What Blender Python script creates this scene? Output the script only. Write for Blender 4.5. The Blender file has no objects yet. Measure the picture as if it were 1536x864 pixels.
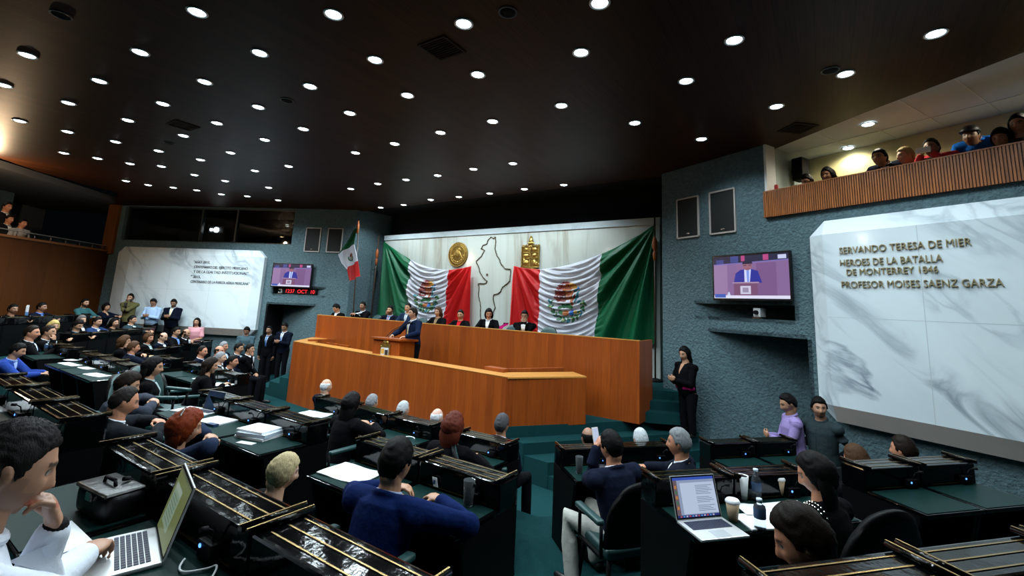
import bpy, bmesh, math, random
import numpy as np
from mathutils import Vector, Matrix
from mathutils.bvhtree import BVHTree

C = bpy.context.scene.collection
SC = bpy.context.scene
PI = math.pi
random.seed(7)
rng = np.random.default_rng(7)

# ------------------------------------------------------------------ camera, world, exposure
cam_d = bpy.data.cameras.new('camera')
cam = bpy.data.objects.new('camera', cam_d)
C.objects.link(cam)
SC.camera = cam
CAM_LOC = (7.607, -10.226, 1.187)
YAW, PITCH, ROLL, FPX = 0.58208, 0.16302, 0.043725, 686.27
_cy, _sy, _cp, _sp = math.cos(YAW), math.sin(YAW), math.cos(PITCH), math.sin(PITCH)
_f = Vector((-_sy * _cp, _cy * _cp, _sp))
_r = Vector((_cy, _sy, 0))
_u = _r.cross(_f)
_r2 = _r * math.cos(ROLL) + _u * math.sin(ROLL)
_u2 = -_r * math.sin(ROLL) + _u * math.cos(ROLL)
m = Matrix((( _r2.x, _u2.x, -_f.x, CAM_LOC[0]), (_r2.y, _u2.y, -_f.y, CAM_LOC[1]), (_r2.z, _u2.z, -_f.z, CAM_LOC[2]), (0, 0, 0, 1)))
cam.matrix_world = m
cam_d.sensor_width = 36.0
cam_d.lens = FPX / 1536 * 36.0
cam_d.shift_x = -(783.1 - 768) / 1536
cam_d.shift_y = (344.34 - 432) / 1536
cam_d.clip_start = 0.02
SC.view_settings.view_transform = 'Standard'
SC.view_settings.look = 'None'
SC.view_settings.gamma = 1.0
SC.view_settings.use_curve_mapping = False
SC.view_settings.exposure = 0.0
SC.cycles.use_denoising = True
SC.cycles.max_bounces = 12
SC.cycles.transmission_bounces = 12
SC.cycles.diffuse_bounces = 4
SC.cycles.glossy_bounces = 4
SC.cycles.caustics_reflective = False
SC.cycles.caustics_refractive = False
SC.cycles.sample_clamp_indirect = 4.0
LAMP_W = 85.0            # watts of each ceiling downlight
LAMP_COL = (0.80, 0.94, 1.0)
LENS_EMIT = 16.0
world = bpy.data.worlds.new('world')
SC.world = world
world.use_nodes = True
world.node_tree.nodes['Background'].inputs[0].default_value = (0.0008, 0.0012, 0.0016, 1)
world.node_tree.nodes['Background'].inputs[1].default_value = 1.0

# ------------------------------------------------------------------ materials
def srgb(r, g, b):
    f = lambda c: (c / 255 / 12.92) if c / 255 <= 0.04045 else ((c / 255 + 0.055) / 1.055) ** 2.4
    return (f(r), f(g), f(b))

_mats = {}
def mat(name, col, rough=0.5, metal=0.0, spec=0.5, coat=0.0, emit=None, emit_s=1.0, bump=None, var=None, alpha=1.0, trans=0.0, ior=1.45):
    """plain procedural material; bump=(scale, strength, stretch) adds noise bump, var=(scale, amount, stretch) varies the colour"""
    if name in _mats: return _mats[name]
    mt = bpy.data.materials.new(name); mt.use_nodes = True
    nt = mt.node_tree; b = nt.nodes['Principled BSDF']
    b.inputs['Base Color'].default_value = (*col, 1)
    b.inputs['Roughness'].default_value = rough
    b.inputs['Metallic'].default_value = metal
    b.inputs['Specular IOR Level'].default_value = spec
    b.inputs['Coat Weight'].default_value = coat
    b.inputs['Coat Roughness'].default_value = 0.08
    b.inputs['Transmission Weight'].default_value = trans
    b.inputs['IOR'].default_value = ior
    if emit is not None:
        b.inputs['Emission Color'].default_value = (*emit, 1); b.inputs['Emission Strength'].default_value = emit_s
    tc = nt.nodes.new('ShaderNodeTexCoord')
    def noise(scale, stretch, detail=6):
        mp = nt.nodes.new('ShaderNodeMapping'); mp.inputs['Scale'].default_value = stretch
        nt.links.new(tc.outputs['Object'], mp.inputs['Vector'])
        nz = nt.nodes.new('ShaderNodeTexNoise'); nz.inputs['Scale'].default_value = scale; nz.inputs['Detail'].default_value = detail
        nt.links.new(mp.outputs[0], nz.inputs['Vector']); return nz
    if var:
        nz = noise(var[0], var[2]); rp = nt.nodes.new('ShaderNodeValToRGB')
        a = var[1]
        rp.color_ramp.elements[0].position = 0.3; rp.color_ramp.elements[1].position = 0.7
        rp.color_ramp.elements[0].color = (*[c * (1 - a) for c in col], 1)
        rp.color_ramp.elements[1].color = (*[min(1, c * (1 + a)) for c in col], 1)
        nt.links.new(nz.outputs[0], rp.inputs[0]); nt.links.new(rp.outputs[0], b.inputs['Base Color'])
    if bump:
        nz = noise(bump[0], bump[2]); bp = nt.nodes.new('ShaderNodeBump'); bp.inputs['Strength'].default_value = bump[1]
        bp.inputs['Distance'].default_value = 0.03
        nt.links.new(nz.outputs[0], bp.inputs['Height']); nt.links.new(bp.outputs[0], b.inputs['Normal'])
    _mats[name] = mt
    return mt

def marble(name, base, vein, scale, stretch, rough, rot=(0, 0.6, 0), amount=0.55, wave=False):
    if name in _mats: return _mats[name]
    mt = bpy.data.materials.new(name); mt.use_nodes = True
    nt = mt.node_tree; b = nt.nodes['Principled BSDF']; b.inputs['Roughness'].default_value = rough
    tc = nt.nodes.new('ShaderNodeTexCoord'); mp = nt.nodes.new('ShaderNodeMapping')
    pre = nt.nodes.new('ShaderNodeMapping'); pre.inputs['Rotation'].default_value = rot
    mp.inputs['Scale'].default_value = stretch
    nt.links.new(tc.outputs['Object'], pre.inputs['Vector']); nt.links.new(pre.outputs[0], mp.inputs['Vector'])
    n1 = nt.nodes.new('ShaderNodeTexNoise'); n1.inputs['Scale'].default_value = scale; n1.inputs['Detail'].default_value = 8; n1.inputs['Distortion'].default_value = 1.2
    nt.links.new(mp.outputs[0], n1.inputs['Vector'])
    # thin veins: distance of the noise from its middle value
    s = nt.nodes.new('ShaderNodeMath'); s.operation = 'SUBTRACT'; s.inputs[1].default_value = 0.5
    nt.links.new(n1.outputs[0], s.inputs[0])
    ab = nt.nodes.new('ShaderNodeMath'); ab.operation = 'ABSOLUTE'; nt.links.new(s.outputs[0], ab.inputs[0])
    rp = nt.nodes.new('ShaderNodeValToRGB')
    rp.color_ramp.elements[0].position = 0.0; rp.color_ramp.elements[0].color = (1, 1, 1, 1)
    rp.color_ramp.elements[1].position = 0.07; rp.color_ramp.elements[1].color = (0, 0, 0, 1)
    nt.links.new(ab.outputs[0], rp.inputs[0])
    n2 = nt.nodes.new('ShaderNodeTexNoise'); n2.inputs['Scale'].default_value = scale * 0.6; n2.inputs['Detail'].default_value = 4
    nt.links.new(mp.outputs[0], n2.inputs['Vector'])
    r2 = nt.nodes.new('ShaderNodeValToRGB'); r2.color_ramp.elements[0].position = 0.42; r2.color_ramp.elements[1].position = 0.72
    nt.links.new(n2.outputs[0], r2.inputs[0])
    mul = nt.nodes.new('ShaderNodeMath'); mul.operation = 'MULTIPLY'
    nt.links.new(rp.outputs[0], mul.inputs[0]); nt.links.new(r2.outputs[0], mul.inputs[1])
    ad = nt.nodes.new('ShaderNodeMath'); ad.operation = 'MULTIPLY_ADD'; ad.inputs[1].default_value = 0.25
    nt.links.new(r2.outputs[0], ad.inputs[0]); nt.links.new(mul.outputs[0], ad.inputs[2])
    sc = nt.nodes.new('ShaderNodeMath'); sc.operation = 'MULTIPLY'; sc.inputs[1].default_value = amount; sc.use_clamp = True
    nt.links.new(ad.outputs[0], sc.inputs[0])
    mx = nt.nodes.new('ShaderNodeMix'); mx.data_type = 'RGBA'
    mx.inputs[6].default_value = (*base, 1); mx.inputs[7].default_value = (*vein, 1)
    nt.links.new(sc.outputs[0], mx.inputs[0]); nt.links.new(mx.outputs[2], b.inputs['Base Color'])
    _mats[name] = mt
    return mt

def planks(name, c0, c1, width, axis, rough, coat=0.0, seam=0.5, rotz=0.0, spec=0.5):
    """veneer boards: colour steps per board across one axis plus fine grain along the other"""
    if name in _mats: return _mats[name]
    mt = bpy.data.materials.new(name); mt.use_nodes = True
    nt = mt.node_tree; b = nt.nodes['Principled BSDF']
    b.inputs['Roughness'].default_value = rough; b.inputs['Coat Weight'].default_value = coat; b.inputs['Coat Roughness'].default_value = 0.25; b.inputs['Specular IOR Level'].default_value = spec
    tc = nt.nodes.new('ShaderNodeTexCoord'); rt = nt.nodes.new('ShaderNodeMapping'); rt.inputs['Rotation'].default_value = (0, 0, rotz)
    nt.links.new(tc.outputs['Object'], rt.inputs['Vector'])
    sx = nt.nodes.new('ShaderNodeSeparateXYZ'); nt.links.new(rt.outputs[0], sx.inputs[0])
    dv = nt.nodes.new('ShaderNodeMath'); dv.operation = 'DIVIDE'; dv.inputs[1].default_value = width
    nt.links.new(sx.outputs[axis], dv.inputs[0])
    fl = nt.nodes.new('ShaderNodeMath'); fl.operation = 'FLOOR'; nt.links.new(dv.outputs[0], fl.inputs[0])
    wn = nt.nodes.new('ShaderNodeTexWhiteNoise'); wn.noise_dimensions = '1D'; nt.links.new(fl.outputs[0], wn.inputs['W'])
    mp = nt.nodes.new('ShaderNodeMapping'); st = [1.2, 1.2, 1.2]; st[axis] = 34.0
    mp.inputs['Scale'].default_value = st; nt.links.new(rt.outputs[0], mp.inputs['Vector'])
    nz = nt.nodes.new('ShaderNodeTexNoise'); nz.inputs['Scale'].default_value = 1.6; nz.inputs['Detail'].default_value = 5
    nt.links.new(mp.outputs[0], nz.inputs['Vector'])
    ad = nt.nodes.new('ShaderNodeMath'); ad.operation = 'MULTIPLY_ADD'; ad.inputs[1].default_value = 0.35
    nt.links.new(wn.outputs[0], ad.inputs[0])
    m2 = nt.nodes.new('ShaderNodeMath'); m2.operation = 'MULTIPLY_ADD'; m2.inputs[1].default_value = 1.3; m2.inputs[2].default_value = -0.28
    nt.links.new(nz.outputs[0], m2.inputs[0]); nt.links.new(m2.outputs[0], ad.inputs[2])
    mx = nt.nodes.new('ShaderNodeMix'); mx.data_type = 'RGBA'; mx.clamp_factor = True
    mx.inputs[6].default_value = (*c0, 1); mx.inputs[7].default_value = (*c1, 1)
    nt.links.new(ad.outputs[0], mx.inputs[0])
    # seams
    fr = nt.nodes.new('ShaderNodeMath'); fr.operation = 'FRACT'; nt.links.new(dv.outputs[0], fr.inputs[0])
    gt = nt.nodes.new('ShaderNodeMath'); gt.operation = 'LESS_THAN'; gt.inputs[1].default_value = 0.04
    nt.links.new(fr.outputs[0], gt.inputs[0])
    m3 = nt.nodes.new('ShaderNodeMath'); m3.operation = 'MULTIPLY'; m3.inputs[1].default_value = seam; nt.links.new(gt.outputs[0], m3.inputs[0])
    mx2 = nt.nodes.new('ShaderNodeMix'); mx2.data_type = 'RGBA'; mx2.inputs[7].default_value = (*[c * 0.25 for c in c0], 1)
    nt.links.new(m3.outputs[0], mx2.inputs[0]); nt.links.new(mx.outputs[2], mx2.inputs[6])
    nt.links.new(mx2.outputs[2], b.inputs['Base Color'])
    _mats[name] = mt
    return mt

M_stucco = mat('rough stucco', (0.078, 0.130, 0.148), 0.9, bump=(26, 1.0, (1, 1, 1)), var=(18, 0.22, (1, 1, 1)))
M_carpet = mat('teal carpet', (0.006, 0.040, 0.043), 0.95, spec=0.1, bump=(220, 0.3, (1, 1, 1)), var=(60, 0.18, (1, 1, 1)))
M_wood = planks('orange veneer', (0.16, 0.027, 0.0018), (0.34, 0.070, 0.0055), 0.16, 0, 0.38, 0.15, 0.25)
M_wood_y = planks('orange veneer side', (0.16, 0.027, 0.0018), (0.34, 0.070, 0.0055), 0.16, 1, 0.38, 0.15, 0.25)
M_woodtop = mat('honey veneer top', (0.50, 0.22, 0.045), 0.35, var=(3, 0.15, (1, 14, 14)), coat=0.2)
M_slat = planks('gallery slats', (0.10, 0.030, 0.008), (0.30, 0.095, 0.02), 0.045, 0, 0.45, 0.0, 1.0)
M_darkwall = planks('dark veneer', (0.050, 0.013, 0.0008), (0.088, 0.025, 0.0016), 0.6, 0, 0.55, 0.0, 0.3, 0.0, 0.2)
M_ceil = planks('ceiling boards', (0.006, 0.0020, 0.0006), (0.050, 0.0155, 0.0045), 0.16, 0, 0.45, 0.0, 0.8, 0.0, 0.10)
M_black = mat('matt black', (0.004, 0.004, 0.005), 0.8, spec=0.2)
M_lacq = mat('black lacquer', (0.001, 0.0013, 0.0015), 0.08, spec=0.32, bump=(9, 0.10, (1, 1, 1)))
M_lacq_r = mat('satin black lacquer', (0.0015, 0.0018, 0.002), 0.5, spec=0.12)
M_brass = mat('brass strip', (0.40, 0.27, 0.11), 0.25, 1.0)
M_leather = mat('dark green leather top', (0.0045, 0.020, 0.018), 0.36, spec=0.07, bump=(120, 0.06, (1, 1, 1)))
M_chair = mat('teal leather', (0.016, 0.050, 0.050), 0.42, bump=(90, 0.08, (1, 1, 1)))
M_chrome = mat('polished metal', (0.6, 0.6, 0.62), 0.18, 1.0)
M_white = mat('white paint', (0.75, 0.77, 0.78), 0.6)
M_marble = marble('white marble panel', (0.66, 0.74, 0.78), (0.17, 0.22, 0.27), 1.0, (0.42, 1.5, 2.0), 0.10, (0, -0.72, 0), 0.85)
M_marble_shade = marble('marble underside shade', (0.70, 0.62, 0.57), (0.3, 0.28, 0.26), 1.1, (1.0, 1.0, 1.0), 0.25, (0, 0.75, 0), 0.7)  # slab's lower faces: shade and carpet bounce put into the colour
M_flagwall = marble('veined cream marble', (0.47, 0.50, 0.46), (0.25, 0.22, 0.17), 0.9, (2.6, 1.0, 0.22), 0.11, (0, 0.05, 0), 0.85)
M_flagtrim = marble('grey marble coping', (0.40, 0.46, 0.48), (0.2, 0.25, 0.26), 2.0, (1, 1, 1), 0.3)
M_red = mat('red satin', (0.62, 0.012, 0.014), 0.42, var=(200, 0.06, (1, 1, 1)))
M_wht = mat('white satin', (0.74, 0.75, 0.82), 0.45, var=(200, 0.03, (1, 1, 1)))
M_grn = mat('green satin', (0.006, 0.155, 0.060), 0.42, var=(200, 0.06, (1, 1, 1)))
M_gold = mat('gilded relief', (0.55, 0.36, 0.10), 0.30, 1.0, bump=(28, 0.6, (1, 1, 1)))
M_goldtext = mat('gilded letters', (0.36, 0.29, 0.15), 0.35, 0.45)
M_blacktext = mat('dark bronze letters', (0.03, 0.032, 0.035), 0.4, 0.3)
M_glass = mat('clear glass', (1, 1, 1), 0.02, trans=1.0, ior=1.45)
M_paper = mat('white paper', (0.78, 0.80, 0.83), 0.7, var=(40, 0.03, (1, 1, 1)))
M_led = mat('blue indicator', (0.02, 0.05, 0.3), 0.3, emit=(0.08, 0.25, 1.0), emit_s=3.0)
M_lens = mat('lamp lens', (0.9, 0.95, 1), 0.3, emit=(0.80, 0.95, 1.0), emit_s=LENS_EMIT)

# ------------------------------------------------------------------ object helpers
def link(name, me, material=None, parent=None):
    o = bpy.data.objects.new(name, me); C.objects.link(o)
    if material is not None:
        if not me.materials: me.materials.append(material)
    if parent is not None: o.parent = parent
    return o

def bmobj(name, bm, material, parent=None, smooth=False):
    me = bpy.data.meshes.new(name)
    bmesh.ops.recalc_face_normals(bm, faces=bm.faces)
    if smooth:
        for f in bm.faces: f.smooth = True
    bm.to_mesh(me); bm.free()
    for x in (material if isinstance(material, (list, tuple)) else [material]): me.materials.append(x)
    return link(name, me, None, parent)

def thing(name, label, cat, loc=(0, 0, 0), rotz=0.0, group=None):
    o = bpy.data.objects.new(name, None); C.objects.link(o)
    o.empty_display_size = 0.2
    o.location = loc; o.rotation_euler = (0, 0, rotz)
    return tag(o, label, cat, group)

def tag(o, label, cat, group=None):
    o['label'] = label; o['category'] = cat
    if group: o['group'] = group
    return o

def struct(o):
    o['kind'] = 'structure'; return o

def copy_tree(o, parent=None):
    c = o.copy(); C.objects.link(c)
    if parent is not None: c.parent = parent
    for ch in list(o.children): copy_tree(ch, c)
    return c

def box(bm, x0, x1, y0, y1, z0, z1, mi=0, bevel=0.0):
    v = [bm.verts.new(p) for p in ((x0, y0, z0), (x1, y0, z0), (x1, y1, z0), (x0, y1, z0), (x0, y0, z1), (x1, y0, z1), (x1, y1, z1), (x0, y1, z1))]
    fs = [bm.faces.new([v[i] for i in q]) for q in ((0, 3, 2, 1), (4, 5, 6, 7), (0, 1, 5, 4), (1, 2, 6, 5), (2, 3, 7, 6), (3, 0, 4, 7))]
    for f in fs: f.material_index = mi
    if bevel > 0:
        es = list({e for f in fs for e in f.edges})
        r = bmesh.ops.bevel(bm, geom=es, offset=bevel, segments=2, affect='EDGES', profile=0.6)
        for f in r['faces']: f.material_index = mi
    return v

def prism(bm, pts, z0, z1, mi=0):
    """vertical prism over a plan polygon"""
    n = len(pts)
    a = [bm.verts.new((p[0], p[1], z0)) for p in pts]; b = [bm.verts.new((p[0], p[1], z1)) for p in pts]
    bm.faces.new(list(reversed(a))).material_index = mi; bm.faces.new(b).material_index = mi
    for i in range(n):
        bm.faces.new((a[i], a[(i + 1) % n], b[(i + 1) % n], b[i])).material_index = mi

def cyl(bm, p, q, r0, r1=None, n=12, mi=0, cap=True):
    p = Vector(p); q = Vector(q); r1 = r0 if r1 is None else r1
    ax = (q - p).normalized(); t = ax.orthogonal().normalized(); s = ax.cross(t)
    A = [bm.verts.new(p + (t * math.cos(2 * PI * i / n) + s * math.sin(2 * PI * i / n)) * r0) for i in range(n)]
    B = [bm.verts.new(q + (t * math.cos(2 * PI * i / n) + s * math.sin(2 * PI * i / n)) * r1) for i in range(n)]
    for i in range(n):
        f = bm.faces.new((A[i], A[(i + 1) % n], B[(i + 1) % n], B[i])); f.material_index = mi; f.smooth = True
    if cap:
        bm.faces.new(list(reversed(A))).material_index = mi; bm.faces.new(B).material_index = mi

def tube(bm, pts, r, n=8, mi=0):
    for a, b in zip(pts[:-1], pts[1:]): cyl(bm, a, b, r, r, n, mi)

def lathe(bm, prof, c=(0, 0, 0), n=24, mi=0):
    """closed surface of revolution about z from (radius, z) pairs"""
    rings = []
    for r, z in prof:
        if r < 1e-5: rings.append([bm.verts.new((c[0], c[1], c[2] + z))])
        else: rings.append([bm.verts.new((c[0] + r * math.cos(2 * PI * i / n), c[1] + r * math.sin(2 * PI * i / n), c[2] + z)) for i in range(n)])
    for A, B in zip(rings[:-1], rings[1:]):
        for i in range(n):
            j = (i + 1) % n
            if len(A) == 1 and len(B) == 1: continue
            if len(A) == 1: f = bm.faces.new((A[0], B[j], B[i]))
            elif len(B) == 1: f = bm.faces.new((A[i], A[j], B[0]))
            else: f = bm.faces.new((A[i], A[j], B[j], B[i]))
            f.smooth = True; f.material_index = mi

def text_mesh(name, body, size_w, height, depth, material, parent, mtx, thin=0.0):
    """raised lettering: fits a line of text to a width and a cap height, then places it with a matrix (x along, y up, z out)"""
    cu = bpy.data.curves.new(name, 'FONT'); cu.body = body; cu.size = 1.0; cu.extrude = 0.5; cu.resolution_u = 3; cu.offset = thin
    ob = bpy.data.objects.new(name, cu); TMP.collection.objects.link(ob)
    me = bpy.data.meshes.new_from_object(ob.evaluated_get(bench_graph()))
    bpy.data.objects.remove(ob); bpy.data.curves.remove(cu)
    n = len(me.vertices); co = np.empty(n * 3); me.vertices.foreach_get('co', co); co = co.reshape(-1, 3)
    lo = co.min(0); hi = co.max(0)
    cap = 0.70
    co[:, 0] = (co[:, 0] - lo[0]) / (hi[0] - lo[0]) * size_w
    co[:, 1] = co[:, 1] / cap * height
    co[:, 2] = (co[:, 2] + 0.5) * depth
    mm = np.array(mtx); co = co @ mm[:3, :3].T + mm[:3, 3]
    me.vertices.foreach_set('co', co.ravel()); me.update()
    me.materials.clear(); me.materials.append(material); me.name = name
    return link(name, me, None, parent)

TMP = bpy.data.scenes.new('workbench')
def bench_graph():
    with bpy.context.temp_override(scene=TMP, view_layer=TMP.view_layers[0]):
        dg = bpy.context.evaluated_depsgraph_get(); dg.update()
    return dg

# ------------------------------------------------------------------ plan of the hall
# flag wall: the plane y = 0; oblique stucco walls start at (+-WX, WY) and run outwards and towards the audience
WX, WY, WA = 4.936, -0.971, 0.45806
WD = np.array([math.cos(WA), -math.sin(WA), 0.0]); WN = np.array([-math.sin(WA), -math.cos(WA), 0.0])
def WP(side, s, off, z):
    q = np.array([WX, WY, 0.0]) + WD * s + WN * off
    return (side * q[0], q[1], z)
Z_CEIL = 4.0
Z_WELL, Z_T1, Z_T2, Z_T3 = -1.42, -1.08, -0.78, -0.48
Z_PLAT, Z_DAIS = -0.72, -0.27
CW = 48 * PI / 180
E_R = np.array([math.cos(CW), math.sin(CW)]); N_R = np.array([math.sin(CW), -math.cos(CW)])

# ------------------------------------------------------------------ floor, tiers, steps
bm = bmesh.new(); box(bm, -16, 13, -14, 3, Z_WELL - 0.3, Z_WELL)
struct(bmobj('floor', bm, M_carpet))
def tier(Yf, Nf, z0, z1, name, tmax):
    x = (Nf + 0.669 * Yf) / 0.743
    ends = (x + E_R[0] * tmax, Yf + E_R[1] * tmax)
    pts = [(-x, Yf), (x, Yf), ends, (ends[0] + 3.2, ends[1] - 1.55), (12.5, -13.5), (-15, -13.5), (-12.4, -6.4 if z1 < -0.6 else -6.6), (-ends[0], ends[1])]
    b = bmesh.new(); prism(b, list(reversed(pts)), z0, z1)
    struct(bmobj(name, b, M_carpet))
tier(-5.53, 7.33, Z_WELL, Z_T1, 'floor_tier_1', 3.0)
tier(-7.08, 9.0, Z_T1, Z_T2, 'floor_tier_2', 3.6)
tier(-8.64, 10.66, Z_T2, Z_T3, 'floor_tier_3', 3.6)
# standing ledge below the left marble panel
bm = bmesh.new()
prism(bm, [WP(-1, 9.5, 0, 0)[:2], WP(-1, 4.7, 0, 0)[:2], WP(-1, 4.7, 1.0, 0)[:2], WP(-1, 9.5, 1.0, 0)[:2]], Z_WELL, -0.80)
struct(bmobj('floor_ledge', bm, M_carpet))
# platform and steps round the rostrum, stepped outwards from the front desk
FD = [(-4.6, -2.3), (-3.65, -3.39), (3.29, -3.93), (4.17, -2.81), (4.9, -1.9)]
def offset_outline(d):
    # the flights climb only at the two slanting ends; the front desk drops straight to the floor between them
    tr = d / 0.834; tl = d / 0.70
    return [(3.27, -3.90), (3.29 + tr, -3.93 - 0.078 * tr), (5.28 + 0.786 * d, -1.4 - 0.618 * d + 0.1), (5.9, -1.0), (5.2, -0.5), (-5.2, -0.5), (-5.8, -0.95), (-4.9 - 0.754 * d, -1.95 - 0.657 * d), (-3.65 - tl, -3.39 + 0.078 * tl), (-3.60, -3.36)]
steps_z = [(-0.72, 0.02), (-0.89, 0.32), (-1.06, 0.70), (-1.24, 1.05)]
for i, (zt, dd) in enumerate(steps_z):
    b = bmesh.new(); pts = offset_outline(dd)
    if i: pts = pts[:1] + pts[1:]
    prism(b, pts, Z_WELL, zt)
    struct(bmobj('floor_step_%d' % (i + 1), b, M_carpet))
bm = bmesh.new(); prism(bm, [(-4.9, -2.15), (4.85, -2.15), (4.85, 0.1), (-4.9, 0.1)], -0.75, Z_DAIS)
struct(bmobj('floor_dais', bm, M_carpet))
for i in range(3):
    b = bmesh.new(); prism(b, [(4.85, -1.95 + 0.25 * i), (5.6, -1.6 + 0.25 * i), (5.6, 0.1), (4.85, 0.1)], -0.75, -0.57 + 0.15 * i)
    struct(bmobj('floor_stair_%d' % (i + 1), b, M_carpet))

# ------------------------------------------------------------------ ceiling
CE = [(-4.9, -0.74), (4.95, -0.80), (5.3, -0.35), (6.0, -0.75), (6.91, -1.52), (8.25, -2.74), (9.60, -3.85), (12.6, -6.6), (12.6, -13.5), (-3.0, -13.5), (-8.0, -8.45), (-8.97, -7.52), (-9.6, -6.61), (-10.11, -5.58), (-12.9, -4.95), (-13.0, -4.7), (-4.95, -0.75)]
bm = bmesh.new(); prism(bm, CE[:-1], Z_CEIL, Z_CEIL + 0.25)
struct(bmobj('ceiling', bm, M_ceil))
# dark bulkhead between the ceiling's front edge and the flag wall
bm = bmesh.new(); prism(bm, [(-6.5, -0.72), (5.6, -0.80), (5.6, 0.6), (-6.5, 0.6)], 4.06, 4.4)
struct(bmobj('ceiling_soffit', bm, M_black))

# ------------------------------------------------------------------ flag wall
bm = bmesh.new(); box(bm, -4.60, 4.60, 0.0, 0.3, -0.3, 3.12)
struct(bmobj('wall_front', bm, M_flagwall))
bm = bmesh.new(); box(bm, -4.62, 4.62, -0.03, 0.3, 3.12, 3.28)
struct(bmobj('trim_1', bm, M_flagtrim))
bm = bmesh.new(); box(bm, -7.0, 6.5, 0.5, 0.7, -0.8, 4.4); box(bm, -4.7, 4.7, 0.31, 0.5, 3.28, 4.1)
struct(bmobj('wall_back', bm, M_black))

# ------------------------------------------------------------------ oblique stucco walls with their openings
def cells(bm, side, s0, s1, z0, z1, holes, t=0.25, mi=0):
    ss = sorted({s0, s1, *[h[0] for h in holes], *[h[1] for h in holes]}); zz = sorted({z0, z1, *[h[2] for h in holes], *[h[3] for h in holes]})
    for a, b in zip(ss[:-1], ss[1:]):
        for c, d in zip(zz[:-1], zz[1:]):
            ms, mz = (a + b) / 2, (c + d) / 2
            if any(h[0] < ms < h[1] and h[2] < mz < h[3] for h in holes): continue
            hexa(bm, side, a, b, -t, 0, c, d, mi)
def hexa(bm, side, a, b, o0, o1, c, d, mi=0, b_o0=None):
    """box in wall coordinates; b_o0 lets the far side be cut deeper (wedges)"""
    p = [WP(side, a, o0, c), WP(side, b, o0, c), WP(side, b, o1, c), WP(side, a, o1, c), WP(side, a, o0, d), WP(side, b, o0, d), WP(side, b, o1, d), WP(side, a, o1, d)]
    v = [bm.verts.new(x) for x in p]
    for q in ((0, 3, 2, 1), (4, 5, 6, 7), (0, 1, 5, 4), (1, 2, 6, 5), (2, 3, 7, 6), (3, 0, 4, 7)):
        bm.faces.new([v[i] for i in q]).material_index = mi
def wedge(bm, side, a, b, depth, z0, z1, close_end=True, floor=False):
    """recess that deepens from nothing at a to depth at b: slanted back, soffit and end"""
    th = 0.06
    def slab(P):
        v = [bm.verts.new(x) for x in P]
        for q in ((0, 3, 2, 1), (4, 5, 6, 7), (0, 1, 5, 4), (1, 2, 6, 5), (2, 3, 7, 6), (3, 0, 4, 7)): bm.faces.new([v[i] for i in q])
    slab([WP(side, a, 0, z0), WP(side, b, -depth, z0), WP(side, b, -depth - th, z0), WP(side, a, -th, z0), WP(side, a, 0, z1), WP(side, b, -depth, z1), WP(side, b, -depth - th, z1), WP(side, a, -th, z1)])
    slab([WP(side, a, 0, z1), WP(side, b, 0, z1), WP(side, b, -depth, z1), WP(side, a, -0.02, z1), WP(side, a, 0, z1 + th), WP(side, b, 0, z1 + th), WP(side, b, -depth, z1 + th), WP(side, a, -0.02, z1 + th)])
    if floor:
        slab([WP(side, a, 0, z0 - th), WP(side, b, 0, z0 - th), WP(side, b, -depth, z0 - th), WP(side, a, -0.02, z0 - th), WP(side, a, 0, z0), WP(side, b, 0, z0), WP(side, b, -depth, z0), WP(side, a, -0.02, z0)])
    if close_end:
        slab([WP(side, b, 0, z0), WP(side, b + th, 0, z0), WP(side, b + th, -depth, z0), WP(side, b, -depth, z0), WP(side, b, 0, z1), WP(side, b + th, 0, z1), WP(side, b + th, -depth, z1), WP(side, b, -depth, z1)])
NICHE = (1.05, 2.74, Z_WELL, 0.87); SLOT_R = (0.76, 2.58, 1.13, 1.355); SLOT_L = (0.76, 2.58, 1.20, 1.42)
GAL = (2.21, 9.0, 3.17, 4.6); WIN = (2.15, 8.45, 2.80, 3.98)
bm = bmesh.new()
cells(bm, 1, 0, 9.0, Z_WELL, 4.25, [NICHE, SLOT_R, GAL])
wedge(bm, 1, 1.05, 2.74, 1.05, Z_WELL, 0.87); wedge(bm, 1, 0.76, 2.58, 0.9, 1.13, 1.355, True, True)
struct(bmobj('wall_right', bm, M_stucco))
bm = bmesh.new()
cells(bm, -1, 0, 8.95, Z_WELL, 4.25, [NICHE, SLOT_L, WIN])
wedge(bm, -1, 1.05, 2.74, 0.85, Z_WELL, 0.87, False); wedge(bm, -1, 0.76, 2.58, 0.45, 1.20, 1.42, True, True)
struct(bmobj('wall_left', bm, M_stucco))
# returns of the corners towards the flag wall
for sd, nm in ((1, 'wall_corner_right'), (-1, 'wall_corner_left')):
    b = bmesh.new(); box(b, min(sd * 4.936, sd * 5.2), max(sd * 4.936, sd * 5.2), -0.97, 0.55, -1.4, 4.2)
    struct(bmobj(nm, b, M_stucco if sd > 0 else M_stucco))
# black panel: shade of the doorway opening put in as colour, left niche end
bm = bmesh.new(); hexa(bm, -1, 2.70, 2.76, -0.84, -0.02, Z_WELL, 0.80); hexa(bm, -1, 2.66, 2.70, -0.84, -0.78, Z_WELL, 0.84); hexa(bm, -1, 2.66, 2.72, -0.84, -0.0, 0.80, 0.87)
d1 = struct(bmobj('dark_doorway_1', bm, M_black))
bm = bmesh.new(); cyl(bm, WP(-1, 2.69, -0.15, -0.40), WP(-1, 2.62, -0.15, -0.40), 0.015); cyl(bm, WP(-1, 2.62, -0.15, -0.40), WP(-1, 2.62, -0.28, -0.40), 0.012)
bmobj('door_handle', bm, M_chrome, d1)
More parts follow.
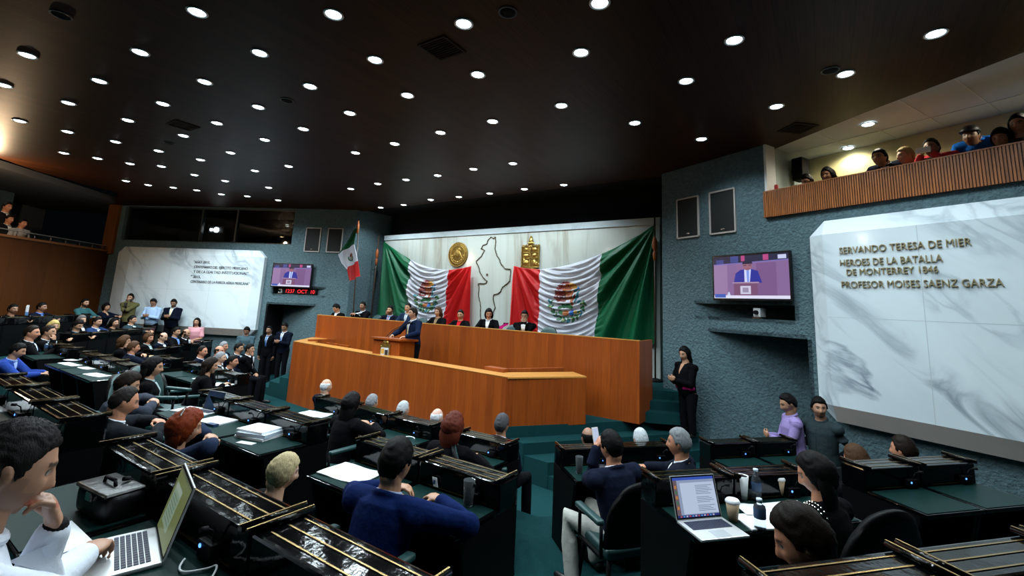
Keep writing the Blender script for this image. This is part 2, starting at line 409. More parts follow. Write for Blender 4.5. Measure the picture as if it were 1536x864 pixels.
# control-room window of the left wall: dark room behind, frame and panes
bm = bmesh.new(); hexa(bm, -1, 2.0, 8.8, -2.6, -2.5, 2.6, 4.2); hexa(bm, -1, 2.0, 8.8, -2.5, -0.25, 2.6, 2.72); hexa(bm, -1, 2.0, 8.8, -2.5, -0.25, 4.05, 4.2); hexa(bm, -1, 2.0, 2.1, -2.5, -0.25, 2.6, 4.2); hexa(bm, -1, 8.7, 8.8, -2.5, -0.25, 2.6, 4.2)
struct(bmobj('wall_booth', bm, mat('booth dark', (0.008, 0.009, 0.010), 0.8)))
bm = bmesh.new()
for a, b in ((2.15, 2.2), (4.25, 4.31), (5.55, 5.61), (8.40, 8.45)): hexa(bm, -1, a, b, -0.2, -0.1, 2.80, 3.98)
hexa(bm, -1, 2.15, 8.45, -0.2, -0.1, 2.80, 2.84); hexa(bm, -1, 2.15, 8.45, -0.2, -0.1, 3.94, 3.98)
w1 = struct(bmobj('window_1', bm, mat('window frame dark', (0.02, 0.03, 0.032), 0.4)))
bm = bmesh.new(); hexa(bm, -1, 2.2, 8.4, -0.155, -0.145, 2.84, 3.94)
bmobj('pane', bm, M_glass, w1)
# wooden post at the end of the left wall
bm = bmesh.new(); P0 = WP(-1, 8.62, 0.10, 0); P1 = WP(-1, 9.02, 0.10, 0)
prism(bm, [P0[:2], WP(-1, 8.62, -0.3, 0)[:2], WP(-1, 9.02, -0.3, 0)[:2], P1[:2]], 2.3, Z_CEIL)
struct(bmobj('trim_2', bm, mat('brown wood post', (0.16, 0.055, 0.012), 0.5, var=(3, 0.3, (6, 6, 0.6)))))

# ------------------------------------------------------------------ left side wall, its gallery and the rail
LA = np.array([-12.85, -4.85]); LB = np.array([-8.6, -9.40])
ld = (LB - LA) / np.linalg.norm(LB - LA); ln = np.array([-ld[1], ld[0]])      # ln points into the hall
if ln[0] < 0: ln = -ln
LROT = math.atan2(ld[1], ld[0])
def LP(s, off, z): q = LA + ld * s + ln * off; return (q[0], q[1], z)
def lbox(bm, s0, s1, o0, o1, z0, z1, mi=0):
    p = [LP(s0, o0, z0), LP(s1, o0, z0), LP(s1, o1, z0), LP(s0, o1, z0), LP(s0, o0, z1), LP(s1, o0, z1), LP(s1, o1, z1), LP(s0, o1, z1)]
    v = [bm.verts.new(x) for x in p]
    for q in ((0, 3, 2, 1), (4, 5, 6, 7), (0, 1, 5, 4), (1, 2, 6, 5), (2, 3, 7, 6), (3, 0, 4, 7)): bm.faces.new([v[i] for i in q]).material_index = mi
def lwall(name, s0, s1, o0, o1, z0, z1, material):
    b = bmesh.new(); box(b, s0, s1, o0, o1, z0, z1)
    o = bmobj(name, b, material); o.location = (LA[0], LA[1], 0); o.rotation_euler = (0, 0, LROT); return struct(o)
lsgn = 1 if np.dot(ln, np.array([-math.sin(LROT), math.cos(LROT)])) > 0 else -1
def lw(name, s0, s1, o0, o1, z0, z1, material):
    a, b = sorted((lsgn * o0, lsgn * o1)); return lwall(name, s0, s1, a, b, z0, z1, material)
lw('wall_side', -0.3, 7.0, -0.15, 0.0, Z_WELL, 2.36, M_darkwall)
lw('trim_3', -0.2, 7.0, -0.2, 0.04, 2.36, 2.42, mat('rail wood', (0.22, 0.08, 0.02), 0.4))
lw('floor_gallery_left', -0.3, 7.0, -5.0, -0.15, 1.9, 2.0, M_carpet)
lw('wall_gallery_left', -2.5, 7.0, -4.1, -4.0, 1.9, 4.3, mat('gallery stucco', (0.13, 0.16, 0.19), 0.9, bump=(30, 0.4, (1, 1, 1))))
lw('wall_gallery_pier', 0.9, 1.9, -2.6, -2.4, 1.9, 4.2, M_stucco)
lw('ceiling_gallery_left', -2.5, 7.0, -5.0, 0.2, 4.02, 4.2, mat('gallery ceiling grey', (0.10, 0.10, 0.10), 0.8))
lw('door_2', 2.6, 4.2, -4.0, -3.9, 1.9, 3.7, mat('door opening dark', (0.012, 0.014, 0.016), 0.7))

# ------------------------------------------------------------------ right gallery
bm = bmesh.new()
def gal(nm, s0, s1, o0, o1, z0, z1, material):
    b = bmesh.new(); hexa(b, 1, s0, s1, o0, o1, z0, z1); return struct(bmobj(nm, b, material))
gal('wall_gallery_back', 1.5, 9.0, -1.60, -1.50, 2.2, 4.3, mat('cream gallery wall', (0.62, 0.54, 0.28), 0.8))
gal('wall_gallery_end', 2.05, 2.15, -1.7, -0.25, 2.2, 4.2, mat('grey green end wall', (0.36, 0.42, 0.40), 0.8))
gal('floor_gallery_right', 2.0, 9.0, -1.75, -0.26, 2.2, 2.3, M_carpet)
gal('trim_4', 2.205, 2.245, -0.25, 0.012, 3.17, 4.0, M_white)
bm = bmesh.new(); hexa(bm, 1, 2.0, 9.0, -1.8, 0.6, 4.06, 4.12)
M_tile = mat('ceiling tile', (0.60, 0.62, 0.64), 0.85)
struct(bmobj('ceiling_gallery_right', bm, M_tile))
bm = bmesh.new()
for s in (2.9, 3.5, 4.1, 4.7, 5.3, 5.9): hexa(bm, 1, s, s + 0.012, -1.7, 0.3, 4.052, 4.06)
hexa(bm, 1, 2.2, 7, -0.92, -0.908, 4.052, 4.06)
struct(bmobj('trim_5', bm, mat('ceiling grid', (0.75, 0.75, 0.7), 0.6)))
# slatted wooden parapet: real slats
bm = bmesh.new(); hexa(bm, 1, 2.2, 7.6, -0.05, 0.05, 2.75, 3.17, 0)
for k in range(180):
    s = 2.2 + k * 0.03
    hexa(bm, 1, s, s + 0.019, 0.05, 0.064, 2.75, 3.168, 1)
hexa(bm, 1, 2.2, 7.6, -0.14, 0.07, 3.168, 3.185, 1)
tag(bmobj('gallery_parapet', bm, [mat('parapet backing', (0.05, 0.015, 0.005), 0.6), mat('parapet slats', (0.30, 0.095, 0.022), 0.4, var=(6, 0.35, (6, 6, 0.4)))]), 'vertical-slatted brown wooden parapet of the right-hand public gallery', 'parapet')

# ------------------------------------------------------------------ ceiling downlights (set out on the grid of the real ceiling)
ROWS = [
 ('row nearest the flag wall', [(-3.81, -0.96), (-2.78, -0.96), (-1.49, -1.14), (-0.5, -1.09), (0.53, -1.07), (1.61, -1.09), (2.68, -1.05)]),
 ('second row from the flag wall', [(-6.06, -2.96), (-2.61, -2.95), (-1.49, -3.0), (-0.52, -2.97), (0.45, -2.92), (1.52, -2.96), (2.51, -2.92)]),
 ('row over the front desk', [(-5.08, -4.89), (-3.30, -5.05), (-2.16, -4.9), (0.06, -4.83), (1.19, -4.84), (2.35, -4.87), (3.43, -4.85), (4.65, -4.86)]),
 ('row over the first desks', [(-3.56, -6.07), (-2.37, -6.01), (-0.89, -6.1), (0.31, -6.08), (1.63, -6.13), (2.91, -6.14), (4.15, -6.13), (5.49, -5.97)]),
 ('row behind the first desks', [(-3.71, -6.78), (-2.11, -6.94), (-0.82, -6.94), (0.53, -6.95), (1.91, -6.97), (3.28, -7.0), (4.68, -7.03)]),
 ('row over the second desks', [(-3.84, -7.44), (-2.14, -7.75), (-0.73, -7.74), (0.71, -7.76), (2.17, -7.78), (3.62, -7.8)]),
 ('row behind the second desks', [(-3.98, -8.1), (-2.12, -8.5), (-0.64, -8.51), (0.86, -8.52), (2.4, -8.53)]),
 ('row nearest the camera', [(-4.06, -8.7), (-2.15, -9.18), (-0.56, -9.22)]),
 ('right slanting row next to the gallery', [(6.08, -2.68), (7.22, -3.49), (7.97, -4.09), (8.68, -4.61)]),
 ('right slanting row inside the gallery row', [(5.35, -3.8), (6.34, -4.77), (6.98, -5.42)]),
 ('far left slanting row by the booth window', [(-6.44, -3.67), (-6.95, -4.15), (-7.11, -4.72), (-7.41, -5.18), (-7.77, -5.64), (-7.82, -6.11)]),
 ('left slanting row', [(-4.68, -3.99), (-5.19, -5.54), (-5.08, -6.26), (-5.55, -6.7), (-5.75, -7.22), (-5.96, -7.72)]),
]
# lamps of the grid that hang out of the frame behind and beside the camera
EXTRA = [(6.01, -6.65), (7.3, -6.4), (8.2, -5.6), (5.9, -8.0), (7.4, -7.6), (8.8, -6.6), (4.4, -8.6), (6.0, -9.4)]
ORD = ['first', 'second', 'third', 'fourth', 'fifth', 'sixth', 'seventh', 'eighth', 'ninth', 'tenth', 'eleventh', 'twelfth']
bm = bmesh.new(); lathe(bm, [(0.070, 0.0), (0.098, 0.0), (0.100, -0.006), (0.096, -0.012), (0.086, -0.014), (0.074, -0.008), (0.070, 0.0)], n=28)
M_ring = mat('lamp ring', (0.55, 0.58, 0.6), 0.3, 0.6)
ME_ring = bpy.data.meshes.new('trim_ring'); bm.to_mesh(ME_ring); bm.free(); ME_ring.materials.append(M_ring)
bm = bmesh.new(); lathe(bm, [(0.0, -0.022), (0.035, -0.020), (0.060, -0.013), (0.076, -0.004), (0.070, 0.0), (0.0, 0.0)], n=28)
ME_lens = bpy.data.meshes.new('lens'); bm.to_mesh(ME_lens); bm.free(); ME_lens.materials.append(M_lens)
def downlight(x, y, z, label, power, group, col=LAMP_COL, spot=2.5):
    t = thing('ceiling_downlight', label, 'ceiling light', (x, y, z), 0, group)
    link('trim_ring', ME_ring, None, t); link('lens', ME_lens, None, t)
    ld_ = bpy.data.lights.new('lamp', 'SPOT'); ld_.energy = power; ld_.color = col; ld_.spot_size = spot; ld_.spot_blend = 0.55
    ld_.shadow_soft_size = 0.07
    lo = bpy.data.objects.new('lamp', ld_); C.objects.link(lo); lo.parent = t; lo.location = (0, 0, -0.05)
    return t
for nm, pts in ROWS:
    for k, (x, y) in enumerate(sorted(pts)):
        downlight(x, y, Z_CEIL - 0.001, 'ceiling downlight, %s from left in the %s' % (ORD[k], nm), LAMP_W * (1.9 if 'left slant' in nm else 1.7 if 'nearest the flag' in nm else 1.0), 'recessed downlights of the dark wooden ceiling')
for k, (x, y) in enumerate(EXTRA):
    downlight(x, y, Z_CEIL - 0.001, 'ceiling downlight overhead near the camera, %s of the outermost ones' % ORD[k], LAMP_W, 'recessed downlights of the dark wooden ceiling')
downlight(8.31, -2.1, 4.05, 'warm round downlight in the right gallery ceiling above the rail', 60, 'downlights of the right gallery', (1.0, 0.93, 0.72), 2.9)
downlight(*WP(1, 2.88, -1.33, 4.05), 'warm round downlight in the right gallery ceiling near the cream wall', 36, 'downlights of the right gallery', (1.0, 0.93, 0.72), 2.9)
downlight(10.2, -2.7, 4.05, 'added warm round downlight in the right gallery ceiling beyond the right picture edge', 60, 'downlights of the right gallery', (1.0, 0.93, 0.72), 2.9)  # extra lamp added out of view, lights the gallery
p = LP(3.4, -1.2, 4.01); downlight(p[0], p[1], p[2], 'small downlight in the left gallery ceiling over the rail', 10, 'downlights of the left gallery', (1.0, 0.85, 0.7))
p = LP(4.6, -2.2, 4.01); downlight(p[0], p[1], p[2], 'small downlight in the left gallery ceiling by the dark doorway', 12, 'downlights of the left gallery', (1.0, 0.85, 0.7))
# bright warm flood lamp at the ceiling edge of the left gallery
t = thing('flood_lamp', 'bright warm flood lamp under the ceiling edge of the left gallery', 'lamp', (-8.35, -8.55, 3.80))
bm = bmesh.new(); lathe(bm, [(0, 0.10), (0.05, 0.10), (0.09, 0.03), (0.10, 0.0), (0.085, 0.0), (0.06, 0.04), (0, 0.05)]); bmobj('housing', bm, M_black, t)
bm = bmesh.new(); lathe(bm, [(0, -0.02), (0.05, -0.01), (0.084, 0.004), (0.06, 0.03), (0, 0.03)]); bmobj('lens', bm, mat('warm lens', (1, 0.8, 0.5), 0.4, emit=(1.0, 0.72, 0.40), emit_s=22), t)
bm = bmesh.new(); cyl(bm, (0, 0, 0.09), (0, 0, 0.20), 0.012); bmobj('stem', bm, M_black, t)
ld_ = bpy.data.lights.new('lamp', 'POINT'); ld_.energy = 170; ld_.color = (1.0, 0.70, 0.42); ld_.shadow_soft_size = 0.08
lo = bpy.data.objects.new('lamp', ld_); C.objects.link(lo); lo.parent = t; lo.location = (0.20, 0.06, -0.30)

# second flood lamp behind the camera: the photograph shows its glint in the marble
t = thing('flood_lamp', 'bright flood lamp under the ceiling behind the camera, seen as glints in marble', 'lamp', (-0.95, -10.75, 3.95))
bm = bmesh.new(); lathe(bm, [(0, 0.10), (0.08, 0.10), (0.14, 0.03), (0.15, 0.0), (0.13, 0.0), (0.09, 0.04), (0, 0.05)]); bmobj('housing', bm, M_black, t)
bm = bmesh.new(); lathe(bm, [(0, -0.03), (0.08, -0.015), (0.128, 0.004), (0.09, 0.03), (0, 0.03)]); bmobj('lens', bm, mat('flood lens', (0.9, 0.9, 0.8), 0.4, emit=(1.0, 0.97, 0.88), emit_s=260), t)

# round ceiling speakers and square air vents of the ceiling
def ceil_px(x, y): return (x, y)
for k, (x, y, lb) in enumerate([(5.18, -6.96, 'dark round ceiling loudspeaker at the top of the picture'), (7.82, -4.26, 'dark round ceiling loudspeaker beside the gallery row of lamps'), (-2.88, -6.89, 'dark round ceiling loudspeaker left of the middle rows'), (1.17, -6.87, 'dark round ceiling loudspeaker near the middle rows'), (1.02, -9.25, 'dark round ceiling loudspeaker at the far upper left')]):
    t = thing('ceiling_speaker', lb, 'loudspeaker', (x, y, Z_CEIL - 0.001), 0, 'round ceiling loudspeakers')
    bm = bmesh.new(); lathe(bm, [(0.075, 0), (0.095, 0), (0.095, -0.008), (0.08, -0.012), (0.075, 0)], n=24); bmobj('trim_ring', bm, mat('dull grey ring', (0.06, 0.065, 0.065), 0.5), t)
    bm = bmesh.new(); lathe(bm, [(0, -0.004), (0.076, -0.006), (0.074, 0), (0, 0)], n=24); bmobj('grille', bm, M_black, t)
for x, y, lb in [(4.16, -6.79, 'dark square air vent with slats in the ceiling above the second row'), (7.43, -2.51, 'brown square air vent in the ceiling corner by the right gallery'), (-1.52, -7.17, 'dark rectangular air vent in the left part of the ceiling')]:
    t = thing('ceiling_vent', lb, 'vent', (x, y, Z_CEIL - 0.001), 0.75 if x > 5 else 0.0, 'ceiling air vents')
    t.scale = (0.62, 0.62, 1)
    bm = bmesh.new()
    for s in (-1, 1): box(bm, s * 0.3 - 0.02, s * 0.3 + 0.02, -0.3, 0.3, -0.012, 0); box(bm, -0.28, 0.28, s * 0.28 - 0.02, s * 0.28 + 0.02, -0.012, 0)
    bmobj('frame', bm, mat('vent brown', (0.02, 0.010, 0.005), 0.7, spec=0.2), t)
    bm = bmesh.new()
    for i in range(9): box(bm, -0.28, 0.28, -0.235 + i * 0.058, -0.215 + i * 0.058, -0.010, 0)
    bmobj('slats', bm, mat('vent slat', (0.012, 0.006, 0.004), 0.7, spec=0.2), t)

# ------------------------------------------------------------------ marble inscription panels
def WM(side, s, off, z):
    """matrix for things hung on the oblique walls: x to the viewer's right, y up, z out of the wall"""
    out = Vector((side * WN[0], WN[1], 0)); x = Vector((0, 0, 1)).cross(out)
    p = WP(side, s, off, z)
    return Matrix(((x.x, 0, out.x, p[0]), (x.y, 0, out.y, p[1]), (x.z, 1, out.z, p[2]), (0, 0, 0, 1)))
def marble_panel(side, s0, s1, f0, f1, label, joints):
    t = thing('inscription_panel', label, 'marble panel', WP(side, (s0 + s1) / 2, 0, 0.0))
    inv = Matrix.Translation(Vector(t.location)).inverted()
    zt, zb, ft, fb, off, o2 = 2.56, -0.17, 2.345, 0.05, 0.13, 0.27
    def P(s, o, z): return inv @ Vector(WP(side, s, o, z))
    c = 0.21
    bm = bmesh.new()
    back = [P(s0, off, zb + c), P(s0, off, zt - c), P(s0 + c, off, zt), P(s1 - c, off, zt), P(s1, off, zt - c), P(s1, off, zb + c), P(s1 - c, off, zb), P(s0 + c, off, zb)]
    wall = [P(s0 + 0.0, 0, zb + c), P(s0, 0, zt - c), P(s0 + c, 0, zt), P(s1 - c, 0, zt), P(s1, 0, zt - c), P(s1, 0, zb + c), P(s1 - c, 0, zb), P(s0 + c, 0, zb)]
    fr = [P(f0, o2, fb), P(f0, o2, ft), P(f1, o2, ft), P(f1, o2, fb)]
    vb = [bm.verts.new(x) for x in back]; vw = [bm.verts.new(x) for x in wall]; vf = [bm.verts.new(x) for x in fr]
    bm.faces.new(vf)
    for q in ((vb[0], vb[1], vf[1], vf[0]), (vb[2], vb[3], vf[2], vf[1]), (vb[4], vb[5], vf[3], vf[2])): bm.faces.new(q)
    lo = bm.faces.new((vb[6], vb[7], vf[0], vf[3])); lo.material_index = 1
    for q in ((vb[1], vb[2], vf[1]), (vb[3], vb[4], vf[2]), (vb[5], vb[6], vf[3]), (vb[7], vb[0], vf[0])): bm.faces.new(q)
    for i in range(8): bm.faces.new((vw[i], vw[(i + 1) % 8], vb[(i + 1) % 8], vb[i])).material_index = 1 if i >= 5 else 0
    bmobj('slab', bm, [M_marble, M_marble_shade], t)
    bm = bmesh.new()
    for s in joints:
        p = [P(s, o2 + 0.0008, fb), P(s + 0.006, o2 + 0.0008, fb), P(s + 0.006, o2 + 0.0008, ft), P(s, o2 + 0.0008, ft), P(s, o2 - 0.01, fb), P(s + 0.006, o2 - 0.01, fb), P(s + 0.006, o2 - 0.01, ft), P(s, o2 - 0.01, ft)]
        v = [bm.verts.new(x) for x in p]
        for q in ((0, 1, 2, 3), (7, 6, 5, 4), (0, 3, 7, 4), (1, 5, 6, 2)): bm.faces.new([v[i] for i in q])
    for z in (1.2,):
        p = [P(f0, o2 + 0.0008, z), P(f1, o2 + 0.0008, z), P(f1, o2 + 0.0008, z + 0.005), P(f0, o2 + 0.0008, z + 0.005), P(f0, o2 - .01, z), P(f1, o2 - .01, z), P(f1, o2 - .01, z + 0.005), P(f0, o2 - .01, z + 0.005)]
        v = [bm.verts.new(x) for x in p]
        for q in ((0, 1, 2, 3), (7, 6, 5, 4), (0, 3, 7, 4), (1, 5, 6, 2)): bm.faces.new([v[i] for i in q])
    bmobj('joints', bm, mat('joint line', (0.42, 0.47, 0.5), 0.5), t)
    return t, inv
tR, iR = marble_panel(1, 2.92, 7.2, 3.16, 6.96, 'big white marble panel on the right wall with gold lettering', (4.22, 5.5))
tL, iL = marble_panel(-1, 2.92, 8.28, 3.16, 7.68, 'big white marble panel on the far left wall with dark lettering', (4.6, 6.1, 6.9))
for body, sa, sb, z, h, mt in [('SERVANDO TERESA DE MIER', 3.37, 4.70, 2.055, 0.088, M_goldtext), ('HEROES DE LA BATALLA', 3.37, 4.44, 1.888, 0.088, M_goldtext), ('DE MONTERREY 1846', 3.44, 4.39, 1.764, 0.082, M_goldtext), ('PROFESOR MOISES SAENZ GARZA', 3.37, 4.915, 1.597, 0.088, M_goldtext)]:
    o = text_mesh('inscription', body, sb - sa, h, 0.014, mt, tR, iR @ WM(1, sa, 0.275, z), 0.0 if '1846' in body else -0.005)
    if body.startswith('PROF'): o['label'] = 'darker bronze lettering of the bottom line'
for body, sa, sb, z, h in [('"AÑO 2013,', 5.29, 4.71, 2.068, 0.085), ('CENTENARIO DEL EJÉRCITO MEXICANO', 5.25, 3.35, 1.912, 0.085), ('Y DE LA LEALTAD INSTITUCIONAL"', 5.25, 3.31, 1.757, 0.085), ('" 2015,', 5.31, 4.96, 1.59, 0.085), ('CENTENARIO DE LA FUERZA AÉREA MEXICANA"', 5.29, 3.22, 1.435, 0.085)]:
    text_mesh('inscription', body, sa - sb, h, 0.008, M_blacktext, tL, iL @ WM(-1, sa, 0.275, z), -0.006 if '2015' not in body else 0.0)

# ------------------------------------------------------------------ wall loudspeakers, television sets, projector shelf things
def wall_box(name, label, cat, side, s, z, w, h, dep, off, group=None):
    t = thing(name, label, cat, (0, 0, 0), 0, group); t.matrix_world = WM(side, s, off, z); return t
for side, nm in ((1, 'right'), (-1, 'left')):
    for k, (a, b) in enumerate(((0.405, 0.898), (1.154, 1.657))):
        t = wall_box('wall_speaker', 'black loudspeaker framed in the %s stucco wall, %s the flag wall' % (nm, 'nearer' if k == 0 else 'farther from'), 'loudspeaker', side, (a + b) / 2, 2.983, 0, 0, 0, 0, 'framed wall loudspeakers')
        w, h = (b - a) / 2, 0.384
        bm = bmesh.new()
        for s in (-1, 1): box(bm, s * w - 0.014, s * w + 0.014, -h, h, 0, 0.03); box(bm, -w, w, s * h - 0.014, s * h + 0.014, 0, 0.03)
        bmobj('frame', bm, mat('speaker frame', (0.42, 0.38, 0.36), 0.4), t)
        bm = bmesh.new(); box(bm, -w + 0.012, w - 0.012, -h + 0.012, h - 0.012, 0.0, 0.016)
        bmobj('grille', bm, mat('speaker cloth', (0.006, 0.008, 0.008), 0.7, bump=(300, 0.3, (1, 1, 1))), t)
        bm = bmesh.new(); box(bm, -0.04, 0.04, -h + 0.06, -h + 0.08, 0.016, 0.02); bmobj('badge', bm, M_chrome, t)

def emat(name, c, s=1.0): return mat('screen ' + name, (0.01, 0.01, 0.01), 0.3, emit=c, emit_s=s)
def television(side, label):
    t = wall_box('television', label, 'television', side, 1.93, 1.80, 0, 0, 0, 0.06, 'wall television sets')
    w, h = 0.685, 0.385
    bm = bmesh.new(); box(bm, -w, w, -h, h, 0, 0.05, bevel=0.006)
    bmobj('casing', bm, mat('screen casing', (0.008, 0.008, 0.01), 0.25), t)
    bm = bmesh.new(); box(bm, -0.12, 0.12, -0.1, 0.1, -0.06, 0.0); bmobj('wall_bracket', bm, M_black, t)
    # the picture on the screen: flat patches of light of the live broadcast
    W, H = 0.655, 0.352
    bm = bmesh.new(); mats = []
    layer = [0]
    def poly(pts, name, c, s):
        mt = emat(name, c, s)
        if mt not in mats: mats.append(mt)
        layer[0] += 1
        v = [bm.verts.new((x * W, y * H, 0.0505 + layer[0] * 0.00008)) for x, y in pts]
        bm.faces.new(v).material_index = mats.index(mt)
    def rect(a, b, c, d, name, col, s=1.0): poly([(a, c), (b, c), (b, d), (a, d)], name, col, s)
    g = 1.0
    rect(-1, 1, -1, 1, 'wall', srgb(132, 100, 150), g)
    rect(-1, -0.6, -0.86, 0.62, 'wall a', srgb(150, 120, 165), g); rect(0.2, 0.7, -0.86, 0.62, 'wall b', srgb(120, 85, 135), g); rect(-0.35, 0.0, -0.86, 0.62, 'wall c', srgb(140, 104, 152), g)
    poly([(-1, 0.62), (1, 0.70), (1, 1), (-1, 1)], 'dark people', srgb(34, 34, 66), g)
    rect(-0.92, -0.70, 0.66, 0.86, 'navy', srgb(60, 70, 140), g); rect(-0.5, -0.28, 0.70, 1.0, 'navy', srgb(60, 70, 140), g); rect(-0.2, -0.10, 0.74, 1.0, 'rose', srgb(180, 70, 130), g); rect(0.38, 0.52, 0.74, 1.0, 'rose', srgb(180, 70, 130), g); rect(0.75, 0.95, 0.76, 0.94, 'pale', srgb(200, 205, 240), g)
    poly([(-1, 0.60), (1, 0.68), (1, 0.73), (-1, 0.65)], 'ledge', srgb(120, 110, 185), g)
    poly([(-0.42, -0.28), (-0.36, 0.18), (-0.22, 0.34), (0.06, 0.36), (0.24, 0.26), (0.34, -0.28)], 'suit', srgb(38, 44, 150), g)
    poly([(-0.12, -0.28), (-0.12, 0.34), (0.06, 0.34), (0.02, -0.28)], 'shirt', srgb(205, 212, 250), g)
    poly([(-0.05, -0.25), (-0.06, 0.30), (0.01, 0.30), (0.0, -0.25)], 'tie', srgb(120, 150, 230), g)
    ang = [2 * PI * i / 18 for i in range(18)]
    poly([(-0.03 + 0.125 * math.cos(a), 0.52 + 0.22 * math.sin(a)) for a in ang], 'face', srgb(150, 100, 120), g)
    poly([(-0.03 + 0.14 * math.cos(a), 0.60 + 0.19 * math.sin(a)) for a in ang if math.sin(a) > -0.15], 'hair', srgb(30, 26, 60), g)
    rect(-0.14, -0.06, 0.52, 0.55, 'hair', srgb(30, 26, 60), g); rect(0.0, 0.08, 0.52, 0.55, 'hair', srgb(30, 26, 60), g); rect(-0.07, 0.02, 0.36, 0.39, 'mouth', srgb(120, 70, 95), g)
    rect(-0.46, 0.26, -0.30, -0.24, 'lectern top', srgb(168, 140, 170), g)
    rect(-0.42, 0.22, -0.86, -0.30, 'lectern', srgb(118, 76, 112), g)
    rect(-0.24, 0.04, -0.80, -0.42, 'crest', srgb(205, 200, 225), g); rect(-0.18, -0.02, -0.72, -0.50, 'crest in', srgb(150, 140, 170), g)
    rect(-1, 1, -1, -0.86, 'desk edge', srgb(222, 222, 245), g); rect(-0.98, -0.66, -0.97, -0.80, 'blue thing', srgb(60, 90, 180), g); poly([(-0.62, -0.86), (-0.52, -0.86), (-0.55, -0.70), (-0.58, -0.70)], 'pale', srgb(200, 205, 240), g)
    bmobj('screen_picture', bm, mats, t)
    return t
television(1, 'black flat television showing the speaker, on the right stucco wall')
television(-1, 'black flat television showing the speaker, on the far left stucco wall')
# LED clock in the slot below the left television
t = wall_box('led_clock', 'black LED clock with red figures under the left television', 'clock', -1, 1.63, 1.305, 0, 0, 0, -0.02)
bm = bmesh.new(); box(bm, -0.55, 0.55, -0.085, 0.085, -0.04, 0.02); bmobj('casing', bm, M_black, t)
text_mesh('figures', '1237  OCT  10', 0.98, 0.115, 0.004, mat('red led', (0.2, 0, 0), 0.4, emit=(1.0, 0.02, 0.03), emit_s=1.6), t, Matrix.Translation((-0.49, -0.057, 0.021)))
# bracket cameras in the slots
for side, lb, s, z in ((1, 'small white camera standing in the wall slot under the right television', 1.95, 1.13), (-1, 'small white camera standing in the wall slot beside the red clock', 2.35, 1.20)):
    t = wall_box('slot_camera', lb, 'camera', side, s, z, 0, 0, 0, -0.09)
    bm = bmesh.new(); box(bm, -0.06, 0.06, 0.03, 0.17, -0.1, 0.06, bevel=0.01); bmobj('body', bm, M_white, t)
    bm = bmesh.new(); cyl(bm, (0, 0.1, 0.05), (0, 0.1, 0.10), 0.035); bmobj('camera_lens', bm, M_black, t)
    bm = bmesh.new(); box(bm, -0.08, 0.08, 0.0, 0.03, -0.1, 0.07); bmobj('base', bm, M_chrome, t)

# projector in the dark booth behind the left window
t = thing('projector', 'projector with two bright lenses behind the dark booth window', 'projector', (0, 0, 0)); t.matrix_world = WM(-1, 5.35, -0.5, 3.3)
bm = bmesh.new(); box(bm, -0.3, 0.3, -0.12, 0.12, -0.3, 0.0, bevel=0.02); bmobj('casing', bm, mat('projector grey', (0.05, 0.06, 0.06), 0.5), t)
bm = bmesh.new()
for x, r in ((-0.16, 0.05), (0.03, 0.09)): cyl(bm, (x, 0, 0), (x, 0, 0.04), r, r, 16)
bmobj('projector_lens', bm, mat('projector light', (0.9, 0.9, 0.9), 0.3, emit=(0.85, 0.92, 1.0), emit_s=5.0), t)
bm = bmesh.new(); box(bm, -0.35, 0.35, -0.50, -0.12, -0.3, -0.02); bmobj('stand', bm, M_black, t)

# ------------------------------------------------------------------ gilded map outline, medallion and shield on the flag wall
OUT_L = [(-0.17, 3.04), (-0.24, 2.97), (-0.28, 2.85), (-0.45, 2.8), (-0.48, 2.72), (-0.36, 2.67), (-0.46, 2.5), (-0.65, 2.36), (-0.54, 2.2), (-0.48, 2.06), (-0.37, 1.91), (-0.21, 1.79), (-0.23, 1.74), (-0.51, 1.72), (-0.47, 1.63), (-0.48, 1.36), (-0.41, 1.21), (-0.36, 0.81), (-0.30, 0.6)]
OUT_R = [(-0.17, 3.04), (-0.06, 2.99), (0.0, 3.04), (0.03, 2.92), (0.02, 2.7), (0.05, 2.6), (0.08, 2.52), (0.13, 2.47), (0.18, 2.41), (0.20, 2.33), (0.26, 2.25), (0.33, 2.18), (0.42, 2.14), (0.56, 2.12), (0.57, 1.82), (0.44, 1.71), (0.36, 1.66), (0.30, 1.60), (0.27, 1.52), (0.20, 1.46), (0.05, 1.44), (0.03, 1.34), (0.07, 1.23), (0.12, 1.08), (0.06, 0.96), (0.0, 0.7)]
t = thing('state_outline_map', 'raised bronze outline of a state map between the two draped flags', 'wall emblem', (0, 0, 1.9))
bm = bmesh.new()
for L in (OUT_L, OUT_R):
    P = []
    for (a, b) in zip(L[:-1], L[1:]):
        for k in range(3): P.append((a[0] + (b[0] - a[0]) * k / 3 + random.uniform(-.012, .012), a[1] + (b[1] - a[1]) * k / 3 + random.uniform(-.012, .012)))
    tube(bm, [Vector((x, -0.012, z - 1.9)) for x, z in P], 0.013, 6)
bmobj('outline', bm, mat('dark bronze', (0.10, 0.08, 0.05), 0.35, 0.8), t)
bm = bmesh.new()
cyl(bm, (-0.22, -0.02, 0.08), (-0.22, 0.0, 0.08), 0.03, 0.03, 12); bmobj('capital_mark', bm, mat('dark bronze', (0.10, 0.08, 0.05), 0.35, 0.8), t)

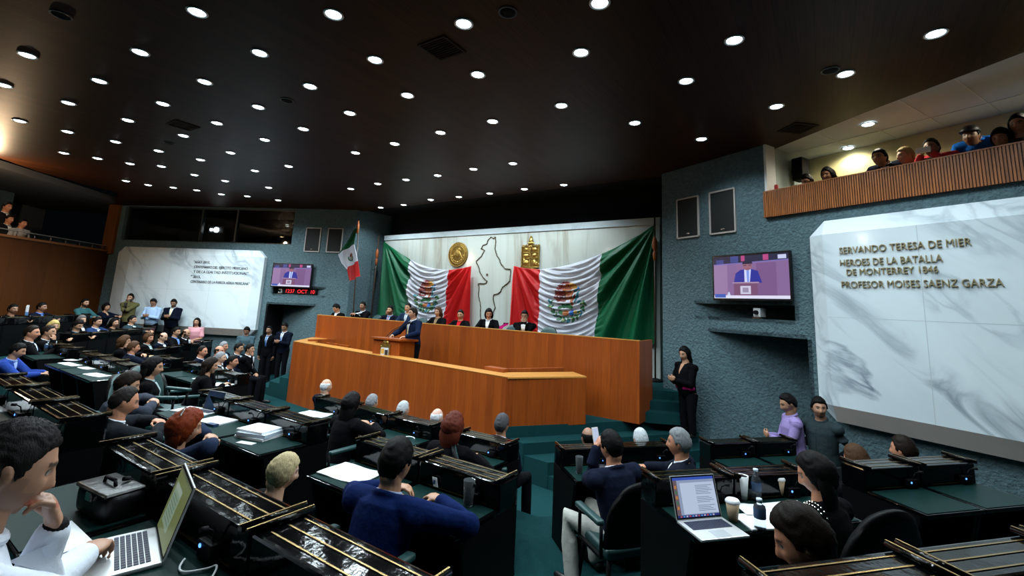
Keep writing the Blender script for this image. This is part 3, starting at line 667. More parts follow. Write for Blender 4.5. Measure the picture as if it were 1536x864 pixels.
t = thing('gilded_medallion', 'round gilded eagle medallion on the marble left of the map', 'wall emblem', (-1.33, 0, 2.57))
bm = bmesh.new()
def disc_y(bm, cx, cz, rx, rz, y0, y1, n=40, mi=0):
    A = [bm.verts.new((cx + rx * math.cos(2 * PI * i / n), y0, cz + rz * math.sin(2 * PI * i / n))) for i in range(n)]
    B = [bm.verts.new((cx + rx * 0.97 * math.cos(2 * PI * i / n), y1, cz + rz * 0.97 * math.sin(2 * PI * i / n))) for i in range(n)]
    bm.faces.new(B).material_index = mi
    for i in range(n): bm.faces.new((A[i], A[(i + 1) % n], B[(i + 1) % n], B[i])).material_index = mi
disc_y(bm, 0, 0, 0.365, 0.365, 0, -0.035); bmobj('disc', bm, mat('dark gilt', (0.26, 0.16, 0.04), 0.35, 1.0, bump=(40, 0.5, (1, 1, 1))), t)
bm = bmesh.new()
for R in (0.355, 0.27):
    tube(bm, [Vector((R * math.cos(a * PI / 24), -0.036, R * math.sin(a * PI / 24))) for a in range(49)], 0.012, 6)
bmobj('rim', bm, M_gold, t)
bm = bmesh.new()
def blob(bm, x, z, rx, rz, ry=0.03, y=-0.035, rot=0):
    mm = Matrix.Translation((x, y, z)) @ Matrix.Rotation(rot, 4, 'Y') @ Matrix.Diagonal((rx, ry, rz, 1))
    r = bmesh.ops.create_uvsphere(bm, u_segments=12, v_segments=8, radius=1, matrix=mm)
    for v in r['verts']:
        for f in v.link_faces: f.smooth = True
blob(bm, 0.0, 0.02, 0.09, 0.12); blob(bm, 0.05, 0.14, 0.05, 0.055); blob(bm, 0.10, 0.13, 0.03, 0.018)
for k in range(5): blob(bm, -0.07 - 0.022 * k, 0.10 - 0.035 * k, 0.022, 0.10, 0.02, -0.035, 0.5 + 0.12 * k); blob(bm, 0.08 + 0.015 * k, 0.05 - 0.03 * k, 0.02, 0.08, 0.02, -0.035, -0.5 - 0.1 * k)
for k in range(9):
    a = PI + PI * (k + 0.5) / 9; blob(bm, 0.22 * math.cos(a), 0.22 * math.sin(a), 0.034, 0.02, 0.02, -0.035, -a + PI / 2)
for k in range(30):
    a = PI * 0.08 + PI * 0.84 * k / 29; blob(bm, 0.312 * math.cos(a), 0.312 * math.sin(a), 0.012, 0.018, 0.012)
bmobj('eagle_relief', bm, M_gold, t)

t = thing('gilded_shield', 'gilded rectangular coat of arms with a small crest on the marble right of the map', 'wall emblem', (1.195, 0, 2.46))
bm = bmesh.new(); box(bm, -0.275, 0.275, -0.035, 0, -0.30, 0.28, bevel=0.01); bmobj('shield', bm, mat('dark gilt', (0.26, 0.16, 0.04), 0.35, 1.0, bump=(40, 0.5, (1, 1, 1))), t)
bm = bmesh.new()
for x in (-0.265, 0, 0.265): box(bm, x - 0.012, x + 0.012, -0.05, -0.03, -0.29, 0.27)
for z in (-0.285, -0.05, 0.10, 0.265): box(bm, -0.27, 0.27, -0.05, -0.03, z - 0.012, z + 0.012)
for k in range(7): box(bm, -0.25 + k * 0.08, -0.21 + k * 0.08, -0.05, -0.01, 0.28, 0.31)
bmobj('frame', bm, M_gold, t)
bm = bmesh.new()
for x, z, a, b in [(-0.13, 0.18, 0.07, 0.05), (0.13, 0.18, 0.05, 0.06), (-0.13, 0.02, 0.08, 0.05), (0.13, 0.03, 0.06, 0.05), (-0.13, -0.17, 0.09, 0.07), (0.13, -0.17, 0.05, 0.09), (-0.19, -0.12, 0.03, 0.06), (0.2, -0.2, 0.03, 0.06), (0.07, 0.2, 0.03, 0.04)]: blob(bm, x, z, a, b, 0.025)
bmobj('relief', bm, M_gold, t)
bm = bmesh.new(); blob(bm, 0, 0.35, 0.10, 0.05, 0.04, -0.03); blob(bm, 0, 0.42, 0.065, 0.09, 0.045, -0.03); blob(bm, 0.0, 0.50, 0.04, 0.05, 0.04, -0.03); blob(bm, 0, -0.33, 0.2, 0.03, 0.02, -0.02)
bmobj('crest', bm, M_gold, t)

# ------------------------------------------------------------------ the two draped flags
def lerp(a, b, t): return a + (b - a) * t
def interp(x, xs, ys):
    return float(np.interp(x, xs, ys))
def draped_flag(mir, top, bot, b1, b2, label, amp=1.0):
    """grid hung between the top curve and the bottom curve; u runs from the gathered red end to the green end"""
    tx = [p[0] for p in top]; tz = [p[1] for p in top]; bx = [p[0] for p in bot]; bz = [p[1] for p in bot]
    NU, NV = 190, 90
    bm = bmesh.new(); grid = []
    us = [k / (len(top) - 1) for k in range(len(top))]
    ub = [k / (len(bot) - 1) for k in range(len(bot))]
    red0, grn0 = Vector((tx[0], tz[0])), Vector((tx[-1], tz[-1]))
    for i in range(NU + 1):
        u = i / NU; row = []
        X0, Z0 = interp(u, us, tx), interp(u, us, tz); X1, Z1 = interp(u, ub, bx), interp(u, ub, bz)
        # pins at the gathered ends make the side edge hang straight
        for j in range(NV + 1):
            v = j / NV
            x = lerp(X0, X1, v); z = lerp(Z0, Z1, v)
            # folds
            q = Vector((x, z))
            dr = q - red0; dg = q - grn0
            ar = math.atan2(abs(dr.x) + 0.05, -dr.y + 0.25); ag = math.atan2(abs(dg.x) + 0.02, -dg.y + 0.02)
            fr = 0.055 * math.sin(ar * 22 + 1.0) * min(1, dr.length * 1.3) + 0.02 * math.sin(ar * 47) * min(1, dr.length)
            fg = 0.125 * math.sin(ag * 24 + 0.4 * math.sin(ag * 9)) * min(1, dg.length * 0.7) + 0.045 * math.sin(ag * 51 + 2) * min(1, dg.length * 0.6)
            uu = (u - b1) / (b2 - b1)
            sag = -0.55 * (1 - (2 * uu - 1) ** 2)
            sz = z - interp(u, us, tz) * 0.55 * (0.3 + 0.7 * v) - sag * 0.55
            fw = 0.045 * math.sin(sz * 30 + 1.2 * math.sin(u * 8)) + 0.025 * math.sin(sz * 57 + u * 11) + 0.02 * math.sin(sz * 17 + u * 23)
            wr = max(0, min(1, (b1 + 0.03 - u) / 0.10 + 0.2)); wg = max(0, min(1, (u - b2 + 0.03) / 0.12 + 0.2))
            f = fr * wr + fg * wg + fw * 0.62 * (1 - max(wr, wg))
            edge = min(1.0, v * 9 + 0.25)
            y = -0.16 + f * amp * edge - 0.05 * v
            row.append(bm.verts.new((mir * x, min(y, -0.02), z)))
        grid.append(row)
    for i in range(NU):
        um = (i + 0.5) / NU; mi = 0 if um < b1 else (1 if um < b2 else 2)
        for j in range(NV):
            f = bm.faces.new((grid[i][j], grid[i + 1][j], grid[i + 1][j + 1], grid[i][j + 1])); f.material_index = mi; f.smooth = True
    r = bmesh.ops.solidify(bm, geom=list(bm.faces), thickness=0.004)
    o = bmobj('flag_cloth', bm, [M_red, M_wht, M_grn])
    t = thing('draped_national_flag', label, 'flag', (0, 0, 0))
    o.parent = t
    return t, o
topR = [(0.77, 2.20), (1.15, 2.13), (1.56, 2.10), (2.0, 2.14), (2.45, 2.22), (2.9, 2.34), (3.30, 2.48), (3.75, 2.66), (4.2, 2.88), (4.56, 3.11)]
botR = [(0.70, 0.30), (1.2, 0.32), (1.62, 0.34), (2.0, 0.36), (2.4, 0.40), (2.8, 0.46), (3.18, 0.54), (3.7, 0.40), (4.15, 0.36), (4.52, 0.48)]
def bfrac(lst, x): return float(np.interp(x, [p[0] for p in lst], [k / (len(lst) - 1) for k in range(len(lst))]))
fR, oR = draped_flag(1, topR, botR, bfrac(topR, 1.58), bfrac(topR, 3.26), 'large satin flag draped right of the map, its green end at the right', 1.0)
topL = [(0.68, 2.21), (1.1, 2.14), (1.54, 2.10), (2.0, 2.13), (2.4, 2.2), (2.8, 2.31), (3.17, 2.44), (3.6, 2.62), (4.05, 2.84), (4.47, 3.07)]
botL = [(0.60, 0.45), (1.1, 0.46), (1.54, 0.48), (1.9, 0.50), (2.3, 0.52), (2.7, 0.55), (3.12, 0.58), (3.6, 0.46), (4.1, 0.44), (4.50, 0.50)]
fL, oL = draped_flag(-1, topL, botL, bfrac(topL, 1.54), bfrac(topL, 3.17), 'large satin flag draped left of the map, its green end at the left', 1.0)

def bvh_of(ob):
    me = ob.data
    return BVHTree.FromPolygons([v.co.copy() for v in me.vertices], [tuple(p.vertices) for p in me.polygons])
EM = {}
def em_mat(n, c): return mat('arms ' + n, c, 0.5)
M_E = [em_mat('maroon', (0.16, 0.018, 0.015)), em_mat('brown', (0.30, 0.085, 0.02)), em_mat('gold', (0.55, 0.30, 0.05)), em_mat('leaf', (0.02, 0.12, 0.04)), em_mat('teal', (0.02, 0.16, 0.22)), em_mat('blue', (0.03, 0.12, 0.40)), em_mat('pale', (0.55, 0.58, 0.62)), em_mat('dark', (0.03, 0.02, 0.02))]
def coat_of_arms(parent, cloth, cx, cz, sc, depth_off=0.006, axis_y=-1.0, ray=None):
    """printed arms: small coloured pieces that follow the folds of the cloth"""
    bv = bvh_of(cloth); bm = bmesh.new(); lay = [0]
    def cast(x, z):
        o = Vector((x, -2.0, z)) if ray is None else ray(x, z)[0]; dirn = Vector((0, 1, 0)) if ray is None else ray(x, z)[1]
        h = bv.ray_cast(o, dirn)
        return h[0], dirn
    def piece(pts, mi, n=1):
        lay[0] += 1
        fine = []
        for (a, b) in zip(pts, pts[1:] + pts[:1]): fine += [(lerp(a[0], b[0], q), lerp(a[1], b[1], q)) for q in ((0.0,) if len(pts) > 12 else (0.0, 0.25, 0.5, 0.75))]
        P = [(cx + sc * x, cz + sc * z) for x, z in fine]
        mx = sum(p[0] for p in P) / len(P); mz = sum(p[1] for p in P) / len(P)
        rings = []
        KS = (0.0, 0.15, 0.3, 0.45, 0.6, 0.75, 0.88, 1.0)
        for k in KS:
            ring = []
            for (x, z) in (P if k else [(mx, mz)]):
                h, dn = cast(lerp(mx, x, k), lerp(mz, z, k))
                if h is None: return
                ring.append(bm.verts.new(h - dn * (depth_off + lay[0] * 0.00035 if k < 1 else 0.001)))
            rings.append(ring)
        n = len(P)
        for i in range(n):
            f = bm.faces.new((rings[0][0], rings[1][i], rings[1][(i + 1) % n])); f.material_index = mi
            for a, b in zip(range(1, len(KS) - 1), range(2, len(KS))):
                f = bm.faces.new((rings[a][i], rings[b][i], rings[b][(i + 1) % n], rings[a][(i + 1) % n])); f.material_index = mi
    def ell(x, z, rx, rz, mi, rot=0, n=14):
        pts = []
        for i in range(n):
            a = 2 * PI * i / n; px_, pz_ = rx * math.cos(a), rz * math.sin(a)
            pts.append((x + px_ * math.cos(rot) - pz_ * math.sin(rot), z + px_ * math.sin(rot) + pz_ * math.cos(rot)))
        piece(pts, mi)
    # wing and body
    piece([(-0.52, 0.10), (-0.50, 0.42), (-0.34, 0.66), (-0.08, 0.76), (0.16, 0.70), (0.20, 0.40), (0.10, 0.10), (-0.12, -0.06), (-0.36, -0.02)], 0)
    for k in range(4): ell(-0.36 + 0.10 * k, 0.12 + 0.03 * k, 0.014, 0.20, 7, 0.35 - 0.1 * k)
    ell(0.12, 0.34, 0.17, 0.30, 1, -0.25); ell(0.02, 0.52, 0.20, 0.12, 1, 0.5)
    ell(0.24, 0.58, 0.15, 0.11, 2, -0.3); ell(0.38, 0.54, 0.08, 0.04, 2, -0.5); ell(0.25, 0.60, 0.022, 0.022, 7)
    ell(0.42, 0.20, 0.05, 0.26, 4, -0.35); ell(0.36, 0.42, 0.10, 0.035, 4, 0.5); ell(0.50, 0.02, 0.10, 0.04, 4, 0.6); ell(0.47, 0.50, 0.05, 0.05, 5)
    ell(0.22, 0.02, 0.06, 0.20, 1, 0.2); ell(0.30, 0.16, 0.04, 0.16, 0, -0.5); ell(-0.28, -0.06, 0.16, 0.05, 6, 0.2)
    # cactus, stone and water
    for x, z, r in [(-0.12, -0.16, 0.09), (0.06, -0.15, 0.10), (0.20, -0.20, 0.08), (-0.26, -0.22, 0.07)]: ell(x, z, r * 1.2, r * 0.8, 3, random.uniform(-.6, .6))
    ell(0.0, -0.42, 0.15, 0.10, 1); ell(0.24, -0.40, 0.10, 0.11, 5); ell(-0.22, -0.40, 0.12, 0.07, 3, -0.3); ell(0.40, -0.36, 0.07, 0.06, 2)
    for x in (-0.05, 0.06, 0.13): ell(x, -0.62, 0.035, 0.05, 6)
    # half wreath of oak and laurel
    for k in range(12):
        a = PI * 1.02 + PI * 0.96 * k / 11
        x, z = 0.02 + 0.72 * math.cos(a), 0.02 + 0.72 * math.sin(a)
        ell(x, z, 0.12, 0.045, 3 if k % 3 else 4, a + PI / 2 + 0.6); ell(x * 0.88, z * 0.88 + 0.0, 0.09, 0.035, 3, a + PI / 2 - 0.7)
        if k % 2: ell(x * 0.95, z * 0.95, 0.03, 0.03, 2)
    o = bmobj('coat_of_arms', bm, M_E, parent)
    return o
coat_of_arms(fR, oR, 2.38, 1.31, 0.66)
coat_of_arms(fL, oL, -2.33, 1.32, 0.64)
# poles and orange ties holding the green ends
for sd, lb in ((1, 'slim dark pole at the right edge of the flag wall holding the drape'), (-1, 'slim dark pole at the left edge of the flag wall holding the drape')):
    t = thing('drape_pole', lb, 'pole', (sd * 4.58, -0.30, Z_DAIS))
    bm = bmesh.new(); cyl(bm, (0, 0, 0), (0, 0, 3.5), 0.018); bmobj('pole', bm, mat('dark pole', (0.05, 0.025, 0.015), 0.4), t)
    bm = bmesh.new(); lathe(bm, [(0, 0), (0.16, 0), (0.16, 0.03), (0.05, 0.06), (0, 0.06)]); bmobj('base', bm, M_black, t)
    bm = bmesh.new(); lathe(bm, [(0.02, 0), (0.05, 0.05), (0.055, 0.2), (0.03, 0.30), (0.0, 0.32), ], c=(0, 0, 2.75)); lathe(bm, [(0.0, -0.22), (0.035, -0.2), (0.045, -0.05), (0.02, 0.0)], c=(0, 0, 2.75)); bmobj('tie', bm, mat('orange cord', (0.30, 0.08, 0.02), 0.6), t)

# ------------------------------------------------------------------ small flag on a pole at the left end of the dais
t = thing('pole_flag', 'small tricolour flag hanging from a pole at the left corner wall', 'flag', (-4.42, -1.2, Z_DAIS))
bm = bmesh.new(); cyl(bm, (0.18, 0, 0), (-0.05, 0, 3.75), 0.017); bmobj('pole', bm, mat('dark pole', (0.05, 0.025, 0.015), 0.4), t)
bm = bmesh.new(); lathe(bm, [(0, 0), (0.15, 0), (0.15, 0.03), (0.05, 0.07), (0, 0.07)], c=(0.18, 0, 0)); bmobj('base', bm, M_black, t)
bm = bmesh.new(); lathe(bm, [(0, 0.0), (0.03, 0.02), (0.045, 0.25), (0.02, 0.42), (0, 0.42)], c=(-0.04, -0.03, 3.42)); bmobj('cord', bm, mat('orange cord', (0.30, 0.08, 0.02), 0.6), t)
LFT = [(-0.20, 3.55), (-0.38, 3.28), (-0.88, 2.80), (-0.68, 2.52), (-0.38, 2.32), (-0.28, 2.12), (-0.16, 1.92)]
RGT = [(-0.02, 3.62), (-0.04, 3.40), (-0.08, 3.09), (0.06, 2.85), (0.17, 2.57), (0.24, 2.33), (0.30, 2.10)]
bm = bmesh.new(); G = []
for j in range(49):
    v = j / 48 * 6; k = min(5, int(v)); f_ = v - k
    l = (lerp(LFT[k][0], LFT[k + 1][0], f_), lerp(LFT[k][1], LFT[k + 1][1], f_)); r = (lerp(RGT[k][0], RGT[k + 1][0], f_), lerp(RGT[k][1], RGT[k + 1][1], f_))
    G.append([bm.verts.new((lerp(l[0], r[0], i / 30), -0.06 + 0.045 * math.sin(i / 30 * 11 + j * 0.05) * (0.3 + j / 60), lerp(l[1], r[1], i / 30))) for i in range(31)])
for j in range(48):
    mi = 2 if j < 16 else (1 if j < 32 else 0)
    for i in range(30):
        f = bm.faces.new((G[j][i], G[j][i + 1], G[j + 1][i + 1], G[j + 1][i])); f.material_index = mi; f.smooth = True
bmesh.ops.solidify(bm, geom=list(bm.faces), thickness=0.004)
oF = bmobj('flag_cloth', bm, [M_red, M_wht, M_grn], t)
coat_of_arms(t, oF, -0.20, 2.70, 0.17)

# ------------------------------------------------------------------ rostrum: long upper desk, front desk, lectern
t = thing('presidium_desk', 'long curved-looking orange veneer upper desk in front of the draped flags', 'desk', (0.2, -2.24, Z_PLAT))
bm = bmesh.new(); box(bm, -4.72, 4.70, 0, 0.05, 0, 1.37); bmobj('front_panel', bm, M_wood, t)
for x in (4.65, -4.72):
    bm = bmesh.new(); box(bm, x, x + 0.05, 0.05, 0.72, 0, 1.37); bmobj('end_panel', bm, M_wood_y, t)
bm = bmesh.new(); box(bm, -4.70, 4.69, 0.05, 0.70, 1.22, 1.26); bmobj('worktop', bm, M_woodtop, t)
bm = bmesh.new(); box(bm, -4.72, 4.70, -0.004, 0.06, 1.37, 1.385); bmobj('top_edge', bm, M_woodtop, t)

t = thing('front_desk', 'orange veneer clerks desk with chamfered right end in front of the lectern', 'desk', (0, -3.4, Z_PLAT))
A0, A1, A2, A3 = (-4.55, 1.1), (-3.65, 0.01), (3.29, -0.53), (4.17, 0.59)
def wallstrip(bm, p, q, th, z0, z1, mi=0):
    d_ = Vector((q[0] - p[0], q[1] - p[1])); n_ = Vector((-d_.y, d_.x)).normalized() * th
    prism(bm, [p, q, (q[0] + n_.x, q[1] + n_.y), (p[0] + n_.x, p[1] + n_.y)], z0, z1, mi)
H = 0.75
bm = bmesh.new(); wallstrip(bm, A1, A2, 0.04, Z_WELL - Z_PLAT, H); bmobj('front_panel', bm, M_wood, t)
bm = bmesh.new(); wallstrip(bm, A2, A3, 0.04, -0.02, H); bmobj('right_panel', bm, M_wood, t)
bm = bmesh.new(); wallstrip(bm, A0, A1, 0.04, -0.02, H); bmobj('left_panel', bm, M_wood, t)
bm = bmesh.new(); wallstrip(bm, A1, A2, 0.30, H - 0.02, H + 0.006); wallstrip(bm, (A2[0] + .03, A2[1] - .0), (A3[0], A3[1]), 0.52, H - 0.02, H + 0.004); wallstrip(bm, A0, A1, 0.52, H - 0.02, H + 0.004); bmobj('top', bm, M_woodtop, t)
bm = bmesh.new(); wallstrip(bm, (2.95, -0.02), (3.55, 0.95), 0.05, H - 0.15, H + 0.05); wallstrip(bm, (2.55, -0.16), (2.98, -0.19), 0.16, H - 0.1, H + 0.06); bmobj('inner_ledge', bm, M_wood, t)
bm = bmesh.new(); wallstrip(bm, (-3.3, 0.95), (-3.5, 0.3), 0.05, H - 0.15, H + 0.05); wallstrip(bm, (-2.9, 0.42), (-1.9, 0.34), 0.05, H - 0.12, H + 0.02); bmobj('inner_ledge', bm, M_wood, t)

t = thing('lectern', 'orange veneer lectern with a golden crest on its front', 'lectern', (-0.15, -3.28, Z_PLAT), 0.12)
for x in (-0.36, 0.33):
    bm = bmesh.new(); box(bm, x, x + 0.03, -0.16, 0.30, 0.0, 1.05); bmobj('side_panel', bm, M_wood_y, t)
bm = bmesh.new(); box(bm, -0.36, 0.36, -0.19, -0.16, 0.0, 1.06); bmobj('front_panel', bm, M_wood, t)
bm = bmesh.new(); v = box(bm, -0.42, 0.42, -0.24, 0.34, 1.04, 1.085, bevel=0.008)
for q in bm.verts: q.co.z += 0.10 * (0.05 - q.co.y) * 0.6
bmobj('reading_top', bm, M_wood, t)
t2 = thing('lectern_crest', 'golden and white crest fixed to the lectern front', 'emblem', (-0.15, -3.28, Z_PLAT), 0.12)
bm = bmesh.new(); box(bm, -0.13, 0.13, -0.215, -0.19, 0.62, 0.98, 0); box(bm, -0.10, 0.10, -0.225, -0.21, 0.66, 0.90, 1); box(bm, 0.01, 0.09, -0.23, -0.22, 0.72, 0.86, 2); box(bm, -0.09, -0.01, -0.23, -0.22, 0.78, 0.88, 3)
blob(bm, 0, 1.0, 0.08, 0.06, 0.02, -0.205); blob(bm, 0, 0.60, 0.16, 0.03, 0.02, -0.205)
bmobj('shield', bm, [M_gold, mat('arms pale', (0.55, 0.58, 0.62), 0.5), mat('arms dark', (0.03, 0.02, 0.02), 0.5), mat('arms gold', (0.55, 0.30, 0.05), 0.5)], t2)
t2.parent = t; t2.location = (0, 0, 0); t2.rotation_euler = (0, 0, 0); del t2['category']; del t2['label']; t2['label'] = 'golden and white crest'
bm = bmesh.new(); 
for dx in (0.10, 0.16): tube(bm, [Vector((-0.25 + dx, -0.05, 1.1)), Vector((-0.15 + dx, 0.02, 1.24)), Vector((0.02 + dx, 0.12, 1.36)), Vector((0.10 + dx, 0.2, 1.41))], 0.007, 6)
bmobj('microphone_stalk', bm, M_black, t)
bm = bmesh.new()
for dx in (0.10, 0.16): cyl(bm, (0.10 + dx, 0.2, 1.41), (0.14 + dx, 0.24, 1.435), 0.017, 0.017, 10)
bmobj('microphone', bm, M_black, t)

# glass edge rail along the top of the left side wall
t = thing('glass_railing', 'low glass edge rail with small steel posts on the left gallery wall', 'railing', (LA[0], LA[1], 0), LROT)
bm = bmesh.new(); a_, b_ = sorted((lsgn * -0.09, lsgn * -0.075)); box(bm, 0.0, 6.8, a_, b_, 2.43, 2.56); bmobj('glass_pane', bm, M_glass, t)
for k in range(12):
    bm = bmesh.new(); cyl(bm, (0.2 + 0.55 * k, lsgn * -0.05, 2.42), (0.2 + 0.55 * k, lsgn * -0.05, 2.56), 0.014, 0.014, 8); bmobj('post', bm, M_chrome, t)
bm = bmesh.new(); a_, b_ = sorted((lsgn * -0.11, lsgn * -0.03)); box(bm, 0, 6.8, a_, b_, 2.56, 2.575); bmobj('handrail', bm, mat('rail steel', (0.5, 0.5, 0.5), 0.3, 0.6), t)
# loudspeaker and can in the right gallery
t = thing('gallery_speaker', 'black loudspeaker hanging on the end wall of the right gallery', 'loudspeaker', (0, 0, 0)); t.matrix_world = WM(1, 2.30, -0.9, 3.72)
bm = bmesh.new(); box(bm, -0.09, 0.09, -0.2, 0.2, -0.12, 0.1, bevel=0.02); bmobj('cabinet', bm, M_black, t)
bm = bmesh.new(); box(bm, -0.17, -0.09, -0.02, 0.02, -0.04, 0.0); bmobj('wall_bracket', bm, M_black, t)
t = thing('drink_can', 'small red drink can standing on the left end of the gallery rail', 'can', WP(1, 2.33, -0.10, 3.186))
bm = bmesh.new(); lathe(bm, [(0, 0), (0.026, 0), (0.032, 0.01), (0.032, 0.10), (0.026, 0.115), (0, 0.115)]); bmobj('body', bm, mat('red can', (0.4, 0.02, 0.02), 0.3), t)
bm = bmesh.new(); lathe(bm, [(0, 0.1155), (0.024, 0.1155), (0.024, 0.118), (0, 0.118)]); bmobj('lid', bm, M_chrome, t)

# ------------------------------------------------------------------ legislators' desks
DW = 0.69
def desk_meshes(L):
    """part meshes of one desk unit; origin on the floor under the far edge of its hood, +y towards the rostrum"""
    h = L / 2; out = []
    bm = bmesh.new()
    box(bm, -h + .003, h - .003, -0.20, 0.0, 0.70, 0.872, bevel=0.012)
    out.append(('hood', bm, M_lacq))
    bm = bmesh.new(); box(bm, -h + 0.03, h - 0.03, -0.03, -0.008, 0.02, 0.70); out.append(('modesty_panel', bm, M_lacq_r))
    for s in (-1, 1):
        bm = bmesh.new(); x0, x1 = sorted((s * h - s * 0.003, s * h - s * 0.03))
        v = box(bm, x0, x1, -0.56, 0.0, 0.0, 0.70)
        for q in v:
            if q.co.y < -0.3 and q.co.z < 0.1: q.co.y = -0.40
        out.append(('side_panel', bm, M_lacq_r))
    bm = bmesh.new(); box(bm, -h + .003, h - .003, -0.60, -0.20, 0.695, 0.722, bevel=0.006); out.append(('worktop', bm, M_lacq))
    bm = bmesh.new(); box(bm, -h + .03, h - .03, -0.585, -0.215, 0.7205, 0.7255); out.append(('leather_inlay', bm, M_leather))
    for y in (-0.035, -0.095, -0.158):
        bm = bmesh.new(); box(bm, -h + .05, h - .05, y - 0.0035, y + 0.0035, 0.868, 0.8745); out.append(('brass_strip', bm, M_brass))
    for s in (-1, 1):
        bm = bmesh.new(); cyl(bm, (s * (h - 0.022), -0.225, 0.884), (s * (h - 0.022), 0.015, 0.884), 0.013, 0.013, 10); out.append(('divider_bar', bm, M_lacq))
        bm = bmesh.new(); box(bm, s * (h - 0.022) - 0.0035, s * (h - 0.022) + 0.0035, -0.226, 0.016, 0.894, 0.8985); out.append(('divider_strip', bm, M_brass))
    bm = bmesh.new(); box(bm, -h + 0.10, h - 0.10, -0.206, -0.199, 0.735, 0.738); out.append(('pull_rail', bm, M_brass))
    bm = bmesh.new(); box(bm, 0.10, 0.20, -0.235, -0.198, 0.73, 0.79, bevel=0.008); out.append(('voting_console', bm, M_lacq_r))
    bm = bmesh.new(); cyl(bm, (0.125, -0.238, 0.772), (0.125, -0.232, 0.772), 0.007, 0.007, 10); out.append(('indicator_light', bm, M_led))
    bm = bmesh.new(); tube(bm, [Vector((0.17, -0.215, 0.79)), Vector((0.18, -0.225, 0.83)), Vector((0.19, -0.25, 0.85))], 0.004, 6); cyl(bm, (0.19, -0.25, 0.85), (0.195, -0.275, 0.855), 0.009, 0.009, 8); out.append(('gooseneck_microphone', bm, M_black))
    res = []
    for nm, b, mt in out:
        me = bpy.data.meshes.new(nm); bmesh.ops.recalc_face_normals(b, faces=b.faces); b.to_mesh(me); b.free(); me.materials.append(mt); res.append((nm, me))
    return res
_DM = {}
DESKS = []
def desk(x, y, z, rot, L, label):
    key = round(L, 2)
    if key not in _DM: _DM[key] = desk_meshes(L - 0.004)
    t = thing('legislator_desk', label, 'desk', (x, y, z), rot, "legislators' desks in stepped rows")
    con = None
    for nm, me in _DM[key]:
        o = link(nm, me, None, con if nm == 'indicator_light' else t)
        if nm == 'voting_console': con = o
    DESKS.append(t); return t
NUM = ['first', 'second', 'third', 'fourth', 'fifth', 'sixth']
def straight_row(y, z, bounds, rowname):
    for k, (a, b) in enumerate(bounds):
        desk((a + b) / 2, y, z, 0, b - a, 'black desk with brass-striped hood, %s from left, %s' % (NUM[k], rowname))
straight_row(-5.98, Z_T1, [(1.63, 2.37), (2.37, 3.11), (3.11, 3.86)], 'front row left of the narrow gap')
straight_row(-5.98, Z_T1, [(4.2, 4.90)], 'front row right of the gap')
straight_row(-7.53, Z_T2, [(1.83, 2.50), (2.50, 3.19), (3.19, 3.88)], 'second row left of the narrow gap')
straight_row(-7.53, Z_T2, [(4.50, 5.19), (5.19, 5.89)], 'second row right of the narrow gap')
straight_row(-9.09, Z_T3, [(1.70, 2.41), (2.41, 3.16), (3.16, 3.86)], 'third row left of the gap')
straight_row(-9.09, Z_T3, [(4.50, 5.20), (5.20, 5.95), (5.95, 6.67)], 'nearest row in front of the foreground laptop')
straight_row(-5.86, Z_T1, [(-4.10, -3.40)], 'left half front row beyond the gap')
straight_row(-5.86, Z_T1, [(-2.85, -2.15), (-2.15, -1.45), (-1.45, -0.75)], 'left half front row by the writing woman')
straight_row(-7.43, Z_T2, [(-2.76, -2.03), (-2.03, -1.30), (-1.30, -0.57)], 'left half second row with loose papers')
straight_row(-7.43, Z_T2, [(-4.8, -4.1), (-4.1, -3.4)], 'left half second row beyond the gap')
def wing_row(side, x0, y0, z, bounds, rowname):
    e = np.array([E_R[0] * side, E_R[1]])
    for k, (a, b) in enumerate(bounds):
        c = np.array([x0 * side, y0]) + e * (a + b) / 2
        desk(c[0], c[1], z, CW * side, b - a, 'black desk with brass-striped hood, %s from the aisle, %s' % (NUM[k], rowname))
wing_row(1, 5.22, -5.83, Z_T1, [(0, 0.63), (0.63, 1.27), (1.71, 2.29), (2.29, 2.85)], 'front right-hand slanting row')
wing_row(1, 6.49, -6.92, Z_T2, [(0, 0.60), (0.60, 1.23), (1.74, 2.29), (2.29, 2.88)], 'second right-hand slanting row with the laptop')
wing_row(1, 7.27, -8.56, Z_T3, [(0.10, 0.76), (0.76, 1.40), (1.40, 2.03)], 'nearest right-hand slanting row')
wing_row(-1, 5.22, -5.83, Z_T1, [(0.1, 0.73), (0.73, 1.36), (1.71, 2.29), (2.29, 2.85)], 'front slanting row on the far left')
wing_row(-1, 6.49, -6.92, Z_T2, [(0, 0.60), (0.60, 1.23), (1.23, 1.84), (1.84, 2.45), (2.45, 3.05)], 'second slanting row on the far left')
wing_row(-1, 7.38, -8.41, Z_T3, [(0.3, 0.95), (0.95, 1.60), (1.60, 2.25), (2.25, 2.90), (2.90, 3.5)], 'back slanting row on the far left')

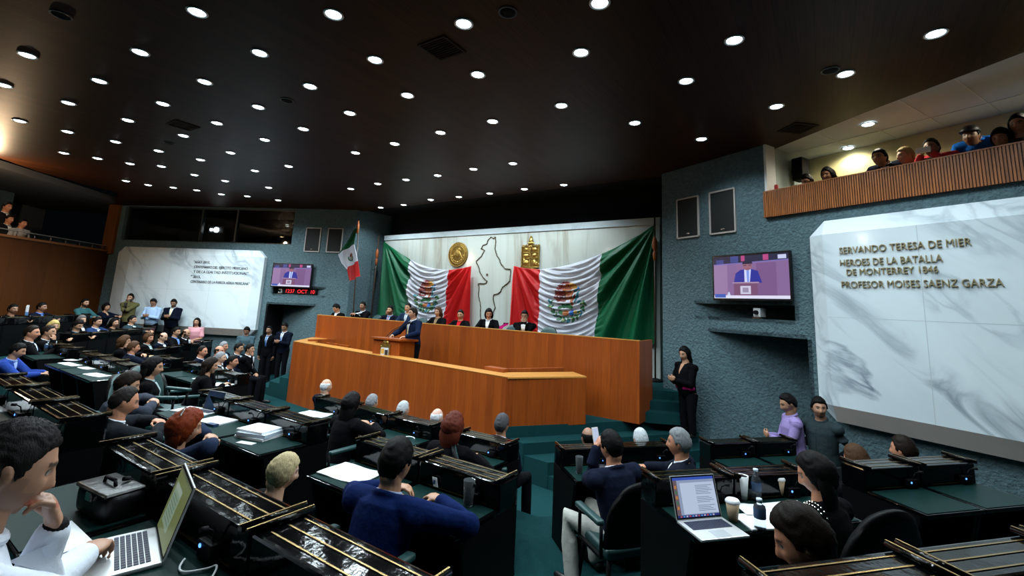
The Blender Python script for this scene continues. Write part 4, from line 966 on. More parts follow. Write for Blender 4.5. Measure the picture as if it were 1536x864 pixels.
# ------------------------------------------------------------------ armchairs
def make_chair():
    t = thing('armchair', 'x', 'chair', (0, 0, 0), 0)
    bm = bmesh.new(); box(bm, -0.23, 0.23, -0.22, 0.24, 0.40, 0.48, bevel=0.03); bmobj('seat', bm, M_chair, t, True)
    # curved padded backrest
    bm = bmesh.new(); G = []
    NU, NV = 14, 8
    def P(u, v, o):
        a = (u - 0.5) * 1.5; w = 0.265 * (1 - 0.35 * max(0, v - 0.55) ** 2 * 4 * (1 if True else 0) * abs(2 * u - 1))
        x = math.sin(a) / math.sin(0.75) * w
        top = 0.98 - 0.10 * (2 * u - 1) ** 2
        return Vector((x, -0.20 - 0.16 * (math.cos(a) - math.cos(0.75)) - 0.09 * v - o, lerp(0.50, top, v)))
    F = [[bm.verts.new(P(i / NU, j / NV, -0.03 * math.sin(PI * i / NU) ** 0.5 * math.sin(PI * j / NV) ** 0.5)) for j in range(NV + 1)] for i in range(NU + 1)]
    B = [[bm.verts.new(P(i / NU, j / NV, 0.035)) for j in range(NV + 1)] for i in range(NU + 1)]
    for i in range(NU):
        for j in range(NV):
            bm.faces.new((F[i][j], F[i + 1][j], F[i + 1][j + 1], F[i][j + 1])); bm.faces.new((B[i][j], B[i][j + 1], B[i + 1][j + 1], B[i + 1][j])).material_index = 1
        for j in (0, NV): bm.faces.new((F[i][j], F[i + 1][j], B[i + 1][j], B[i][j])).material_index = 1
    for j in range(NV):
        for i in (0, NU): bm.faces.new((F[i][j], F[i][j + 1], B[i][j + 1], B[i][j])).material_index = 1
    bmobj('backrest', bm, [M_chair, M_lacq_r], t, True)
    for s in (-1, 1):
        bm = bmesh.new(); box(bm, s * 0.275 - 0.03, s * 0.275 + 0.03, -0.20, 0.18, 0.645, 0.685, bevel=0.015); a = bmobj('armrest', bm, M_chair, t, True)
        bm = bmesh.new(); cyl(bm, (s * 0.275, 0.14, 0.43), (s * 0.275, 0.14, 0.65), 0.014); cyl(bm, (s * 0.275, -0.2, 0.43), (s * 0.275, -0.2, 0.65), 0.014); box(bm, s * 0.275 - 0.014, s * 0.275 + 0.014, -0.21, 0.15, 0.425, 0.445); bmobj('arm_bracket', bm, M_lacq_r, a)
    for sx in (-1, 1):
        for sy in (-1, 1):
            bm = bmesh.new(); cyl(bm, (sx * 0.20, sy * 0.19, 0.41), (sx * 0.235, sy * 0.23, 0.0), 0.02, 0.013, 10); bmobj('leg', bm, M_lacq_r, t)
    return t
CHAIR0 = [None]
def chair(x, y, z, rot, label):
    if CHAIR0[0] is None: CHAIR0[0] = t = make_chair()
    else: t = copy_tree(CHAIR0[0])
    t.location = (x, y, z); t.rotation_euler = (0, 0, rot); t['label'] = label; t['group'] = 'armchairs of the chamber'
    return t

# ------------------------------------------------------------------ things on the desks
W1, W2, W3 = Z_T1 + 0.7262, Z_T2 + 0.7262, Z_T3 + 0.7262
def sheet(x, y, z, rot, w, d, label, thick=0.004, material=None, name='paper', cat='paper', group=None, curl=0.0):
    bm = bmesh.new()
    N = 8
    top = [[bm.verts.new((lerp(-w / 2, w / 2, i / N), lerp(-d / 2, d / 2, j / N), thick + curl * (((i / N - .5) * 2) ** 2 * 0.5 + 0.3 * math.sin(i * 1.1 + j * .7)) * 0.5)) for j in range(N + 1)] for i in range(N + 1)]
    bot = [[bm.verts.new((v.co.x, v.co.y, 0 if curl == 0 else max(0, v.co.z - thick))) for v in r] for r in top]
    for i in range(N):
        for j in range(N):
            bm.faces.new((top[i][j], top[i + 1][j], top[i + 1][j + 1], top[i][j + 1])); bm.faces.new((bot[i][j], bot[i][j + 1], bot[i + 1][j + 1], bot[i + 1][j]))
        for j in (0, N): bm.faces.new((top[i][j], top[i + 1][j], bot[i + 1][j], bot[i][j]))
    for j in range(N):
        for i in (0, N): bm.faces.new((top[i][j], top[i][j + 1], bot[i][j + 1], bot[i][j]))
    o = bmobj(name, bm, material or M_paper); o.location = (x, y, z); o.rotation_euler = (0, 0, rot)
    return tag(o, label, cat, group)
sheet(1.93, -6.36, W1, 0.25, 0.42, 0.24, 'crumpled white papers on the first desk of the front row', 0.006, curl=0.02)
sheet(4.72, -7.92, W2, 0.1, 0.40, 0.26, 'large white sheets beside the man in the blue suit', 0.006, curl=0.018)
sheet(2.62, -7.88, W2, 0.2, 0.30, 0.22, 'white notepad lying on the second row desk', 0.012)
sheet(2.75, -7.98, W2 + 0.0, 0.2, 0.12, 0.05, 'dark blue spectacle case beside the white notepad', 0.02, mat('dark blue case', (0.02, 0.04, 0.10), 0.4), 'spectacle_case', 'case')
for k, (w, d, th, mt, lb, dx, r) in enumerate([(0.32, 0.25, 0.018, M_paper, 'bottom folder of the stack of folders on the second row', 0, 0.25), (0.30, 0.24, 0.03, mat('pale blue folder', (0.45, 0.52, 0.60), 0.5), 'thick pale blue folder in the middle of the folder stack', 0.01, 0.32), (0.30, 0.22, 0.018, M_paper, 'open white booklet on top of the folder stack', -0.02, 0.22)]):
    sheet(3.38 + dx, -7.86, W2 + (0, 0.018, 0.048)[k], r, w, d, lb, th, mt, 'folder', 'folder', 'folders stacked on the second row desk')
sheet(3.5, -8.04, W2, 0.3, 0.16, 0.06, 'narrow grey leaflet poking out before the folder stack', 0.004, mat('grey leaflet', (0.45, 0.45, 0.47), 0.6))
sheet(1.98, -7.85, W2, 0.3, 0.30, 0.22, 'white papers left of the small open laptop', 0.006)
sheet(2.25, -7.97, W2, 0.15, 0.30, 0.16, 'teal patterned book in front of the small open laptop', 0.016, mat('teal cover', (0.10, 0.22, 0.26), 0.35, var=(30, 0.8, (1, 1, 1))), 'book', 'book')
sheet(2.80, -6.32, W1, 0.2, 0.28, 0.20, 'blue book on the front row beside the dark-haired woman', 0.012, mat('blue cover', (0.03, 0.12, 0.22), 0.4), 'book', 'book')
sheet(4.50, -6.33, W1, -0.3, 0.30, 0.21, 'white papers fanned out before the red-haired woman', 0.005, curl=0.012)
sheet(4.62, -6.42, W1 + 0.016, 0.3, 0.12, 0.10, 'blue card lying on the fanned white papers', 0.004, mat('blue card', (0.06, 0.2, 0.42), 0.5), 'card', 'card')
for k, (x, y, r, w, d, lb) in enumerate([(-2.45, -7.80, 0.1, 0.5, 0.14, 'long white sheet on the left half second row, nearest the dark-suited man'), (-1.05, -7.83, 0.15, 0.42, 0.16, 'bright white sheet at the right end of the left half second row'), (-1.85, -7.75, 0.1, 0.30, 0.12, 'white sheet in the middle of the left half second row'), (-3.0, -7.66, 0.3, 0.2, 0.12, 'upright-curled white sheet at the left end of the left half second row')]):
    sheet(x, y, W2, r, w, d, lb, 0.005, curl=0.01)
sheet(-0.95, -6.22, W1, 0.4, 0.36, 0.24, 'white sheet the writing woman leans over', 0.005)
sheet(-1.7, -6.18, W1, 0.2, 0.30, 0.2, 'white sheet left of the writing woman', 0.005)
sheet(-5.55, -5.75, W1, -0.8, 0.30, 0.2, 'white papers before the bald man in the far left front row', 0.005)
sheet(2.35, -9.42, W3, 0.1, 0.36, 0.26, 'white sheet at the far left edge of the third row', 0.006)
sheet(5.18, -9.56, W3, 0.0, 0.28, 0.10, 'white paper block beside the black bag of the foreground man', 0.012)
sheet(7.22, -6.86, W2, 0.75, 0.26, 0.20, 'white sheets under the colour print on the right-hand desk', 0.008)
sheet(7.18, -6.70, W2 + 0.008, 0.62, 0.22, 0.17, 'page with pink and green print leaning on the sheets by the paper cup', 0.003, mat('colour print', (0.66, 0.68, 0.68), 0.6, var=(9, 0.25, (1, 1, 1))), curl=0.012)
sheet(7.38, -6.52, W2, 0.85, 0.30, 0.24, 'large white sheet on the right-hand desk before the woman in black', 0.005)
sheet(-3.6, -2.0, 0.655 - 0.12 + 0.01, 0.1, 0.3, 0.2, 'white papers of the writing man at the left end of the upper desk', 0.01)
sheet(-4.55, -1.85, 0.50, 0.25, 0.4, 0.3, 'white paper under the hands of the leftmost man at the upper desk', 0.01)

def tumbler(x, y, z, label):
    t = thing('drinking_glass', label, 'glass', (x, y, z), 0, 'glasses of water')
    bm = bmesh.new(); lathe(bm, [(0.0, 0.0), (0.026, 0.0), (0.030, 0.02), (0.037, 0.15), (0.0355, 0.151), (0.028, 0.022), (0.0, 0.018)], n=28); bmobj('tumbler', bm, mat('tumbler glass', (0.85, 0.95, 1.0), 0.02, trans=0.94, ior=1.45), t)
    bm = bmesh.new(); lathe(bm, [(0.0, 0.0185), (0.0275, 0.0225), (0.0305, 0.062), (0.0, 0.062)], n=28); bmobj('water', bm, mat('water', (0.9, 1, 1), 0.0, trans=1.0, ior=1.33), t)
tumbler(5.70, -7.80, W2, 'tall glass of water on the second row desk right of the blue suit')
tumbler(5.60, -6.02, W1, 'tall glass of water beside the man holding up a phone')
def paper_cup(x, y, z, label, lid=True, tall=0.11, col=(0.46, 0.33, 0.20)):
    t = thing('paper_cup', label, 'cup', (x, y, z), 0, 'takeaway cups')
    bm = bmesh.new(); lathe(bm, [(0, 0), (0.027, 0), (0.040, tall), (0.036, tall), (0.0, 0.01)], n=24); bmobj('cup', bm, mat('cup %.2f' % col[0], col, 0.6), t)
    if lid:
        bm = bmesh.new(); lathe(bm, [(0.0, tall + 0.012), (0.034, tall + 0.014), (0.038, tall + 0.010), (0.043, tall + 0.002), (0.043, tall - 0.006), (0.039, tall - 0.006), (0.0, tall - 0.004)], n=24); bmobj('lid', bm, M_white, t)
paper_cup(7.08, -6.95, W2, 'brown paper cup with white lid beside the right-hand laptop')
paper_cup(7.28, -6.30, W2, 'brown paper cup with white lid further back, by the brass end bar')
paper_cup(7.08, -6.54, W2, 'plain white foam cup on the right-hand desk', False, 0.15, (0.72, 0.75, 0.76))
paper_cup(-4.75, -5.95, W1, 'small tan cup far left beside the seated row', False, 0.10)
def bottle(x, y, z, label, h=0.20):
    t = thing('water_bottle', label, 'bottle', (x, y, z), 0, 'plastic water bottles')
    bm = bmesh.new(); lathe(bm, [(0, 0), (0.030, 0.0), (0.033, 0.02), (0.031, 0.07), (0.033, 0.10), (0.031, 0.13), (0.014, h - 0.03), (0.013, h - 0.015), (0, h - 0.015)], n=24); bmobj('body', bm, mat('bottle plastic', (0.75, 0.85, 0.95), 0.08, trans=0.95, ior=1.2), t)
    bm = bmesh.new(); lathe(bm, [(0, h - 0.015), (0.016, h - 0.015), (0.016, h), (0, h)], n=20); bmobj('cap', bm, mat('bottle cap', (0.55, 0.65, 0.75), 0.4), t)
    bm = bmesh.new(); lathe(bm, [(0.0335, 0.065), (0.0345, 0.07), (0.0345, 0.115), (0.0335, 0.12)], n=24); bmobj('bottle_label', bm, mat('bottle label', (0.04, 0.08, 0.16), 0.4), t)
bottle(7.16, -6.50, W2, 'water bottle with dark label beside the white foam cup')
bottle(7.23, -6.97, W2, 'half hidden clear water bottle in front of the colour print', 0.17)
bottle(-4.75, -7.62, W2, 'small water bottle in front of the seated man with the tie', 0.16)
bottle(-4.6, -7.66, W2, 'small water bottle at the far left beside the first one', 0.14)

def laptop(x, y, z, rot, w, d, open_deg, label, doc):
    """silver laptop; origin at the middle of the hinge, user sits on the -y side"""
    t = thing('laptop', label, 'laptop', (x, y, z), rot)
    M_alu = mat('laptop aluminium', (0.66, 0.67, 0.68), 0.35, 0.55)
    bm = bmesh.new(); box(bm, -w / 2, w / 2, -d, 0, 0, 0.014, bevel=0.005); base = bmobj('base', bm, M_alu, t)
    bm = bmesh.new()
    rows, cols = 6, 14; kw = (w * 0.84) / cols; kd = (d * 0.42) / rows
    for r in range(rows):
        c = 0
        while c < cols:
            span = 5 if (r == 0 and c == 4) else 1
            x0 = -w * 0.42 + c * kw; y0 = -d * 0.54 + r * kd
            box(bm, x0 + 0.0015, x0 + kw * span - 0.0015, y0 + 0.0015, y0 + kd - 0.0015, 0.013, 0.0165); c += span
    bmobj('keyboard', bm, mat('laptop keys', (0.012, 0.018, 0.05), 0.5), t)
    bm = bmesh.new(); box(bm, -w * 0.16, w * 0.16, -d * 0.95, -d * 0.62, 0.0135, 0.0146); bmobj('trackpad', bm, mat('trackpad', (0.50, 0.53, 0.56), 0.3, 0.4), t)
    lid = thing('lid', '', '', (0, 0.0, 0.012)); del lid['category']; del lid['label']
    lid.parent = t; lid.rotation_euler = (-math.radians(open_deg - 90), 0, 0)
    hh = d * 1.0
    bm = bmesh.new(); box(bm, -w / 2, w / 2, 0, 0.007, 0, hh, bevel=0.003); bmobj('lid_shell', bm, M_alu, lid)
    bm = bmesh.new(); mats = []
    def rect(a, b, c, e, nm, col, s, k):
        mt = emat(nm, col, s)
        if mt not in mats: mats.append(mt)
        v = [bm.verts.new(((a - .5) * w * 0.92, -0.0012 - k * 0.00006, 0.05 * hh + c * hh * 0.9)), bm.verts.new(((b - .5) * w * 0.92, -0.0012 - k * 0.00006, 0.05 * hh + c * hh * 0.9)), bm.verts.new(((b - .5) * w * 0.92, -0.0012 - k * 0.00006, 0.05 * hh + e * hh * 0.9)), bm.verts.new(((a - .5) * w * 0.92, -0.0012 - k * 0.00006, 0.05 * hh + e * hh * 0.9))]
        bm.faces.new(v).material_index = mats.index(mt)
    for args in doc: rect(*args)
    bmobj('screen', bm, mats, lid)
    bm = bmesh.new(); box(bm, -w * 0.485, w * 0.485, -0.0010, 0.0, 0.02 * hh, 0.985 * hh); bmobj('bezel', bm, M_black, lid)
    return t
G = srgb
docR = [(0, 1, 0, 1, 'grey page area', G(150, 165, 195), 0.8, 1), (0, 1, 0.93, 1, 'menu bar', G(60, 90, 190), 0.8, 2), (0, 0.09, 0.05, 0.93, 'folder strip', G(120, 100, 110), 0.7, 2), (0.16, 0.99, 0.08, 0.86, 'page', G(185, 200, 225), 0.9, 3), (0, 1, 0.0, 0.06, 'dock', G(40, 50, 120), 0.8, 4)]
for k in range(5): docR.append((0.02, 0.07, 0.2 + 0.13 * k, 0.28 + 0.13 * k, 'icon %d' % (k % 2), (G(190, 130, 70), G(70, 120, 90))[k % 2], 0.8, 5))
for k in range(16):
    if k in (4, 9): continue
    docR.append((0.52, 0.93 - 0.05 * (k % 3), 0.14 + 0.042 * k, 0.155 + 0.042 * k, 'text line', G(120, 135, 165), 0.8, 5))
for k in range(12): docR.append((0.06 + 0.07 * k, 0.10 + 0.07 * k, 0.012, 0.045, 'dock icon %d' % (k % 3), (G(200, 90, 80), G(90, 160, 220), G(200, 200, 220))[k % 3], 0.8, 6))
laptop(6.915, -7.085, W2, CW, 0.315, 0.235, 108, 'open silver laptop showing a text document on the right-hand desk', docR)
docL = [(0, 1, 0, 1, 'olive desktop', G(110, 120, 75), 0.7, 1), (0.10, 0.62, 0.15, 0.80, 'pale window', G(130, 150, 130), 0.75, 2), (0.12, 0.60, 0.70, 0.78, 'window bar', G(150, 165, 150), 0.75, 3), (0, 1, 0.96, 1.0, 'top bar', G(90, 100, 80), 0.7, 2)]
for k in range(7): docL.append((0.16, 0.55, 0.22 + 0.065 * k, 0.245 + 0.065 * k, 'grey line', G(105, 125, 110), 0.75, 4))
laptop(5.50, -9.375, W3, -0.27, 0.315, 0.235, 105, 'open silver laptop in the left foreground at the hands of the man', docL)
docS = [(0, 1, 0, 1, 'blue screen', G(20, 45, 75), 0.6, 1), (0.1, 0.9, 0.2, 0.8, 'blue window', G(30, 60, 95), 0.6, 2)]
laptop(2.17, -7.745, W2, 0.18, 0.27, 0.19, 105, 'small open laptop with dark blue screen on the second row', docS)
# black leather bag, cable, hearing loop, phone and small things
t = thing('leather_bag', 'black leather bag with a flap standing on the foreground desk', 'bag', (5.02, -9.40, W3), 0.1)
bm = bmesh.new(); box(bm, -0.14, 0.14, -0.06, 0.08, 0.0, 0.105, bevel=0.03); bmobj('body', bm, mat('bag leather', (0.004, 0.0045, 0.005), 0.4, spec=0.3, bump=(30, 0.15, (1, 1, 1))), t, True)
bm = bmesh.new(); v = box(bm, -0.135, 0.135, -0.066, 0.075, 0.098, 0.114, bevel=0.008); bmobj('flap', bm, mat('bag flap', (0.010, 0.0095, 0.009), 0.33, spec=0.5, bump=(20, 0.2, (1, 1, 1))), t, True)
bm = bmesh.new(); tube(bm, [Vector((-0.05, 0, 0.112)), Vector((-0.04, 0, 0.135)), Vector((0.04, 0, 0.135)), Vector((0.05, 0, 0.112))], 0.007, 8); bmobj('handle', bm, M_black, t)
bm = bmesh.new(); box(bm, -0.02, 0.02, -0.070, -0.062, 0.07, 0.10); bmobj('clasp', bm, M_chrome, t)
def curve_tube(pts, r, name, label, cat, material):
    cu = bpy.data.curves.new(name, 'CURVE'); cu.dimensions = '3D'; cu.bevel_depth = r; cu.bevel_resolution = 2; cu.use_fill_caps = True
    sp = cu.splines.new('NURBS'); sp.points.add(len(pts) - 1); sp.use_endpoint_u = True; sp.order_u = 3
    for q, p in zip(sp.points, pts): q.co = (*p, 1)
    ob = bpy.data.objects.new(name, cu); TMP.collection.objects.link(ob); me = bpy.data.meshes.new_from_object(ob.evaluated_get(bench_graph())); bpy.data.objects.remove(ob); bpy.data.curves.remove(cu)
    me.materials.clear(); me.name = name; return tag(link(name, me, material), label, cat)
curve_tube([(5.68, -9.36, W3 + .01), (5.74, -9.42, W3 + .006), (5.80, -9.34, W3 + .006), (5.82, -9.31, W3 + .02), (5.90, -9.38, W3 + .006), (5.93, -9.50, W3 + .006), (5.88, -9.62, W3 + .006)], 0.0035, 'power_cable', 'pale looping power cable beside the foreground laptop', 'cable', M_white)
curve_tube([(3.62 + 0.07 * math.cos(a), -6.30 + 0.06 * math.sin(a), W1 + 0.006) for a in [0.5 + 0.5 * k for k in range(11)]], 0.006, 'cord_loop', 'small white open loop of cord lying on the front row desk', 'cord', M_white)
t = thing('hang_tag', 'small white paper tag hanging on the hood beside the blue suit', 'tag', (5.36, -7.745, Z_T2 + 0.80), 0)
bm = bmesh.new(); v = box(bm, -0.02, 0.02, -0.004, 0.0, -0.055, 0.0)
for q in v: q.co.x += q.co.z * -0.3
bmobj('paper_tag', bm, M_paper, t)
bm = bmesh.new(); box(bm, -0.008, 0.012, -0.0055, -0.004, -0.04, -0.015); bmobj('printed_mark', bm, mat('tag print', (0.03, 0.08, 0.2), 0.5), t)
# desk flag far left
t = thing('table_flag', 'tiny white and blue table flag at the far left back row', 'flag', (-8.85, -7.25, 0.26))
bm = bmesh.new(); cyl(bm, (0, 0, 0), (0.03, 0, 0.40), 0.006); bmobj('staff', bm, M_brass, t)
bm = bmesh.new()
g = [[bm.verts.new((0.03 - 0.02 * j / 6 + 0.10 * i / 8 * (0.3 + 0.7 * j / 6), 0.03 * math.sin(i * 0.9), 0.40 - 0.30 * j / 6 - 0.02 * i / 8)) for j in range(7)] for i in range(9)]
for i in range(8):
    for j in range(6): bm.faces.new((g[i][j], g[i + 1][j], g[i + 1][j + 1], g[i][j + 1])).material_index = 0 if j < 3 else 1
bmesh.ops.solidify(bm, geom=list(bm.faces), thickness=0.003)
bmobj('flag_cloth', bm, [M_paper, mat('sky blue cloth', (0.12, 0.3, 0.6), 0.6)], t)
# metal chairs stacked behind the right end of the rostrum
t = thing('folding_chair', 'dark chrome-legged chair standing behind the right end of the upper desk', 'chair', (4.55, -1.2, Z_DAIS), 0.4)
bm = bmesh.new(); box(bm, -0.2, 0.2, -0.2, 0.2, 0.44, 0.47, bevel=0.01); bmobj('seat', bm, M_black, t)
bm = bmesh.new(); box(bm, -0.2, 0.2, -0.22, -0.2, 0.6, 0.82, bevel=0.008); bmobj('backrest', bm, M_black, t)
for sx in (-1, 1):
    for sy in (-1, 1):
        bm = bmesh.new(); cyl(bm, (sx * 0.2, sy * 0.2, 0.82 if sy < 0 else 0.46), (sx * 0.21, sy * 0.22, 0), 0.011); bmobj('leg', bm, M_chrome, t)

# ------------------------------------------------------------------ people
def V(*a): return np.array(a, float)
def unit(v):
    n = np.linalg.norm(v); return v / n if n > 1e-9 else v
def rx(a): c, s = math.cos(a), math.sin(a); return np.array([[1, 0, 0], [0, c, -s], [0, s, c]])
def ry(a): c, s = math.cos(a), math.sin(a); return np.array([[c, 0, s], [0, 1, 0], [-s, 0, c]])
def rz(a): c, s = math.cos(a), math.sin(a); return np.array([[c, -s, 0], [s, c, 0], [0, 0, 1]])
class Shell:
    """collects closed shells as plain arrays"""
    def __init__(self): self.v = []; self.f = []; self.n = 0
    def add(self, v, f):
        self.v.append(np.asarray(v, float)); self.f.extend([tuple(i + self.n for i in q) for q in f]); self.n += len(v)
    def rings(self, rings):
        n = len(rings[0]); k = len(rings)
        v = np.concatenate([np.asarray(r) for r in rings] + [np.mean(rings[0], 0)[None], np.mean(rings[-1], 0)[None]])
        f = []
        for a in range(k - 1):
            for i in range(n):
                j = (i + 1) % n; f.append((a * n + i, a * n + j, (a + 1) * n + j, (a + 1) * n + i))
        for i in range(n):
            j = (i + 1) % n; f.append((k * n, j, i)); f.append((k * n + 1, (k - 1) * n + i, (k - 1) * n + j))
        self.add(v, f)
    def limb(self, pts, rad, n=12, flat=1.0, up=None):
        """round tapering limb through the points with domed ends"""
        pts = [np.asarray(p, float) for p in pts]; R = []
        for i, (p, r) in enumerate(zip(pts, rad)):
            d = unit((pts[min(i + 1, len(pts) - 1)] - pts[max(i - 1, 0)]))
            h = up if up is not None else (V(0, 0, 1) if abs(d[2]) < 0.9 else V(0, 1, 0))
            a = unit(np.cross(d, h)); b = np.cross(a, d)
            def ring(c, q): return [c + (a * math.cos(2 * PI * k / n) + b * flat * math.sin(2 * PI * k / n)) * q for k in range(n)]
            if i == 0:
                for t in (0.97, 0.75, 0.4): R.append(ring(p - d * r * t, r * math.sqrt(1 - t * t)))
            R.append(ring(p, r))
            if i == len(pts) - 1:
                for t in (0.4, 0.75, 0.97): R.append(ring(p + d * r * t, r * math.sqrt(1 - t * t)))
        self.rings(R)
    def ell(self, c, r, R=None, nu=16, nv=10):
        R = np.eye(3) if R is None else R
        v = [V(0, 0, 1)] + [V(math.sin(PI * j / nv) * math.cos(2 * PI * i / nu), math.sin(PI * j / nv) * math.sin(2 * PI * i / nu), math.cos(PI * j / nv)) for j in range(1, nv) for i in range(nu)] + [V(0, 0, -1)]
        v = (np.array(v) * np.array(r)) @ R.T + np.asarray(c)
        f = [(0, 1 + i, 1 + (i + 1) % nu) for i in range(nu)]
        for j in range(nv - 2):
            for i in range(nu): f.append((1 + j * nu + i, 1 + (j + 1) * nu + i, 1 + (j + 1) * nu + (i + 1) % nu, 1 + j * nu + (i + 1) % nu))
        b = 1 + (nv - 2) * nu; e = len(v) - 1
        f += [(b + i, e, b + (i + 1) % nu) for i in range(nu)]
        self.add(v, f)
    def mesh(self, name):
        me = bpy.data.meshes.new(name); me.from_pydata(np.concatenate(self.v).tolist(), [], self.f); me.update(); return me

def fuse(sh, name, voxel, smooth=2, fac=0.5):
    """one continuous surface from overlapping shells"""
    me = sh.mesh(name); ob = bpy.data.objects.new(name, me); TMP.collection.objects.link(ob)
    m1 = ob.modifiers.new('fuse', 'REMESH'); m1.mode = 'VOXEL'; m1.voxel_size = voxel; m1.use_smooth_shade = True
    if smooth:
        m2 = ob.modifiers.new('smooth', 'SMOOTH'); m2.factor = fac; m2.iterations = smooth
    out = bpy.data.meshes.new_from_object(ob.evaluated_get(bench_graph()))
    bpy.data.objects.remove(ob); bpy.data.meshes.remove(me); out.name = name
    return out

def sstep(a, b, x): t = np.clip((x - a) / (b - a), 0, 1); return t * t * (3 - 2 * t)
def head_points(dirs, fem=False):
    """head surface in its own frame (x right, y face, z up, centre between the ears) for unit directions"""
    p = dirs * np.array([0.0765, 0.098, 0.120])
    x, y, z = p[:, 0].copy(), p[:, 1].copy(), p[:, 2].copy()
    t = np.clip(-z / 0.120, 0, 1)
    x *= 1 - (0.34 if fem else 0.27) * t ** 1.7
    y = np.where(y < 0, y * (1 - 0.42 * t), y * (1 + 0.02 * t))
    fr = np.clip(dirs[:, 1], 0, 1) ** 0.6
    g = lambda u, s: np.exp(-(u / s) ** 2)
    ridge = np.clip((0.030 - z) / 0.055, 0, 1) * (1 / (1 + np.exp((-0.038 - z) / 0.0035)))
    y += fr * 0.030 * g(x, 0.0125) * ridge
    y += fr * 0.004 * g(np.abs(x) - 0.013, 0.008) * g(z + 0.032, 0.009)
    y -= fr * 0.0125 * g(np.abs(x) - 0.031, 0.017) * g(z - 0.010, 0.013)
    y += fr * 0.0055 * g(z - 0.034, 0.010) * g(x, 0.055)
    y += fr * 0.0065 * g(x, 0.022) * (g(z + 0.058, 0.006) + g(z + 0.070, 0.006))
    y -= fr * 0.003 * g(x, 0.02) * g(z + 0.064, 0.003)
    y -= fr * 0.004 * g(x, 0.03) * g(z + 0.084, 0.008)
    y += fr * 0.011 * g(x, 0.024) * g(z + 0.102, 0.016)
    y += fr * 0.005 * g(np.abs(x) - 0.045, 0.02) * g(z + 0.022, 0.02)
    return np.stack([x, y, z], 1)
def dirgrid(nu, nv):
    v = [V(0, 0, 1)] + [V(math.sin(PI * j / nv) * math.sin(2 * PI * i / nu), -math.sin(PI * j / nv) * math.cos(2 * PI * i / nu), math.cos(PI * j / nv)) for j in range(1, nv) for i in range(nu)] + [V(0, 0, -1)]
    f = [(0, 1 + i, 1 + (i + 1) % nu) for i in range(nu)]
    for j in range(nv - 2):
        for i in range(nu): f.append((1 + j * nu + i, 1 + (j + 1) * nu + i, 1 + (j + 1) * nu + (i + 1) % nu, 1 + j * nu + (i + 1) % nu))
    b = 1 + (nv - 2) * nu; e = len(v) - 1
    f += [(b + i, e, b + (i + 1) % nu) for i in range(nu)]
    return np.array(v), f
GRID = {}
def hair_shell(style, thick, fem, hi=False):
    """closed hair cap: stands off the skull where hair grows and dives under the skin elsewhere"""
    key = (84, 60) if hi else (52, 36)
    if key not in GRID: GRID[key] = dirgrid(*key)
    d, f = GRID[key]
    p = head_points(d, fem)
    phi = np.abs(np.degrees(np.arctan2(d[:, 0], d[:, 1])))          # 0 face, 180 nape
    xs = [0, 35, 55, 68, 80, 92, 108, 130, 180]
    line = {'short': [0.070, 0.070, 0.060, 0.036, -0.012, 0.012, -0.030, -0.070, -0.078],
            'crop': [0.082, 0.078, 0.070, 0.045, 0.0, 0.016, -0.020, -0.060, -0.068],
            'receding': [0.098, 0.088, 0.082, 0.055, 0.0, 0.014, -0.022, -0.064, -0.072],
            'bald': [0.20, 0.20, 0.20, 0.060, 0.0, 0.012, -0.020, -0.06, -0.070],
            'long': [0.076, 0.066, 0.045, -0.02, -0.09, -0.115, -0.118, -0.12, -0.12],
            'bob': [0.066, 0.058, 0.040, -0.03, -0.09, -0.115, -0.118, -0.12, -0.12],
            'tied': [0.080, 0.074, 0.060, 0.036, 0.0, 0.014, -0.024, -0.070, -0.085]}[style if style != 'curly' else 'long']
    hl = np.interp(phi, xs, line)
    mk = sstep(-0.006, 0.008, p[:, 2] - hl)
    if style == 'bald':
        mk = mk * (1 - sstep(0.045, 0.075, p[:, 2])) * sstep(60, 80, phi)
    vol = thick * (1 + 0.5 * sstep(0.05, 0.12, p[:, 2]))
    if style in ('long', 'bob', 'curly'): vol = vol * (1 + 0.9 * sstep(60, 110, phi) * (1 - sstep(0.02, 0.10, p[:, 2])))
    if style == 'bald': vol = 0.006
    strand = 0.0022 * np.sin(d[:, 0] * 60 + d[:, 2] * 25) + 0.0016 * np.sin(d[:, 0] * 111 + d[:, 1] * 57)
    if style == 'curly': strand = 0.010 * np.sin(d[:, 0] * 31 + 1) * np.sin(d[:, 1] * 29) * np.sin(d[:, 2] * 33 + 2) + strand
    off = np.where(mk > 0.01, mk * (vol + strand), 0) - 0.010 * (1 - mk)
    nrm = p / np.linalg.norm(p, axis=1, keepdims=True)
    return p + nrm * off[:, None], f

def ik(a, t, l1, l2, pole):
    d = t - a; L = min(np.linalg.norm(d), (l1 + l2) * 0.995); u = unit(d)
    x = (l1 * l1 - l2 * l2 + L * L) / (2 * L); h = math.sqrt(max(1e-6, l1 * l1 - x * x))
    q = pole - u * np.dot(pole, u)
    return a + u * x + unit(q) * h, a + u * L

